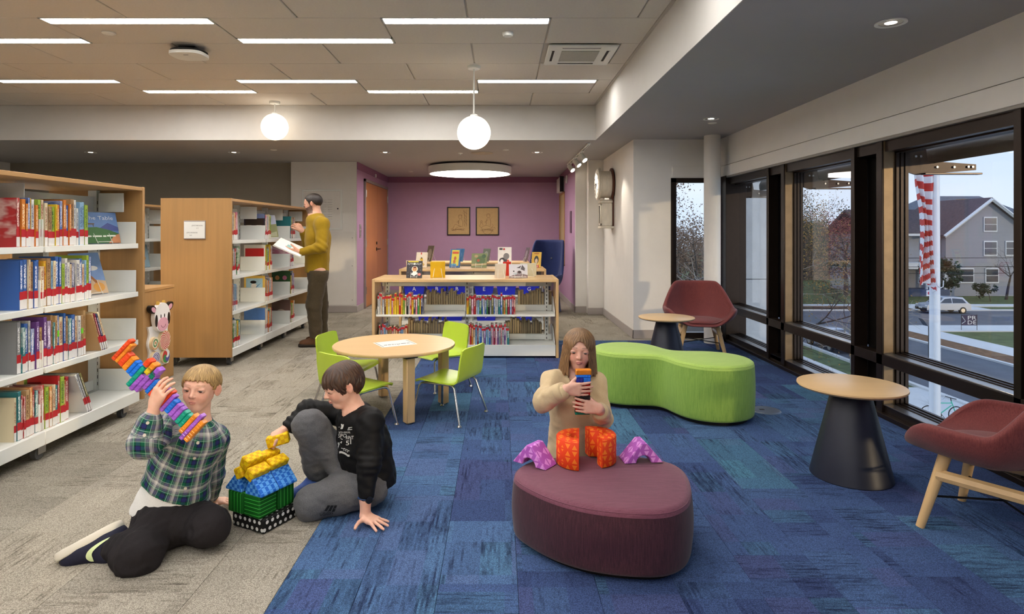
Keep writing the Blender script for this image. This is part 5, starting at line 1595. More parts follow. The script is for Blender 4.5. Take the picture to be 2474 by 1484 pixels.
def swirl(cx, cy, rad, cols, arms, kind, nm):
 mb = MB(); mb.prism([(cx + rad * math.cos(R(a)), cy + rad * math.sin(R(a))) for a in range(0, 360, 10)], 0.016, 0.04, XP); d_ = mb.build('swirl_disc', m_birch, r_)
 d_['label'] = nm
 mats = [M('toy_disc_%02x%02x%02x' % c, c, 0.35) for c in cols]
 mb = MB()
 nr, na = 14, 72
 for i in range(nr):
  for j in range(na):
   r0, r1 = rad * 0.94 * i / nr, rad * 0.94 * (i + 1) / nr
   tw = (lambda q: q * 2.2 / rad) if kind == 'arm' else (lambda q: 0)
   pts = [XP @ Vector((cx + rr * math.cos(2 * math.pi * jj / na + tw(rr)), cy + rr * math.sin(2 * math.pi * jj / na + tw(rr)), 0.0404)) for rr, jj in ((r0, j), (r1, j), (r1, j + 1), (r0, j + 1))]
   if kind == 'arm':
    c = int(j / na * arms * 2) % len(cols)
   else:
    c = int((i / nr * arms + j / na)) % len(cols)
   mb.add(pts, [(0, 1, 2, 3)], c)
 mb.build('print', mats, d_, 0)
swirl(0.06, -0.055, 0.085, [(210, 70, 60), (244, 222, 206)], 12, 'arm', 'red and cream pinwheel disc')
swirl(-0.095, -0.055, 0.055, [(214, 130, 60), (244, 232, 206), (96, 150, 90), (244, 232, 206)], 4, 'spiral', 'orange and cream swirl disc')
swirl(-0.085, -0.19, 0.066, [(96, 84, 140), (226, 226, 240)], 8, 'spiral', 'purple and white spiral disc')
swirl(0.075, -0.195, 0.062, [(206, 60, 60), (70, 150, 80), (90, 90, 160), (240, 240, 240)], 2, 'arm', 'red green and blue swirl disc')
for (sx, sy) in ((0.135, 0.06), (0.14, -0.245), (-0.14, -0.245)):
 mb = MB(); mb.cyl(XP @ Vector((sx, sy, 0.016)), XP @ Vector((sx, sy, 0.019)), 0.006, n=8); mb.build('screw', m_satin, r_)
# ------------------------------------------------------------------ low maple bookcases
def low_bookcase(label, x0, x1, y0, y1, shelf_z, top=0.81, base=0.02):
 r_ = root('low_bookcase', ((x0 + x1) / 2, (y0 + y1) / 2, 0), label, 'bookcase', 'low double-sided bookcases')
 for xx in (x0, x1 - 0.028):
  mb = MB(); mb.box((xx, y0, 0.0), (xx + 0.028, y1, top), 0.002); mb.build('end_panel', m_maple_z, r_)
 mb = MB(); mb.box((x0 + 0.028, y0 + 0.004, top - 0.03), (x1 - 0.028, y1 - 0.004, top - 0.002), 0.002); mb.build('top_board', m_maple, r_)
 xm, ym = (x0 + x1) / 2, (y0 + y1) / 2
 px = [x0 + 0.10, xm, x1 - 0.10]
 for xx in px:
  mb = MB(); mb.box((xx - 0.02, ym - 0.025, 0.02), (xx + 0.02, ym + 0.025, top - 0.03)); po = mb.build('post', m_offwhite, r_)
  mb = MB()
  for q in range(16):
   mb.box((xx - 0.004, ym - 0.0256, 0.1 + q * 0.042), (xx + 0.004, ym - 0.0252, 0.1 + q * 0.042 + 0.022))
  mb.build('slots', m_slot, po, 0)
 bx = [x0 + 0.032, xm, x1 - 0.032]
 for a, b in zip(bx, bx[1:]):
  for s_ in (-1, 1):
   ya, yb_ = sorted((ym + s_ * 0.03, (y0 if s_ < 0 else y1) - s_ * 0.02))
   for z in shelf_z:
    mb = MB(); mb.box((a + 0.003, ya, z - 0.022), (b - 0.003, yb_, z), 0.003)
    sh = mb.build('shelf', m_offwhite, r_)
    for xx in (a + 0.004, b - 0.008):
     mb = MB(); mb.prism([(ya + 0.01, z), (yb_ - 0.01, z), (yb_ - 0.01, z + 0.09), (ym + s_ * 0.12, z + 0.16), (ym + s_ * 0.04, z + 0.16), (ya + 0.01, z + 0.09)] if s_ > 0 else [(ya + 0.01, z), (yb_ - 0.01, z), (yb_ - 0.01, z + 0.16), (ya + 0.2, z + 0.16), (ya + 0.01, z + 0.03)], xx, xx + 0.004, frame4((0, 0, 0), (0, 1, 0), (0, 0, 1), (1, 0, 0))); mb.build('end_bracket', m_offwhite, sh)
   mb = MB(); ye = y0 + 0.004 if s_ < 0 else y1 - 0.02
   mb.box((a, ye, base), (b, ye + 0.016, 0.135), 0.003); mb.build('kick_plate', m_offwhite, r_)
  for z in shelf_z:
   mb = MB(); mb.box((a + 0.01, ym - 0.012, z), (b - 0.01, ym + 0.012, z + 0.065), 0.002); mb.build('divider', m_offwhite, r_)
  mb = MB(); mb.box((a + 0.01, ym - 0.012, top - 0.1), (b - 0.01, ym + 0.012, top - 0.035), 0.002); mb.build('canopy_rail', m_offwhite, r_)
 return r_
LX0, LX1 = -1.312, 0.608
low_bookcase('low maple bookcase nearest us with red labelled books in two rows', LX0, LX1, 6.38, 7.08, [0.445, 0.13])
low_bookcase('middle low maple bookcase holding the blue lettered bins', LX0, LX1, 8.1, 8.8, [0.47, 0.13])
low_bookcase('farthest low maple bookcase in front of the purple wall', -1.42, 0.48, 9.9, 10.55, [0.46, 0.13])
mixL = ['cream', 'brown', 'yellow', 'pink', 'red', 'lime', 'yellow', 'white', 'orange', 'pale blue', 'black', 'white', 'navy', 'red', 'turquoise', 'green']
mixL2 = ['white', 'teal', 'orange', 'yellow', 'green', 'blue', 'black', 'olive', 'white', 'crimson', 'red', 'pale blue', 'orange', 'cream', 'pink']
mixL3 = ['crimson', 'pink', 'white', 'blue', 'teal', 'pale blue', 'purple', 'grey', 'green', 'cream', 'orange', 'red', 'white', 'turquoise']
fro = (0, -1, 0)
row_of_books('upper shelf left half, nearest low bookcase', 'paperbacks on the nearest low bookcase', (LX0 + 0.05, 6.41, 0.445), (1, 0, 0), 25, 0, (0.165, 0.225), (0.012, 0.023), (0.12, 0.15), mixL, LAB_TOP, 'left', front=fro)
row_of_books('upper shelf right half, nearest low bookcase', 'paperbacks on the nearest low bookcase', ((LX0 + LX1) / 2 + 0.01, 6.41, 0.445), (1, 0, 0), 26, 0, (0.17, 0.225), (0.013, 0.026), (0.12, 0.15), mixL2, LAB_TOP, 'left', front=fro)
row_of_books('lower shelf right half, nearest low bookcase', 'paperbacks on the nearest low bookcase', ((LX0 + LX1) / 2 + 0.03, 6.41, 0.13), (1, 0, 0), 24, 0, (0.17, 0.225), (0.012, 0.022), (0.12, 0.15), mixL3, LAB_TOP, 'left', front=fro)
row_of_books('lower shelf left half, nearest low bookcase', 'paperbacks on the nearest low bookcase', (LX0 + 0.06, 6.43, 0.13), (1, 0, 0), 15, 0, (0.16, 0.215), (0.014, 0.028), (0.12, 0.15), ['white', 'crimson', 'pale blue', 'tan', 'orange', 'red', 'navy', 'cream'], LAB_TOP, 'left', front=fro)
old_c = ['olive', 'brown', 'grey', 'tan', 'black']
for (xa, n, z, wz) in ((-0.80, 17, 0.445, 'upper shelf left half'), (0.20, 13, 0.445, 'upper shelf right half'), (-1.0, 16, 0.13, 'lower shelf left half'), (0.06, 16, 0.13, 'lower shelf right half')):
 row_of_books('back row of %s, nearest low bookcase' % wz, 'back row of the nearest low bookcase', (xa, 6.775, z), (1, 0, 0), n, R(180), (0.155, 0.23), (0.018, 0.034), (0.14, 0.15), old_c, None, 'left', front=(0, -1, 0), old=True)
# blue letter bins on the middle low bookcase
m_bin = M('blue_plastic_bin', (40, 50, 190), 0.35, var=0.03)
bins = [('A', 976, 1026, 0.47), ('B', 1032, 1079, 0.47), ('B', 1082, 1126, 0.47), ('E', 1146, 1193, 0.47), ('F', 1200, 1247, 0.47), ('G', 1254, 1302, 0.47), ('', 1009, 1060, 0.13), ('', 1065, 1118, 0.13), ('J', 1150, 1199, 0.13), ('JK', 1241, 1287, 0.13)]
lab_b = ['leftmost blue bin marked A in the upper row', 'second blue bin marked B in the upper row', 'third blue bin also marked B in the upper row', 'blue bin marked E in the upper row', 'blue bin marked F in the upper row', 'blue bin marked G at the end of the upper row',
         'leftmost blue bin in the lower row', 'second blue bin from the left in the lower row', 'third blue bin from the left in the lower row', 'rightmost blue bin in the lower row']
for (ch, xa, xb, z), lb in zip(bins, lab_b):
 a, b = P(xa, 0, 8.15).x, P(xb, 0, 8.15).x
 r_ = root('storage_bin', ((a + b) / 2, 8.28, z), lb, 'bin', 'blue lettered storage bins')
 mb = MB()
 y0, y1, h, tp, w_ = 8.13, 8.42, 0.125, 0.018, 0.004
 def ring(z_, k):
  e = tp * (1 - k)
  return [(a + e, y0 + e, z_), (b - e, y0 + e, z_), (b - e, y1 - e, z_), (a + e, y1 - e, z_)]
 def ring2(z_, k):
  e = tp * (1 - k) + w_
  return [(a + e, y0 + e, z_), (b - e, y0 + e, z_), (b - e, y1 - e, z_), (a + e, y1 - e, z_)]
 vs = ring(z + 0.001, 0) + ring(z + h, 1) + ring2(z + h, 1) + ring2(z + 0.006, 0)
 fs = [(3, 2, 1, 0)]
 for s_ in (0, 4, 8):
  fs += [(s_ + i, s_ + (i + 1) % 4, s_ + 4 + (i + 1) % 4, s_ + 4 + i) for i in range(4)]
 fs.append((12, 13, 14, 15))
 mb.add(vs, fs); mb.build('tub', m_bin, r_)
 mb = MB(); mb.box((a - 0.006, y0 - 0.006, z + h - 0.012), (b + 0.006, y0 + 0.006, z + h), 0.002); mb.build('rim', m_bin, r_)
 if ch:
  mb = MB(); lettering(mb, ch, 0.075, frame4(((a + b) / 2, y0 + 0.0045, z + 0.055), (1, 0, 0), (0, -0.14, 0.99), (0, -1, -0.14))); mb.build('letter', m_toyw, r_, 0)
# ------------------------------------------------------------------ books displayed on the low bookcases
T1 = 0.809
G_ = 'books displayed on the low bookcases'
def at_top(x, d):
 return P(x, 0, d).x
astro = [(full, (44, 42, 48)), ([(0.08, 0.92), (0.75, 0.92), (0.75, 0.98), (0.08, 0.98)], (222, 200, 60)), (ell(0.52, 0.52, 0.2, 0.17), (232, 224, 206)), (ell(0.52, 0.51, 0.15, 0.13), (206, 150, 100)), (ell(0.52, 0.62, 0.11, 0.05), (110, 50, 30)),
         (ell(0.46, 0.51, 0.02, 0.016), (40, 30, 30)), (ell(0.58, 0.51, 0.02, 0.016), (40, 30, 30)), ([(0.3, 0.2), (0.5, 0.1), (0.72, 0.25), (0.62, 0.38), (0.42, 0.36)], (236, 234, 230)), (ell(0.83, 0.2, 0.1, 0.08), (222, 130, 120)), (ell(0.5, 0.82, 0.07, 0.055), (236, 232, 220))] + [(ell(px, pz, 0.012, 0.01, 6), (220, 220, 225)) for px, pz in ((0.1, 0.3), (0.2, 0.6), (0.15, 0.75), (0.85, 0.6), (0.9, 0.45), (0.3, 0.7), (0.8, 0.72), (0.12, 0.12), (0.7, 0.1))]
d1 = 6.62
display_book(at_top(1003, d1), d1 - 0.08, T1, R(-4), R(14), 0.165, 0.185, 0.012, 'dark starry book with a baby face in a helmet, on nearest low bookcase', (44, 42, 48), astro, True, (('ASTRONAUT', 0.5, 0.78, 0.12, 0.9, (232, 232, 236)),), group=G_)
display_book(at_top(1002, 6.85), 6.80, T1, R(176), R(12), 0.16, 0.18, 0.012, 'cream backed book standing just behind the dark starry one', (226, 206, 180), [], False, group=G_)
display_book(at_top(1058, d1), 6.60, T1, R(186), R(18), 0.155, 0.185, 0.02, 'yellow book turned away on a white wire stand, nearest low bookcase', (226, 186, 40), [], True, group=G_, spine=(226, 186, 40))
display_book(at_top(1208, d1), 6.58, T1, R(190), R(16), 0.115, 0.16, 0.015, 'white book turned away on a wire stand, nearest low bookcase', (222, 216, 206), [], True, group=G_)
display_book(at_top(1222, 6.8), 6.86, T1, R(200), R(14), 0.09, 0.165, 0.012, 'narrow red book turned away behind the white one', (196, 50, 40), [], False, group=G_)
kulu = [(full, (206, 206, 216)), ([(0, 0), (1, 0), (1, 0.2), (0.7, 0.3), (0.3, 0.24), (0, 0.1)], (130, 112, 116)), (ell(0.55, 0.36, 0.14, 0.16), (150, 140, 146)), (ell(0.56, 0.42, 0.09, 0.1), (70, 56, 56)), ([(0.62, 0.62), (0.72, 0.95), (0.86, 0.7), (0.84, 0.5)], (96, 90, 96)), ([(0.4, 0.72), (0.66, 0.9), (0.6, 0.7)], (96, 90, 96)), (ell(0.25, 0.48, 0.04, 0.05), (40, 40, 44)), (ell(0.33, 0.3, 0.1, 0.07), (176, 190, 200))]
display_book(at_top(1252, d1), d1 - 0.08, T1, R(3), R(14), 0.195, 0.15, 0.012, 'pale grey book with dark bird and sleeping child, nearest low bookcase', (206, 206, 216), kulu, True, (('Sweetest Kulu', 0.5, 0.05, 0.2, 0.85, (240, 238, 236)),), group=G_)
display_book(at_top(1276, 6.8), 6.84, T1, R(184), R(14), 0.18, 0.15, 0.012, 'pale green book turned away behind the bird book', (206, 206, 186), [], True, group=G_)
d2 = 8.42
cat_art = [(full, (226, 214, 196)), (ell(0.5, 0.5, 0.14, 0.16), (216, 176, 60)), (ell(0.5, 0.2, 0.3, 0.14), (206, 170, 60)), (ell(0.5, 0.62, 0.06, 0.05), (60, 50, 40)), ([(0.4, 0.85), (0.5, 0.85), (0.5, 0.98), (0.4, 0.98)], (190, 40, 40))]
display_book(at_top(1017, d2), d2, T1, R(-14), R(14), 0.16, 0.215, 0.014, 'cream book with yellow figure on the middle low bookcase', (226, 214, 196), cat_art, True, group=G_)
yb_art = [(full, (58, 110, 170)), ([(0.14, 0.1), (0.86, 0.1), (0.86, 0.95), (0.14, 0.95)], (222, 210, 70)), ([(0.2, 0.74), (0.8, 0.74), (0.8, 0.86), (0.2, 0.86)], (206, 80, 40)), (ell(0.5, 0.5, 0.12, 0.1), (180, 90, 50)), (ell(0.45, 0.32, 0.12, 0.1), (190, 110, 50)), (ell(0.4, 0.15, 0.3, 0.06), (90, 160, 200))]
display_book(at_top(1098, d2), d2, T1, R(-18), R(15), 0.15, 0.26, 0.016, 'blue edged yellow book on the middle low bookcase', (58, 110, 170), yb_art, True, group=G_)
gr_art = [(full, (116, 128, 84)), (ell(0.6, 0.5, 0.3, 0.3), (80, 104, 64)), (ell(0.45, 0.5, 0.1, 0.1), (170, 90, 60)), ([(0, 0.1), (1, 0.2), (1, 0.3), (0, 0.25)], (190, 170, 130)), (ell(0.3, 0.8, 0.12, 0.1), (176, 150, 110)), (ell(0.8, 0.8, 0.14, 0.14), (60, 90, 60))]
display_book(at_top(1157, d2), d2, T1, R(-8), R(15), 0.21, 0.20, 0.014, 'mossy green creature book on the middle low bookcase', (116, 128, 84), gr_art, True, group=G_)
wh_art = [(full, (228, 226, 224)), (ell(0.4, 0.35, 0.3, 0.14), (60, 58, 62)), (ell(0.62, 0.55, 0.22, 0.16), (120, 118, 120)), (ell(0.3, 0.3, 0.12, 0.1), (230, 230, 230)), (ell(0.75, 0.3, 0.09, 0.09), (206, 60, 50)), (ell(0.45, 0.9, 0.07, 0.05), (190, 30, 40)), ([(0.1, 0.86), (0.34, 0.86), (0.34, 0.96), (0.1, 0.96)], (80, 78, 80))]
display_book(at_top(1219, d2), d2, T1, R(-4), R(12), 0.185, 0.285, 0.014, 'large white book with ink animals on the middle low bookcase', (228, 226, 224), wh_art, True, group=G_)
or_art = [(full, (224, 180, 60)), (ell(0.5, 0.5, 0.24, 0.26), (30, 26, 28)), (ell(0.5, 0.42, 0.15, 0.16), (226, 200, 170)), ([(0.2, 0.0), (0.8, 0.0), (0.8, 0.16), (0.2, 0.2)], (206, 70, 40)), (ell(0.5, 0.9, 0.3, 0.05), (190, 120, 40))]
display_book(at_top(1295, d2), d2, T1, R(-16), R(16), 0.13, 0.22, 0.014, 'orange yellow book with dark-haired figure, middle low bookcase', (224, 180, 60), or_art, True, group=G_)
d3 = 10.15
for (xx, ww, hh, rz, rgb, nm) in ((1035, 0.14, 0.27, 40, (110, 100, 84), 'drab brown book turned edgewise'), (1108, 0.16, 0.22, 30, (64, 110, 160), 'blue book half hidden behind the yellow one'), (1172, 0.14, 0.22, 36, (96, 104, 96), 'grey green book half hidden behind the creature book'), (1268, 0.10, 0.24, 62, (84, 74, 84), 'thin dark book seen nearly edge-on')):
 display_book(at_top(xx, d3), d3, T1, R(-rz), R(16), ww, hh, 0.014, nm + ', on the farthest low bookcase', rgb, [(ell(0.5, 0.5, 0.3, 0.3), tuple(min(255, c + 40) for c in rgb))], True, group=G_)
# ------------------------------------------------------------------ round table
TX, TY, TZ = -0.77, 4.55, 0.48
r_ = root('round_table', (TX, TY, 0), 'round maple children\'s table with square legs', 'table')
mb = MB(); mb.lathe([(0.415, 0.0), (0.437, 0.003), (0.4425, 0.012), (0.4425, 0.02), (0.440, 0.024)], 72, (TX, TY, TZ - 0.024)); mb.build('table_top', m_maple, r_)
for a in (-65.5, 23, 113, 203):
 c = Vector((TX + 0.375 * math.cos(R(a)), TY + 0.375 * math.sin(R(a)), 0))
 mb = MB(); M4 = Matrix.Translation(c) @ Matrix.Rotation(R(a + 12), 4, 'Z'); mb.box((-0.031, -0.031, 0.008), (0.031, 0.031, TZ - 0.024), 0.004, M4=M4); lg = mb.build('leg', m_maple_z, r_)
 mb = MB(); mb.cyl(c, c + Vector((0, 0, 0.009)), 0.022, n=14); mb.build('glide', m_satin, lg)
 mb = MB(); mb.box((-0.045, -0.045, TZ - 0.034), (0.045, 0.045, TZ - 0.024), 0.002, M4=M4); mb.build('bracket', m_blackmetal, lg)
r_ = root('table_notice', (-0.78, 4.56, TZ), 'white bordered paper notice lying on the round table', 'notice')
cs = [P(901, 828.5, 1) , P(983, 820, 1), P(1009, 831.5, 1), P(924, 840, 1)]
def on_z(p, z):
 k = (EYE - z) / (EYE - p.z)
 return Vector((p.x * k, p.y * k, z))
cs = [on_z(p, TZ + 0.0012) for p in cs]
mb = MB(); mb.add(cs + [c - Vector((0, 0, 0.001)) for c in cs], [(3, 2, 1, 0), (4, 5, 6, 7), (0, 1, 5, 4), (1, 2, 6, 5), (2, 3, 7, 6), (3, 0, 4, 7)]); sh = mb.build('sheet', m_offwhite, r_, 0)
ux, uy = (cs[2] - cs[3]), (cs[0] - cs[3])
O_ = cs[3]
mb = MB()
def pq(a, b):
 return O_ + ux * a + uy * b + Vector((0, 0, 0.0004))
for (a0, a1) in ((0.045, 0.06), (0.94, 0.955)):
 mb.add([pq(a0, 0.06), pq(a1, 0.06), pq(a1, 0.94), pq(a0, 0.94)], [(0, 1, 2, 3)])
nr_ = random.Random(2)
for b0, a0, a1 in ((0.30, 0.14, 0.86), (0.16, 0.50, 0.54)):
 a_ = a0
 while a_ < a1:
  w_ = nr_.uniform(0.012, 0.03)
  mb.add([pq(a_, b0), pq(a_ + w_, b0), pq(a_ + w_, b0 + 0.09), pq(a_, b0 + 0.09)], [(0, 1, 2, 3)])
  a_ += w_ + nr_.choice((0.006, 0.006, 0.03))
mb.build('print', M('black_print', (40, 40, 44), 0.7), sh, 0)
# ------------------------------------------------------------------ green children's chairs
m_lime = M('lime_green_laminate', (182, 208, 62), 0.3, spec=0.5, var=0.03)
def green_chair():
 r_ = local_root('green_chair', 'lime green child chair', 'chair', 'lime green chairs around the round table')
 # side profile from the front lip over the seat and up the back (y is depth, front at -y)
 prof = [(-0.185, 0.262), (-0.175, 0.276), (-0.15, 0.283), (-0.08, 0.280), (0.0, 0.274), (0.08, 0.270), (0.125, 0.274), (0.152, 0.292), (0.166, 0.32), (0.178, 0.38), (0.192, 0.45), (0.204, 0.512)]
 n, W_ = len(prof), 15
 top, bot = [], []
 for i, (y, z) in enumerate(prof):
  s_ = i / (n - 1)
  a = prof[max(i - 1, 0)]; b = prof[min(i + 1, n - 1)]
  tg = Vector((0, b[0] - a[0], b[1] - a[1])).normalized()
  nr = Vector((0, -tg.z, tg.y))
  hw = 0.172 if s_ < 0.5 else 0.172 + 0.004 * math.sin((s_ - 0.5) * 6)
  edge = 1.0
  if i == 0: edge = 0.93
  if i == n - 1: edge = 0.95
  for j in range(W_):
   u = j / (W_ - 1) * 2 - 1
   bend = 0.020 * u * u * max(0, (s_ - 0.55) / 0.45)          # the back curves round the sitter
   p = Vector((u * hw * edge, y, z)) + Vector((0, -bend, 0)) - nr * 0.0
   if s_ < 0.5:
    p.z += 0.004 * u * u - 0.004
   if i == n - 1:
    p.z -= 0.018 * abs(u) ** 6 - 0.006 * u * u
   top.append(p + nr * 0.005); bot.append(p - nr * 0.005)
 vs = top + bot
 o = len(top)
 fs = []
 for i in range(n - 1):
  for j in range(W_ - 1):
   a = i * W_ + j
   fs.append((a, a + 1, a + W_ + 1, a + W_)); fs.append((o + a + W_, o + a + W_ + 1, o + a + 1, o + a))
 ring = [j for j in range(W_)] + [i * W_ + W_ - 1 for i in range(1, n)] + [(n - 1) * W_ + j for j in range(W_ - 2, -1, -1)] + [i * W_ for i in range(n - 2, 0, -1)]
 for a, b in zip(ring, ring[1:] + ring[:1]):
  fs.append((b, a, o + a, o + b))
 mb = MB(); mb.add(vs, fs); mb.build('shell', m_lime, r_, 50)
 for s_ in (-1, 1):
  x = s_ * 0.145
  for (yt, yb, xb) in ((-0.135, -0.185, s_ * 0.20), (0.10, 0.183, s_ * 0.20)):
   mb = MB()
   d = -1 if yb < 0 else 1
   mb.tube([(x, 0.0, 0.258), (x, yt - d * 0.02, 0.258), (x + s_ * 0.004, yt + d * 0.006, 0.252), (x + s_ * 0.010, yt + d * 0.02, 0.236), (xb, yb, 0.012)], 0.0085, 10)
   lg = mb.build('leg', m_chrome, r_)
   mb = MB(); mb.lathe([(0.014, 0), (0.016, 0.004), (0.012, 0.010), (0.008, 0.016)], 14, (xb, yb, 0)); mb.build('glide', m_chrome, lg)
 mb = MB(); mb.box((-0.15, -0.11, 0.252), (0.15, -0.07, 0.266), 0.003); mb.box((-0.15, 0.05, 0.252), (0.15, 0.09, 0.266), 0.003); mb.build('seat_plate', m_blackmetal, r_)
 return r_
proto = green_chair()
spots = [((-0.347, 4.376), (-0.905, 0.425), 'lime green child chair nearest the green bench, back toward it'), ((-0.51, 5.24), (-0.75, -0.66), 'lime green child chair in front of the low bookcase'),
         ((-1.165, 4.78), (0.98, -0.2), 'lime green child chair on the far left of the round table'), ((-0.964, 4.15), (0.6, 0.8), 'lime green child chair right behind the child in black')]
for i, ((x, y), f_, lab) in enumerate(spots):
 o = proto if i == 0 else copy_tree(proto)
 o.location = (x, y, 0)
 o.rotation_euler = (0, 0, math.atan2(f_[0], -f_[1]))
 o['label'] = lab
# ------------------------------------------------------------------ cone side tables
m_cone = M('navy_black_cone', (30, 34, 50), 0.42, 0.1, 0.4, var=0.04)
for (x, y, lab) in ((1.873, 3.31, 'round oak side table on a dark cone base, nearer one'), (1.596, 5.94, 'round oak side table on a dark cone base beside the far armchair')):
 r_ = root('side_table', (x, y, 0), lab, 'side table', 'cone-based side tables')
 mb = MB(); mb.lathe([(0.196, 0.0), (0.200, 0.004), (0.196, 0.02), (0.093, 0.458), (0.090, 0.463)], 56, (x, y, 0)); mb.build('cone_base', m_cone, r_)
 mb = MB(); mb.lathe([(0.235, 0.463), (0.256, 0.470), (0.263, 0.478), (0.262, 0.485), (0.259, 0.486)], 64, (x, y, 0)); mb.build('table_top', m_maple, r_)
# ------------------------------------------------------------------ upholstered shapes
def weave(name, rgb, dark, axis='Z', amt=0.5):
 t = NT(name)
 c, d = lin(*rgb), lin(*dark)
 v = t.coord('Object', (260, 260, 7) if axis == 'Z' else (9, 260, 260))
 n = t.noise(v, 1.0, 3, 0.7)
 v2 = t.coord('Object', (420, 420, 420))
 n2 = t.noise(v2, 1.0, 1)
 t.col(t.mix(0.35, t.ramp(n, [(0.35, d), (0.65, c)]), t.ramp(n2, [(0.3, d), (0.7, c)])))
 t.bump(n2, 0.15, 0.001)
 t.b.inputs['Sheen Weight'].default_value = 0.15
 return t.done(0.7, 0, 0.25)
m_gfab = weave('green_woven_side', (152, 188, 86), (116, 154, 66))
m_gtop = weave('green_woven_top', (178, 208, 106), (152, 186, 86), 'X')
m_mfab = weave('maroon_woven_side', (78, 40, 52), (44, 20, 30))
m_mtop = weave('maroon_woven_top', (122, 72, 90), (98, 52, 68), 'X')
m_maroon = weave('maroon_chair_fabric', (132, 66, 64), (98, 44, 46))
m_bluefab = weave('blue_chair_fabric', (34, 52, 110), (20, 32, 76))
def cushion_body(label, name, cat, outline, h, fside, ftop, edge=0.03, bulge=0.012, gap=0.02):
 """upholstered drum with a free outline: recessed plinth, side panel and top panel with a seam"""
 c = Vector((sum(p[0] for p in outline) / len(outline), sum(p[1] for p in outline) / len(outline)))
 r_ = root(name, (c.x, c.y, 0), label, cat)
 n = len(outline)
 nor = []
 for i in range(n):
  a, b = Vector(outline[i - 1]), Vector(outline[(i + 1) % n])
  t_ = (b - a).normalized()
  nor.append(Vector((t_.y, -t_.x)))
 def ring(off, z):
  return [(outline[i][0] + nor[i].x * off, outline[i][1] + nor[i].y * off, z) for i in range(n)]
 def loft(rings, cap_top=False, cap_bot=False):
  vs = [p for r0 in rings for p in r0]
  fs = []
  for k in range(len(rings) - 1):
   for i in range(n):
    fs.append((k * n + i, k * n + (i + 1) % n, (k + 1) * n + (i + 1) % n, (k + 1) * n + i))
  if cap_top: fs.append(tuple(range((len(rings) - 1) * n, len(rings) * n)))
  if cap_bot: fs.append(tuple(reversed(range(n))))
  return vs, fs
 mb = MB(); mb.add(*loft([ring(-0.04, 0.0), ring(-0.04, gap + 0.01)], False, True)); mb.build('plinth', m_blackmetal, r_)
 rs = [ring(-0.02, gap), ring(-0.004, gap + 0.008)]
 for k in range(9):
  f_ = k / 8
  rs.append(ring(bulge * math.sin(f_ * math.pi), gap + 0.02 + (h - edge * 0.9 - gap - 0.02) * f_))
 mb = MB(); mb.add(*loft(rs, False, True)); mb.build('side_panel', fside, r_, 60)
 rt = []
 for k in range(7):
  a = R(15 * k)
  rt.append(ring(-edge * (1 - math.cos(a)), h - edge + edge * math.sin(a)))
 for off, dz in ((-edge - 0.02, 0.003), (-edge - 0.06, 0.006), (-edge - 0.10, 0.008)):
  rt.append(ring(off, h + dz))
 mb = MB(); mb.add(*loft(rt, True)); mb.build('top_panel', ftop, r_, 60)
 seam = ring(-edge * 0.18, h - edge * 0.42)
 mb = MB(); mb.tube(seam, 0.0022, 5, closed=True); mb.build('seam_piping', ftop, r_, 60)
 return r_
def catmull(pts, k=8):
 out = []
 n = len(pts)
 for i in range(n):
  p0, p1, p2, p3 = (Vector(pts[(i + q) % n]) for q in (-1, 0, 1, 2))
  for j in range(k):
   t_ = j / k
   out.append(tuple(0.5 * ((2 * p1) + (p2 - p0) * t_ + (2 * p0 - 5 * p1 + 4 * p2 - p3) * t_ ** 2 + (3 * p1 - p0 - 3 * p2 + p3) * t_ ** 3)))
 return out
mo = [(0.06, 2.62), (0.16, 2.45), (0.30, 2.338), (0.463, 2.287), (0.62, 2.29), (0.73, 2.39), (0.795, 2.60), (0.775, 2.77), (0.60, 2.865), (0.33, 2.86), (0.13, 2.79)]
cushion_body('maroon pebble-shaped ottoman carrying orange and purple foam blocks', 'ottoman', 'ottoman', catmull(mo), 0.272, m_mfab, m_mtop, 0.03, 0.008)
# two-lobed green bench
c1, r1, c2, r2 = Vector((0.985, 4.80)), 0.265, Vector((1.50, 4.40)), 0.285
def sdb(p):
 a, b = (p - c1).length - r1, (p - c2).length - r2
 k = 0.32
 h_ = max(k - abs(a - b), 0) / k
 return min(a, b) - h_ * h_ * k * 0.25
mid = (c1 + c2) / 2
out = []
for i in range(120):
 a = 2 * math.pi * i / 120
 d_ = Vector((math.cos(a), math.sin(a)))
 lo, hi = 0.0, 1.2
 for _ in range(40):
  m_ = (lo + hi) / 2
  if sdb(mid + d_ * m_) < 0: lo = m_
  else: hi = m_
 out.append(tuple(mid + d_ * lo))
cushion_body('lime green peanut-shaped upholstered bench', 'bench', 'bench', out, 0.405, m_gfab, m_gtop, 0.035, 0.006, 0.025)
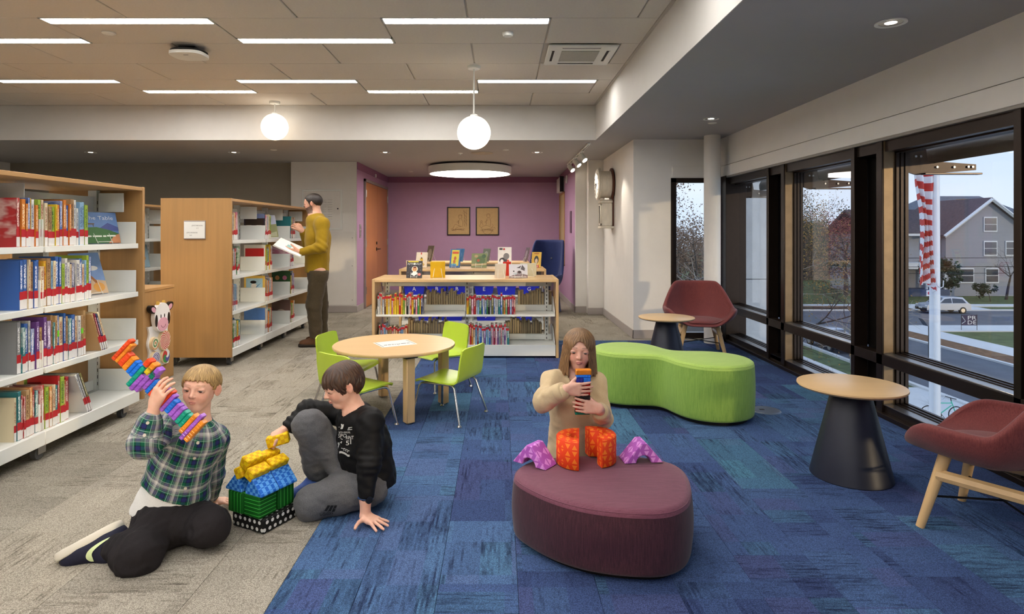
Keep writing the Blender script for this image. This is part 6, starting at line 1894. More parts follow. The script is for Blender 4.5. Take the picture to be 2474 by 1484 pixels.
# ------------------------------------------------------------------ shell armchairs
def shell_chair(name, label, fab, W_, D_, z_seat, z_front, z_arm, z_back, legs=True, back_half=48, taper=0.0):
 r_ = local_root(name, label, 'armchair')
 NU, NV = 72, 12
 vs, fs = [], []
 def sm(a, b, x):
  t_ = min(1, max(0, (x - a) / (b - a)))
  return t_ * t_ * (3 - 2 * t_)
 for j in range(NV + 1):
  v = j / NV
  for i in range(NU):
   a = 2 * math.pi * i / NU                      # 90 deg = back (+y), 270 = front
   deg = math.degrees(a)
   db = abs((deg - 90 + 180) % 360 - 180)        # angle from the back
   hb = 1 - sm(back_half - 6, back_half + 34, db)
   hf = sm(118, 165, db)
   zr = z_arm + (z_back - z_arm) * hb + (z_front - z_arm) * hf
   e = 2.7
   k = (abs(math.cos(a)) ** e + abs(math.sin(a)) ** e) ** (-1 / e)
   rx, ry = W_ / 2 * k * math.cos(a), D_ / 2 * k * math.sin(a)
   rx *= 1 - 0.20 * hb - taper * hb
   ry *= (1.0 + 0.10 * hb)
   pr = v ** 0.85
   out_ = math.sin(pr * math.pi / 2) ** 0.75
   up = (1 - math.cos(pr * math.pi / 2)) ** 1.15
   bot = 0.62
   x = rx * out_
   y = ry * out_
   z = (z_seat - 0.045) + (zr - z_seat + 0.045) * up
   vs.append((x, y, z))
 for j in range(NV):
  for i in range(NU):
   fs.append((j * NU + i, j * NU + (i + 1) % NU, (j + 1) * NU + (i + 1) % NU, (j + 1) * NU + i))
 mb = MB(); mb.add(vs[NU:], [tuple(q - NU for q in f) for f in fs if min(f) >= NU])
 mb.add([vs[0]], [])
 ci = len(mb.v) - 1
 for i in range(NU):
  mb.f.append((ci, i, (i + 1) % NU)); mb.mi.append(0)
 sh = mb.build('shell', fab, r_, 80)
 so = sh.modifiers.new('padding', 'SOLIDIFY')
 so.thickness = 0.04
 so.offset = -1
 sb = sh.modifiers.new('soften', 'SUBSURF')
 sb.levels = 1
 sb.render_levels = 1
 mb = MB(); mb.ball((0, -0.02, z_seat + 0.0), (W_ * 0.33, D_ * 0.36, 0.035), 32, 12); mb.build('seat_cushion', fab, r_, 60)
 if legs:
  lx, ly = 0.155, 0.155
  for sx in (-1, 1):
   for sy in (-1, 1):
    mb = MB(); mb.tube([(sx * lx, sy * ly, z_seat - 0.01), (sx * 0.235, sy * 0.23, 0.0)], [0.026, 0.017], 14); mb.build('leg', m_maple_z, r_)
   mb = MB(); mb.tube([(sx * 0.185, -0.18, z_seat - 0.12), (sx * 0.185, 0.18, z_seat - 0.12)], [0.026, 0.026], 8, flat=1.0); mb.build('side_rail', m_maple_z, r_)
  mb = MB(); mb.tube([(-0.215, -0.21, 0.14), (0.215, 0.21, 0.14)], 0.005, 6); mb.tube([(0.215, -0.21, 0.14), (-0.215, 0.21, 0.14)], 0.005, 6); mb.build('cross_stretcher', m_blackmetal, r_)
 return r_
a1 = shell_chair('armchair', 'maroon shell armchair with oak legs beside the white column', m_maroon, 0.76, 0.66, 0.355, 0.33, 0.49, 0.755)
a1.location = (2.14, 6.66, 0); a1.rotation_euler = (0, 0, R(-10))
a1['group'] = 'maroon shell armchairs'
a2 = copy_tree(a1)
a2['label'] = 'maroon shell armchair with oak legs cut by the picture edge'
a2.location = (2.175, 2.68, 0); a2.rotation_euler = (0, 0, R(215))
bl = shell_chair('blue_armchair', 'tall navy blue winged armchair before the purple wall', m_bluefab, 0.62, 0.62, 0.42, 0.42, 0.62, 1.17, False, 62, -0.12)
bl.location = (0.74, 10.05, 0); bl.rotation_euler = (0, 0, R(-25))
mb = MB(); mb.ball((0, 0.285, 0.86), (0.016, 0.012, 0.016), 12, 8); mb.build('button', M('button_grey', (120, 124, 136), 0.4), bl)
mb = MB(); mb.lathe([(0.26, 0.02), (0.25, 0.06), (0.22, 0.36)], 32); mb.build('base', m_bluefab, bl)
for a in (45, 135, 225, 315):
 mb = MB(); mb.cyl((0.2 * math.cos(R(a)), 0.2 * math.sin(R(a)), 0), (0.2 * math.cos(R(a)), 0.2 * math.sin(R(a)), 0.03), 0.02, n=10); mb.build('foot', m_blackmetal, bl)
# ------------------------------------------------------------------ foam block fabrics
def checks(name, a, b, n, kind='check'):
 t = NT(name)
 v = t.coord('Object', (1, 1, 1))
 x, y, z = t.sep(v)
 A, B = lin(*a), lin(*b)
 if kind == 'check':
  ck = t.N('TexChecker')
  ck.inputs['Scale'].default_value = n
  ck.inputs['Color1'].default_value = A
  ck.inputs['Color2'].default_value = B
  off = t.N('VectorMath', operation='ADD')
  off.inputs[1].default_value = (0.0013, 0.0017, 0.0011)
  t.L(v, off.inputs[0])
  t.L(off.outputs[0], ck.inputs['Vector'])
  t.col(ck.outputs['Color'])
 elif kind == 'stripe':
  f_ = t.math('FRACT', t.math('MULTIPLY', z, n))
  t.col(t.mix(t.math('GREATER_THAN', f_, 0.84), A, B))
 elif kind == 'stripe_v':
  s_ = t.math('ADD', x, y)
  f_ = t.math('FRACT', t.math('MULTIPLY', s_, n))
  t.col(t.mix(t.math('GREATER_THAN', f_, 0.84), A, B))
 elif kind == 'dots':
  cells = []
  for (p, q) in ((x, z), (y, z), (x, y)):
   w = t.math('MULTIPLY', q, n)
   u = t.math('ADD', t.math('MULTIPLY', p, n), t.math('MULTIPLY', t.math('FLOOR', w), 0.5))
   du, dw = t.math('SUBTRACT', t.math('FRACT', u), 0.5), t.math('SUBTRACT', t.math('FRACT', w), 0.5)
   rr = t.math('ADD', t.math('MULTIPLY', du, du), t.math('MULTIPLY', dw, dw))
   cells.append(t.math('LESS_THAN', rr, 0.075))
  tcn = t.N('TexCoord')
  nx, ny, nz = t.sep(tcn.outputs['Normal'])
  isz = t.math('GREATER_THAN', t.math('ABSOLUTE', nz), 0.6)
  isx = t.math('GREATER_THAN', t.math('ABSOLUTE', nx), t.math('ABSOLUTE', ny))
  t.col(t.mix(t.mix(isz, t.mix(isx, cells[0], cells[1]), cells[2]), A, B))
 elif kind == 'tri':
  cells = []
  for (p, q) in ((x, z), (y, z), (x, y)):
   u = t.math('MULTIPLY', t.math('ADD', p, 0.003), n)
   w = t.math('MULTIPLY', t.math('ADD', q, 0.002), n)
   fu, fw = t.math('FRACT', u), t.math('FRACT', w)
   flip = t.math('FRACT', t.math('MULTIPLY', t.math('ADD', t.math('FLOOR', u), t.math('FLOOR', w)), 0.5))
   fw2 = t.math('ABSOLUTE', t.math('SUBTRACT', fw, t.math('MULTIPLY', flip, 2.0)))
   tri = t.math('LESS_THAN', t.math('ADD', t.math('MULTIPLY', t.math('ABSOLUTE', t.math('SUBTRACT', fu, 0.5)), 1.9), fw2), 0.86)
   lowc = t.math('GREATER_THAN', fw2, 0.12)
   cells.append(t.math('MULTIPLY', tri, lowc))
  geo = t.N('TexCoord')
  nx, ny, nz = t.sep(geo.outputs['Normal'])
  ax, ay, az = t.math('ABSOLUTE', nx), t.math('ABSOLUTE', ny), t.math('ABSOLUTE', nz)
  isz = t.math('GREATER_THAN', az, 0.6)
  isx = t.math('GREATER_THAN', ax, ay)
  side = t.mix(isx, cells[0], cells[1])
  t.col(t.mix(t.mix(isz, side, cells[2]), A, B))
 t.bump(t.noise(t.coord('Object', (1, 1, 1)), 900, 1), 0.12, 0.0006)
 return t.done(0.62, 0, 0.3)
m_yel_b = checks('yellow_check_fabric', (246, 208, 18), (226, 170, 14), 62)
m_blue_b = checks('blue_check_fabric', (30, 104, 206), (96, 168, 240), 62)
m_grn_h = checks('green_stripe_fabric', (10, 92, 22), (70, 182, 74), 62, 'stripe')
m_grn_v = checks('green_upright_stripe_fabric', (10, 92, 22), (70, 182, 74), 50, 'stripe_v')
m_dot_b = checks('black_dotted_fabric', (16, 16, 16), (228, 228, 226), 34, 'dots')
m_org_b = checks('orange_triangle_fabric', (236, 70, 26), (250, 132, 40), 34, 'tri')
m_pur_b = checks('purple_triangle_fabric', (176, 92, 190), (220, 150, 226), 34, 'tri')
def puffy(name, label, mat, size, loc, rot, bev=0.0055, group='foam blocks of the little house', cat='foam block'):
 hx, hy, hz = (s_ / 2 for s_ in size)
 mb = MB(); mb.box((-hx, -hy, -hz), (hx, hy, hz), bev)
 o = mb.build(name, mat, None, 60, off=(0, 0, 0))
 o.location = loc
 o.rotation_euler = rot
 bv = o.modifiers.new('soft_edge', 'BEVEL')
 bv.width = bev * 0.45
 bv.segments = 2
 seam = MB()
 e = bev * 0.35
 for sx in (-1, 1):
  seam.tube([(sx * (hx - e), -hy + bev, -hz + bev), (sx * (hx - e), -hy + bev, hz - bev)], 0.0008, 4)
 return tag(o, label, cat, group)
e1 = Vector((0.46, 0.888, 0)); e2 = Vector((-0.888, 0.46, 0))
AZ = math.atan2(e1.y, e1.x)
B0 = Vector((-1.011, 2.66, 0))
def hp(a, b, z):
 return B0 + e1 * a + e2 * b + Vector((0, 0, z))
puffy('foam_block', 'black and white dotted flat foam block at the bottom of the little house', m_dot_b, (0.19, 0.195, 0.062), hp(0.093, 0.097, 0.032), (0, 0, AZ))
puffy('foam_block', 'green foam block with level stripes at the front corner', m_grn_h, (0.098, 0.098, 0.096), hp(0.038, 0.062, 0.112), (0, 0, AZ))
puffy('foam_block', 'green foam block with upright stripes nearest the child in black', m_grn_v, (0.096, 0.096, 0.096), hp(0.142, 0.062, 0.112), (0, 0, AZ))
puffy('foam_block', 'green foam block with upright stripes facing the child in plaid', m_grn_v, (0.096, 0.096, 0.096), hp(0.038, 0.164, 0.112), (0, 0, AZ))
puffy('foam_block', 'green foam block hidden at the back of the little house', m_grn_h, (0.096, 0.096, 0.096), hp(0.142, 0.164, 0.112), (0, 0, AZ))
def wedge(label, a, b, flip, ln=0.10):
 """right-angled roof wedge, low at the outer edge"""
 mb = MB()
 s_ = -1 if flip else 1
 poly = [(-0.056 * s_, 0.0), (0.045 * s_, 0.0), (0.045 * s_, 0.012), (0.018 * s_, 0.078), (0.006 * s_, 0.078), (-0.056 * s_, 0.010)]
 if s_ < 0:
  poly.reverse()
 mb.prism(poly, -ln / 2, ln / 2, frame4((0, 0, 0), (0, 1, 0), (0, 0, 1), (1, 0, 0)))
 o = mb.build('foam_block', m_blue_b, None, 30, off=(0, 0, 0))
 bv = o.modifiers.new('soft_edge', 'BEVEL'); bv.width = 0.004; bv.segments = 2
 o.location = hp(a, b, 0.161)
 o.rotation_euler = (0, 0, AZ)
 tag(o, label, 'foam block', 'foam blocks of the little house')
wedge('blue checked foam roof wedge above the front green block', 0.038, 0.055, False)
wedge('blue checked foam roof wedge above the green block nearest child in black', 0.143, 0.055, False)
wedge('blue checked foam roof wedge on the side of the child in plaid', 0.038, 0.168, True)
wedge('blue checked foam roof wedge hidden at the back', 0.143, 0.168, True)
yb = [(0.035, 0.075, 0.246, 28, 'yellow checked foam brick low at the front of the roof'), (0.142, 0.075, 0.250, 28, 'yellow checked foam brick low on the right end of the roof'), (0.035, 0.142, 0.244, -28, 'yellow checked foam brick low at the left front of roof'),
      (0.040, 0.112, 0.289, 24, 'topmost yellow checked foam brick at the front of roof'), (0.146, 0.132, 0.270, 10, 'yellow checked foam brick at the back of the roof')]
for (a, b, z, rl, lab) in yb:
 o = puffy('foam_block', lab, m_yel_b, (0.1, 0.05, 0.05), hp(a, b, z), (0, 0, 0))
 o.rotation_euler = (Matrix.Rotation(AZ, 3, 'Z') @ Matrix.Rotation(R(rl), 3, 'X')).to_euler()
hb = P(672, 1062, 2.88)
o = puffy('foam_block', 'yellow checked foam brick held in the hand of the child in black', m_yel_b, (0.1, 0.05, 0.05), hb, (0, 0, 0), group='foam blocks in hand')
o.rotation_euler = (Matrix.Rotation(R(-14), 3, 'Y') @ Matrix.Rotation(R(12), 3, 'Z')).to_euler()
HELD_BRICK = hb
# ---- blocks on the ottoman
ZT = 0.2805
def half_ring(label, cx, cy, a0, a1, rot=0.0):
 mb = MB()
 n = 22
 ro, ri, h = 0.1, 0.042, 0.125
 prof = [(ri, 0.006), (ri + 0.006, 0.0), (ro - 0.006, 0.0), (ro, 0.006), (ro, h - 0.006), (ro - 0.006, h), (ri + 0.006, h), (ri, h - 0.006)]
 vs = []
 for i in range(n + 1):
  a = R(a0 + (a1 - a0) * i / n)
  for (r0, z) in prof:
   vs.append((r0 * math.cos(a), r0 * math.sin(a), z))
 k = len(prof)
 fs = []
 for i in range(n):
  for j in range(k):
   fs.append((i * k + j, (i + 1) * k + j, (i + 1) * k + (j + 1) % k, i * k + (j + 1) % k))
 fs.append(tuple(range(k))); fs.append(tuple(reversed(range(n * k, n * k + k))))
 mb.add(vs, fs)
 o = mb.build('foam_half_ring', m_org_b, None, 50, off=(0, 0, 0))
 o.location = (cx, cy, ZT)
 o.rotation_euler = (0, 0, R(rot))
 tag(o, label, 'foam block', 'orange foam half rings')
half_ring('orange foam half ring on ottoman, curved side toward the purple block at left', 0.350, 2.735, 90, 270, -8)
half_ring('orange foam half ring on ottoman with hollow side facing the other half', 0.418, 2.765, -90, 90, 14)
def arch(label, loc, rot):
 mb = MB()
 b, h, r0, ln = 0.088, 0.088, 0.034, 0.095
 poly = [(-b, 0.0), (-r0, 0.0)] + [(-r0 * math.cos(R(q)), r0 * math.sin(R(q))) for q in range(15, 180, 15)] + [(r0, 0.0), (b, 0.0), (0.012, h), (-0.012, h)]
 mb.prism(poly, -ln / 2, ln / 2, frame4((0, 0, 0), (1, 0, 0), (0, 0, 1), (0, -1, 0)))
 o = mb.build('foam_arch', m_pur_b, None, 30, off=(0, 0, 0))
 bv = o.modifiers.new('soft_edge', 'BEVEL'); bv.width = 0.004; bv.segments = 2
 o.rotation_euler = rot
 o.location = loc
 tag(o, label, 'foam block', 'purple foam arches')
arch('purple triangular foam arch on the left edge of the ottoman', (0.155, 2.735, ZT + 0.001), (0, 0, R(-38)))
arch('purple triangular foam arch on the right of the orange half rings', (0.63, 2.775, ZT + 0.001), (0, 0, R(6)))
# ------------------------------------------------------------------ translucent clicking bricks
def clear_plastic(name, rgb):
 t = NT(name)
 c = lin(*rgb)
 t.col(c)
 t.b.inputs['Transmission Weight'].default_value = 0.12
 t.b.inputs['IOR'].default_value = 1.3
 t.b.inputs['Coat Weight'].default_value = 0.3
 n = t.noise(t.coord('Object', (3, 60, 60)), 1.0, 2)
 t.col(t.ramp(n, [(0.3, tuple(x * 0.72 for x in c[:3]) + (1,)), (0.7, tuple(min(1, x * 1.15) for x in c[:3]) + (1,))]))
 return t.done(0.22, 0, 0.5)
CP = {k: clear_plastic(k + '_clear_plastic', v) for k, v in dict(red=(250, 84, 40), orange=(255, 150, 44), blue=(34, 124, 240), teal=(20, 168, 142), purple=(172, 100, 218), yellow=(222, 196, 50), black=(36, 30, 34), deepred=(206, 20, 16), navy=(40, 50, 160), green=(12, 120, 96)).items()}
def brick(par, F, x, z0, w, d, h, c, studs=True):
 """one clear brick with ribbed sides; F maps (across, depth, along)"""
 mb = MB()
 mb.box((x - w / 2, -d / 2, z0), (x + w / 2, d / 2, z0 + h * 0.94), 0.002, M4=F)
 n = max(2, int(w / 0.0115))
 for i in range(n):
  cx = x - w / 2 + (i + 0.5) * w / n
  for s_ in (-1, 1):
   mb.box((cx - w / n * 0.36, s_ * d / 2 - 0.0015, z0 + h * 0.08), (cx + w / n * 0.36, s_ * d / 2 + 0.0015, z0 + h * 0.84), 0.001, M4=F)
 o = mb.build('brick', CP[c], par, 30)
 return o
A, B = P(288, 849, 2.40), P(479, 1044, 2.36)
ax = (B - A).normalized()
LEN = (B - A).length
vw = Vector((0, 1, 0))
sx = ax.cross(vw).normalized()
vw = sx.cross(ax).normalized()
F = frame4(A, sx, vw, ax)
r_ = root('brick_tower', (A + B) / 2, 'long tower of clear coloured bricks held up by the child in plaid', 'toy tower')
seq = [('red', 1.75, -0.3, 0.045), ('orange', 1.55, -0.25, 0.04), ('red', 1.0, 0, 0.06), ('orange', 1.0, 0, 0.06), ('blue', 1.0, 0, 0.045), ('blue', 1.0, 0, 0.045), ('teal', 1.6, 0.28, 0.05), ('purple', 1.25, 0.5, 0.05), ('purple', 1.5, 0.2, 0.05), ('purple', 1.15, -0.1, 0.045),
       ('blue', 1.05, 0, 0.045), ('red', 1.05, 0, 0.045), ('orange', 1.05, 0, 0.05), ('purple', 1.3, 0, 0.045), ('red', 1.55, 0, 0.05), ('purple', 1.35, 0, 0.045), ('blue', 1.0, 0, 0.055), ('purple', 1.0, 0, 0.05), ('purple', 1.0, 0, 0.05), ('teal', 1.0, 0, 0.05), ('teal', 1.0, 0, 0.045), ('orange', 1.5, 0.0, 0.05), ('purple', 2.1, 0.0, 0.045), ('orange', 1.7, 0.05, 0.055)]
tot = sum(s_[3] for s_ in seq)
z = 0.0
W0 = 0.058
for (c, k, off, h) in seq:
 hh = h / tot * LEN
 brick(r_, F, -off * W0, z, W0 * k, 0.03, hh, c)
 z += hh
for (c, u, v_) in (('red', -0.92, 0.245), ('yellow', -0.62, 0.30), ('orange', -0.95, 0.30), ('green', -0.62, 0.355), ('purple', -0.95, 0.36)):
 brick(r_, F, -u * W0 * -1 * -1, v_ * LEN, W0 * 0.55, 0.036, 0.05 * LEN, c)
TOWER1 = (A, B, ax, sx)
# the other child's tower, upright
T0 = P(1406, 1000, 2.80)
F2 = frame4(T0, Vector((1, 0, 0.02)).normalized(), Vector((0, 1, 0)), Vector((0.03, 0, 1)).normalized())
r_ = root('brick_tower', T0, 'short upright tower of clear bricks held by the child in beige', 'toy tower')
z = 0.0
for (c, k, h) in (('green', 1.0, 0.013), ('deepred', 0.95, 0.026), ('deepred', 0.95, 0.026), ('black', 1.0, 0.022), ('deepred', 0.98, 0.03), ('deepred', 0.98, 0.028), ('navy', 1.0, 0.022), ('blue', 1.0, 0.012), ('orange', 1.06, 0.024)):
 if c in ('deepred', 'navy'):
  for s_ in (-1, 1):
   brick(r_, F2, s_ * 0.0165, z, 0.032 * k, 0.034, h, c if not (c == 'navy' and s_ > 0) else 'blue')
 else:
  brick(r_, F2, 0, z, 0.066 * k, 0.034, h, c)
 z += h
T2TOP = z
# ------------------------------------------------------------------ people: smooth bodies grown from a distance field
V3 = lambda p: np.array([p[0], p[1], p[2]], dtype=np.float32)
def unit(v):
 v = np.array(v, dtype=np.float64)
 return v / max(1e-9, np.linalg.norm(v))
def axis_coords(lo, hi, h, fine):
 out = [lo]
 while out[-1] < hi:
  x = out[-1]
  st = h
  for a, b, hf in fine:
   if a <= x <= b:
    st = min(st, hf)
  out.append(x + st)
 return np.array(out, dtype=np.float32)
class Field:
 def __init__(s, lo, hi, h, fine=()):
  """fine: (centre, half size, spacing)"""
  s.ax = [axis_coords(lo[i], hi[i], h, [(c[i] - r, c[i] + r, hf) for c, r, hf in fine]) for i in range(3)]
  s.D = np.full([len(a) for a in s.ax], 1.0, dtype=np.float32)
 def sub(s, lo, hi):
  sl = []
  for i in range(3):
   a = int(np.searchsorted(s.ax[i], lo[i]))
   b = int(np.searchsorted(s.ax[i], hi[i])) + 1
   sl.append(slice(max(0, a - 1), min(len(s.ax[i]), b + 1)))
  X = s.ax[0][sl[0]][:, None, None]
  Y = s.ax[1][sl[1]][None, :, None]
  Z = s.ax[2][sl[2]][None, None, :]
  return tuple(sl), X, Y, Z
 def _do(s, fn, lo, hi, k, cut):
  m = max(k * 1.5, 0.03)
  sl, X, Y, Z = s.sub(np.array(lo) - m, np.array(hi) + m)
  if 0 in s.D[sl].shape:
   return
  d = fn(X, Y, Z)
  A = s.D[sl]
  if cut:
   d = -d
   h = np.maximum(k - np.abs(A - d), 0) / max(k, 1e-6)
   s.D[sl] = np.maximum(A, d) + h * h * k * 0.25
  else:
   h = np.maximum(k - np.abs(A - d), 0) / max(k, 1e-6)
   s.D[sl] = np.minimum(A, d) - h * h * k * 0.25
 def cap(s, a, b, ra, rb, k=0.02, thin=None, flat=1.0, cut=False):
  a, b = V3(a), V3(b)
  r = max(ra, rb)
  lo, hi = np.minimum(a, b) - r, np.maximum(a, b) + r
  def fn(X, Y, Z):
   px, py, pz = X - a[0], Y - a[1], Z - a[2]
   q = b - a
   if thin is not None:
    n = unit(thin).astype(np.float32)
    w = 1.0 / flat - 1.0
    t_ = px * n[0] + py * n[1] + pz * n[2]
    px, py, pz = px + n[0] * t_ * w, py + n[1] * t_ * w, pz + n[2] * t_ * w
    q = q + n * float(np.dot(q, n)) * w
   dd = float(np.dot(q, q)) + 1e-9
   h = np.clip((px * q[0] + py * q[1] + pz * q[2]) / dd, 0, 1)
   d = np.sqrt((px - q[0] * h) ** 2 + (py - q[1] * h) ** 2 + (pz - q[2] * h) ** 2) - (ra + (rb - ra) * h)
   return d * (1.0 if thin is None else (flat + 1) / 2)
  s._do(fn, lo, hi, k, cut)
  return s
 def ell(s, c, r, Rm=None, k=0.01, cut=False):
  c = V3(c)
  Rm = np.eye(3) if Rm is None else Rm
  m = max(r)
  def fn(X, Y, Z):
   px, py, pz = X - c[0], Y - c[1], Z - c[2]
   q = [(px * Rm[i][0] + py * Rm[i][1] + pz * Rm[i][2]) for i in range(3)]
   k0 = np.sqrt(sum((q[i] / r[i]) ** 2 for i in range(3)))
   k1 = np.sqrt(sum((q[i] / (r[i] * r[i])) ** 2 for i in range(3))) + 1e-6
   return (k0 * (k0 - 1.0) / k1).astype(np.float32)
  s._do(fn, c - m, c + m, k, cut)
  return s
 def half(s, p, n, k=0.004):
  """keep the side the normal n points away from"""
  p, n = V3(p), unit(n).astype(np.float32)
  X, Y, Z = s.ax[0][:, None, None], s.ax[1][None, :, None], s.ax[2][None, None, :]
  d = (X - p[0]) * n[0] + (Y - p[1]) * n[1] + (Z - p[2]) * n[2]
  s.D = np.maximum(s.D, d).astype(np.float32)
  return s
 def mesh(s):
  D, (xs, ys, zs) = s.D, s.ax
  S = D < 0
  nx, ny, nz = D.shape
  c = np.zeros((nx - 1, ny - 1, nz - 1), dtype=np.uint8)
  for i in (0, 1):
   for j in (0, 1):
    for k in (0, 1):
     c += S[i:nx - 1 + i, j:ny - 1 + j, k:nz - 1 + k]
  act = (c > 0) & (c < 8)
  I, J, K = np.nonzero(act)
  n = len(I)
  vals = np.empty((n, 2, 2, 2), dtype=np.float32)
  for i in (0, 1):
   for j in (0, 1):
    for k in (0, 1):
     vals[:, i, j, k] = D[I + i, J + j, K + k]
  acc = np.zeros((n, 3))
  cnt = np.zeros(n)
  for axd in range(3):
   for u in (0, 1):
    for w in (0, 1):
     ia = [0, 0, 0]; ib = [0, 0, 0]
     o = [q for q in range(3) if q != axd]
     ia[o[0]] = ib[o[0]] = u
     ia[o[1]] = ib[o[1]] = w
     ib[axd] = 1
     a = vals[:, ia[0], ia[1], ia[2]]; b = vals[:, ib[0], ib[1], ib[2]]
     m = (a < 0) != (b < 0)
     t_ = np.where(m, a / np.where(m, a - b, 1), 0)
     acc[m, axd] += t_[m]
     acc[m, o[0]] += u
     acc[m, o[1]] += w
     cnt += m
  acc /= cnt[:, None]
  V = np.stack([xs[I] + acc[:, 0] * (xs[I + 1] - xs[I]), ys[J] + acc[:, 1] * (ys[J + 1] - ys[J]), zs[K] + acc[:, 2] * (zs[K + 1] - zs[K])], 1)
  idx = np.full(act.shape, -1, dtype=np.int64)
  idx[I, J, K] = np.arange(n)
  Q = []
  for axd in range(3):
   a = [slice(None)] * 3; b = [slice(None)] * 3
   a[axd] = slice(0, -1); b[axd] = slice(1, None)
   m = S[tuple(a)] != S[tuple(b)]
   P_ = np.array(np.nonzero(m))
   o = [q for q in range(3) if q != axd]
   ok = (P_[o[0]] > 0) & (P_[o[1]] > 0) & (P_[o[0]] < D.shape[o[0]] - 1) & (P_[o[1]] < D.shape[o[1]] - 1)
   P_ = P_[:, ok]
   sgn = S[tuple(P_)]
   cs = []
   for (u, w) in ((1, 1), (0, 1), (0, 0), (1, 0)):
    q = P_.copy()
    q[o[0]] -= u
    q[o[1]] -= w
    cs.append(idx[tuple(q)])
   q4 = np.stack(cs, 1)
   flip = sgn if axd != 1 else ~sgn
   q4[~flip] = q4[~flip][:, ::-1]
   Q.append(q4)
  Q = np.concatenate(Q)
  Q = Q[(Q >= 0).all(1)]
  return V, Q
def normals(V, Q):
 a, b, c, d = (V[Q[:, i]] for i in range(4))
 n = np.cross(c - a, d - b)
 N = np.zeros_like(V)
 for i in range(4):
  np.add.at(N, Q[:, i], n)
 return N / (np.linalg.norm(N, axis=1, keepdims=True) + 1e-12)
def relax(V, Q, it=1, f=0.5):
 for _ in range(it):
  A = np.zeros_like(V); C = np.zeros(len(V))
  for i in range(4):
   j = (i + 1) % 4
   np.add.at(A, Q[:, i], V[Q[:, j]]); np.add.at(C, Q[:, i], 1)
   np.add.at(A, Q[:, j], V[Q[:, i]]); np.add.at(C, Q[:, j], 1)
  V = V * (1 - f) + f * A / np.maximum(C, 1)[:, None]
 return V
def waves(V, seed, freq, n=7, aniso=None):
 rg = np.random.RandomState(seed)
 out = np.zeros(len(V))
 for i in range(n):
  k = rg.normal(size=3)
  if aniso is not None:
   k = k * np.array(aniso)
  k = unit(k) * freq * rg.uniform(0.6, 1.6)
  w = V @ k + rg.uniform(0, 6.28)
  out += np.sin(w + 1.3 * np.sin(V @ (unit(rg.normal(size=3)) * freq * 0.7) + rg.uniform(0, 6)))
 return out / n
def field_object(name, V, Q, mat, parent, attrs=None, colors=None):
 me = bpy.data.meshes.new(name)
 off = np.array(ORG[parent.name])
 W = (V - off).astype(np.float32)
 me.vertices.add(len(W))
 me.vertices.foreach_set('co', W.ravel())
 me.loops.add(len(Q) * 4)
 me.loops.foreach_set('vertex_index', Q.astype(np.int32).ravel())
 me.polygons.add(len(Q))
 me.polygons.foreach_set('loop_start', np.arange(0, len(Q) * 4, 4, dtype=np.int32))
 me.polygons.foreach_set('loop_total', np.full(len(Q), 4, dtype=np.int32))
 me.polygons.foreach_set('use_smooth', np.ones(len(Q), dtype=bool))
 me.update(calc_edges=True)
 me.validate()
 for m in (mat if isinstance(mat, list) else [mat]):
  me.materials.append(m)
 if attrs:
  for k, a in attrs.items():
   at = me.attributes.new(k, 'FLOAT_VECTOR', 'POINT')
   at.data.foreach_set('vector', a.astype(np.float32).ravel())
 if colors is not None:
  at = me.attributes.new('tint', 'FLOAT_COLOR', 'POINT')
  at.data.foreach_set('color', np.concatenate([colors, np.ones((len(colors), 1))], 1).astype(np.float32).ravel())
 o = bpy.data.objects.new(name, me)
 COL.objects.link(o)
 o.parent = parent
 ORG[o.name] = ORG[parent.name]
 return o
# ---- materials for people
def skin_mat(name):
 t = NT(name)
 a = t.N('Attribute', attribute_name='tint')
 n = t.noise(t.coord('Object', (1, 1, 1)), 60, 3)
 t.col(t.mix(0.12, a.outputs['Color'], t.ramp(n, [(0.3, (0.6, 0.28, 0.2)), (0.7, (0.95, 0.75, 0.6))])))
 t.b.inputs['Subsurface Weight'].default_value = 0.12
 t.b.inputs['Subsurface Radius'].default_value = (0.008, 0.004, 0.002)
 t.bump(t.noise(t.coord('Object', (1, 1, 1)), 500, 2), 0.06, 0.0006)
 return t.done(0.48, 0, 0.35)
m_skin = skin_mat('skin')
def cloth_mat(name, rgb, fleck=None, rough=0.85, bump=0.25, sc=380):
 t = NT(name)
 c = lin(*rgb)
 d = lin(*fleck) if fleck else tuple(x * 0.82 for x in c[:3]) + (1,)
 n = t.noise(t.coord('Object', (1, 1, 1)), sc, 2)
 n2 = t.noise(t.coord('Object', (1, 1, 1)), 9, 3)
 c1 = t.ramp(n, [(0.32, d), (0.68, c)])
 t.col(t.mix(0.25, c1, t.ramp(n2, [(0.3, tuple(x * 0.85 for x in c[:3]) + (1,)), (0.7, c)])))
 t.bump(n, bump, 0.0012)
 t.b.inputs['Sheen Weight'].default_value = 0.12 if sum(rgb) > 120 else 0.0
 return t.done(rough, 0, 0.2)
def hair_mat(name, dark, light):
 t = NT(name)
 v = t.attr('strand', (1, 1, 1))
 n = t.noise(v, 1.0, 4, 0.6)
 t.col(t.ramp(n, [(0.30, lin(*dark)), (0.55, tuple(0.5 * (a + b) for a, b in zip(lin(*dark), lin(*light)))), (0.74, lin(*light))]))
 t.bump(n, 0.5, 0.004)
 return t.done(0.42, 0, 0.5)
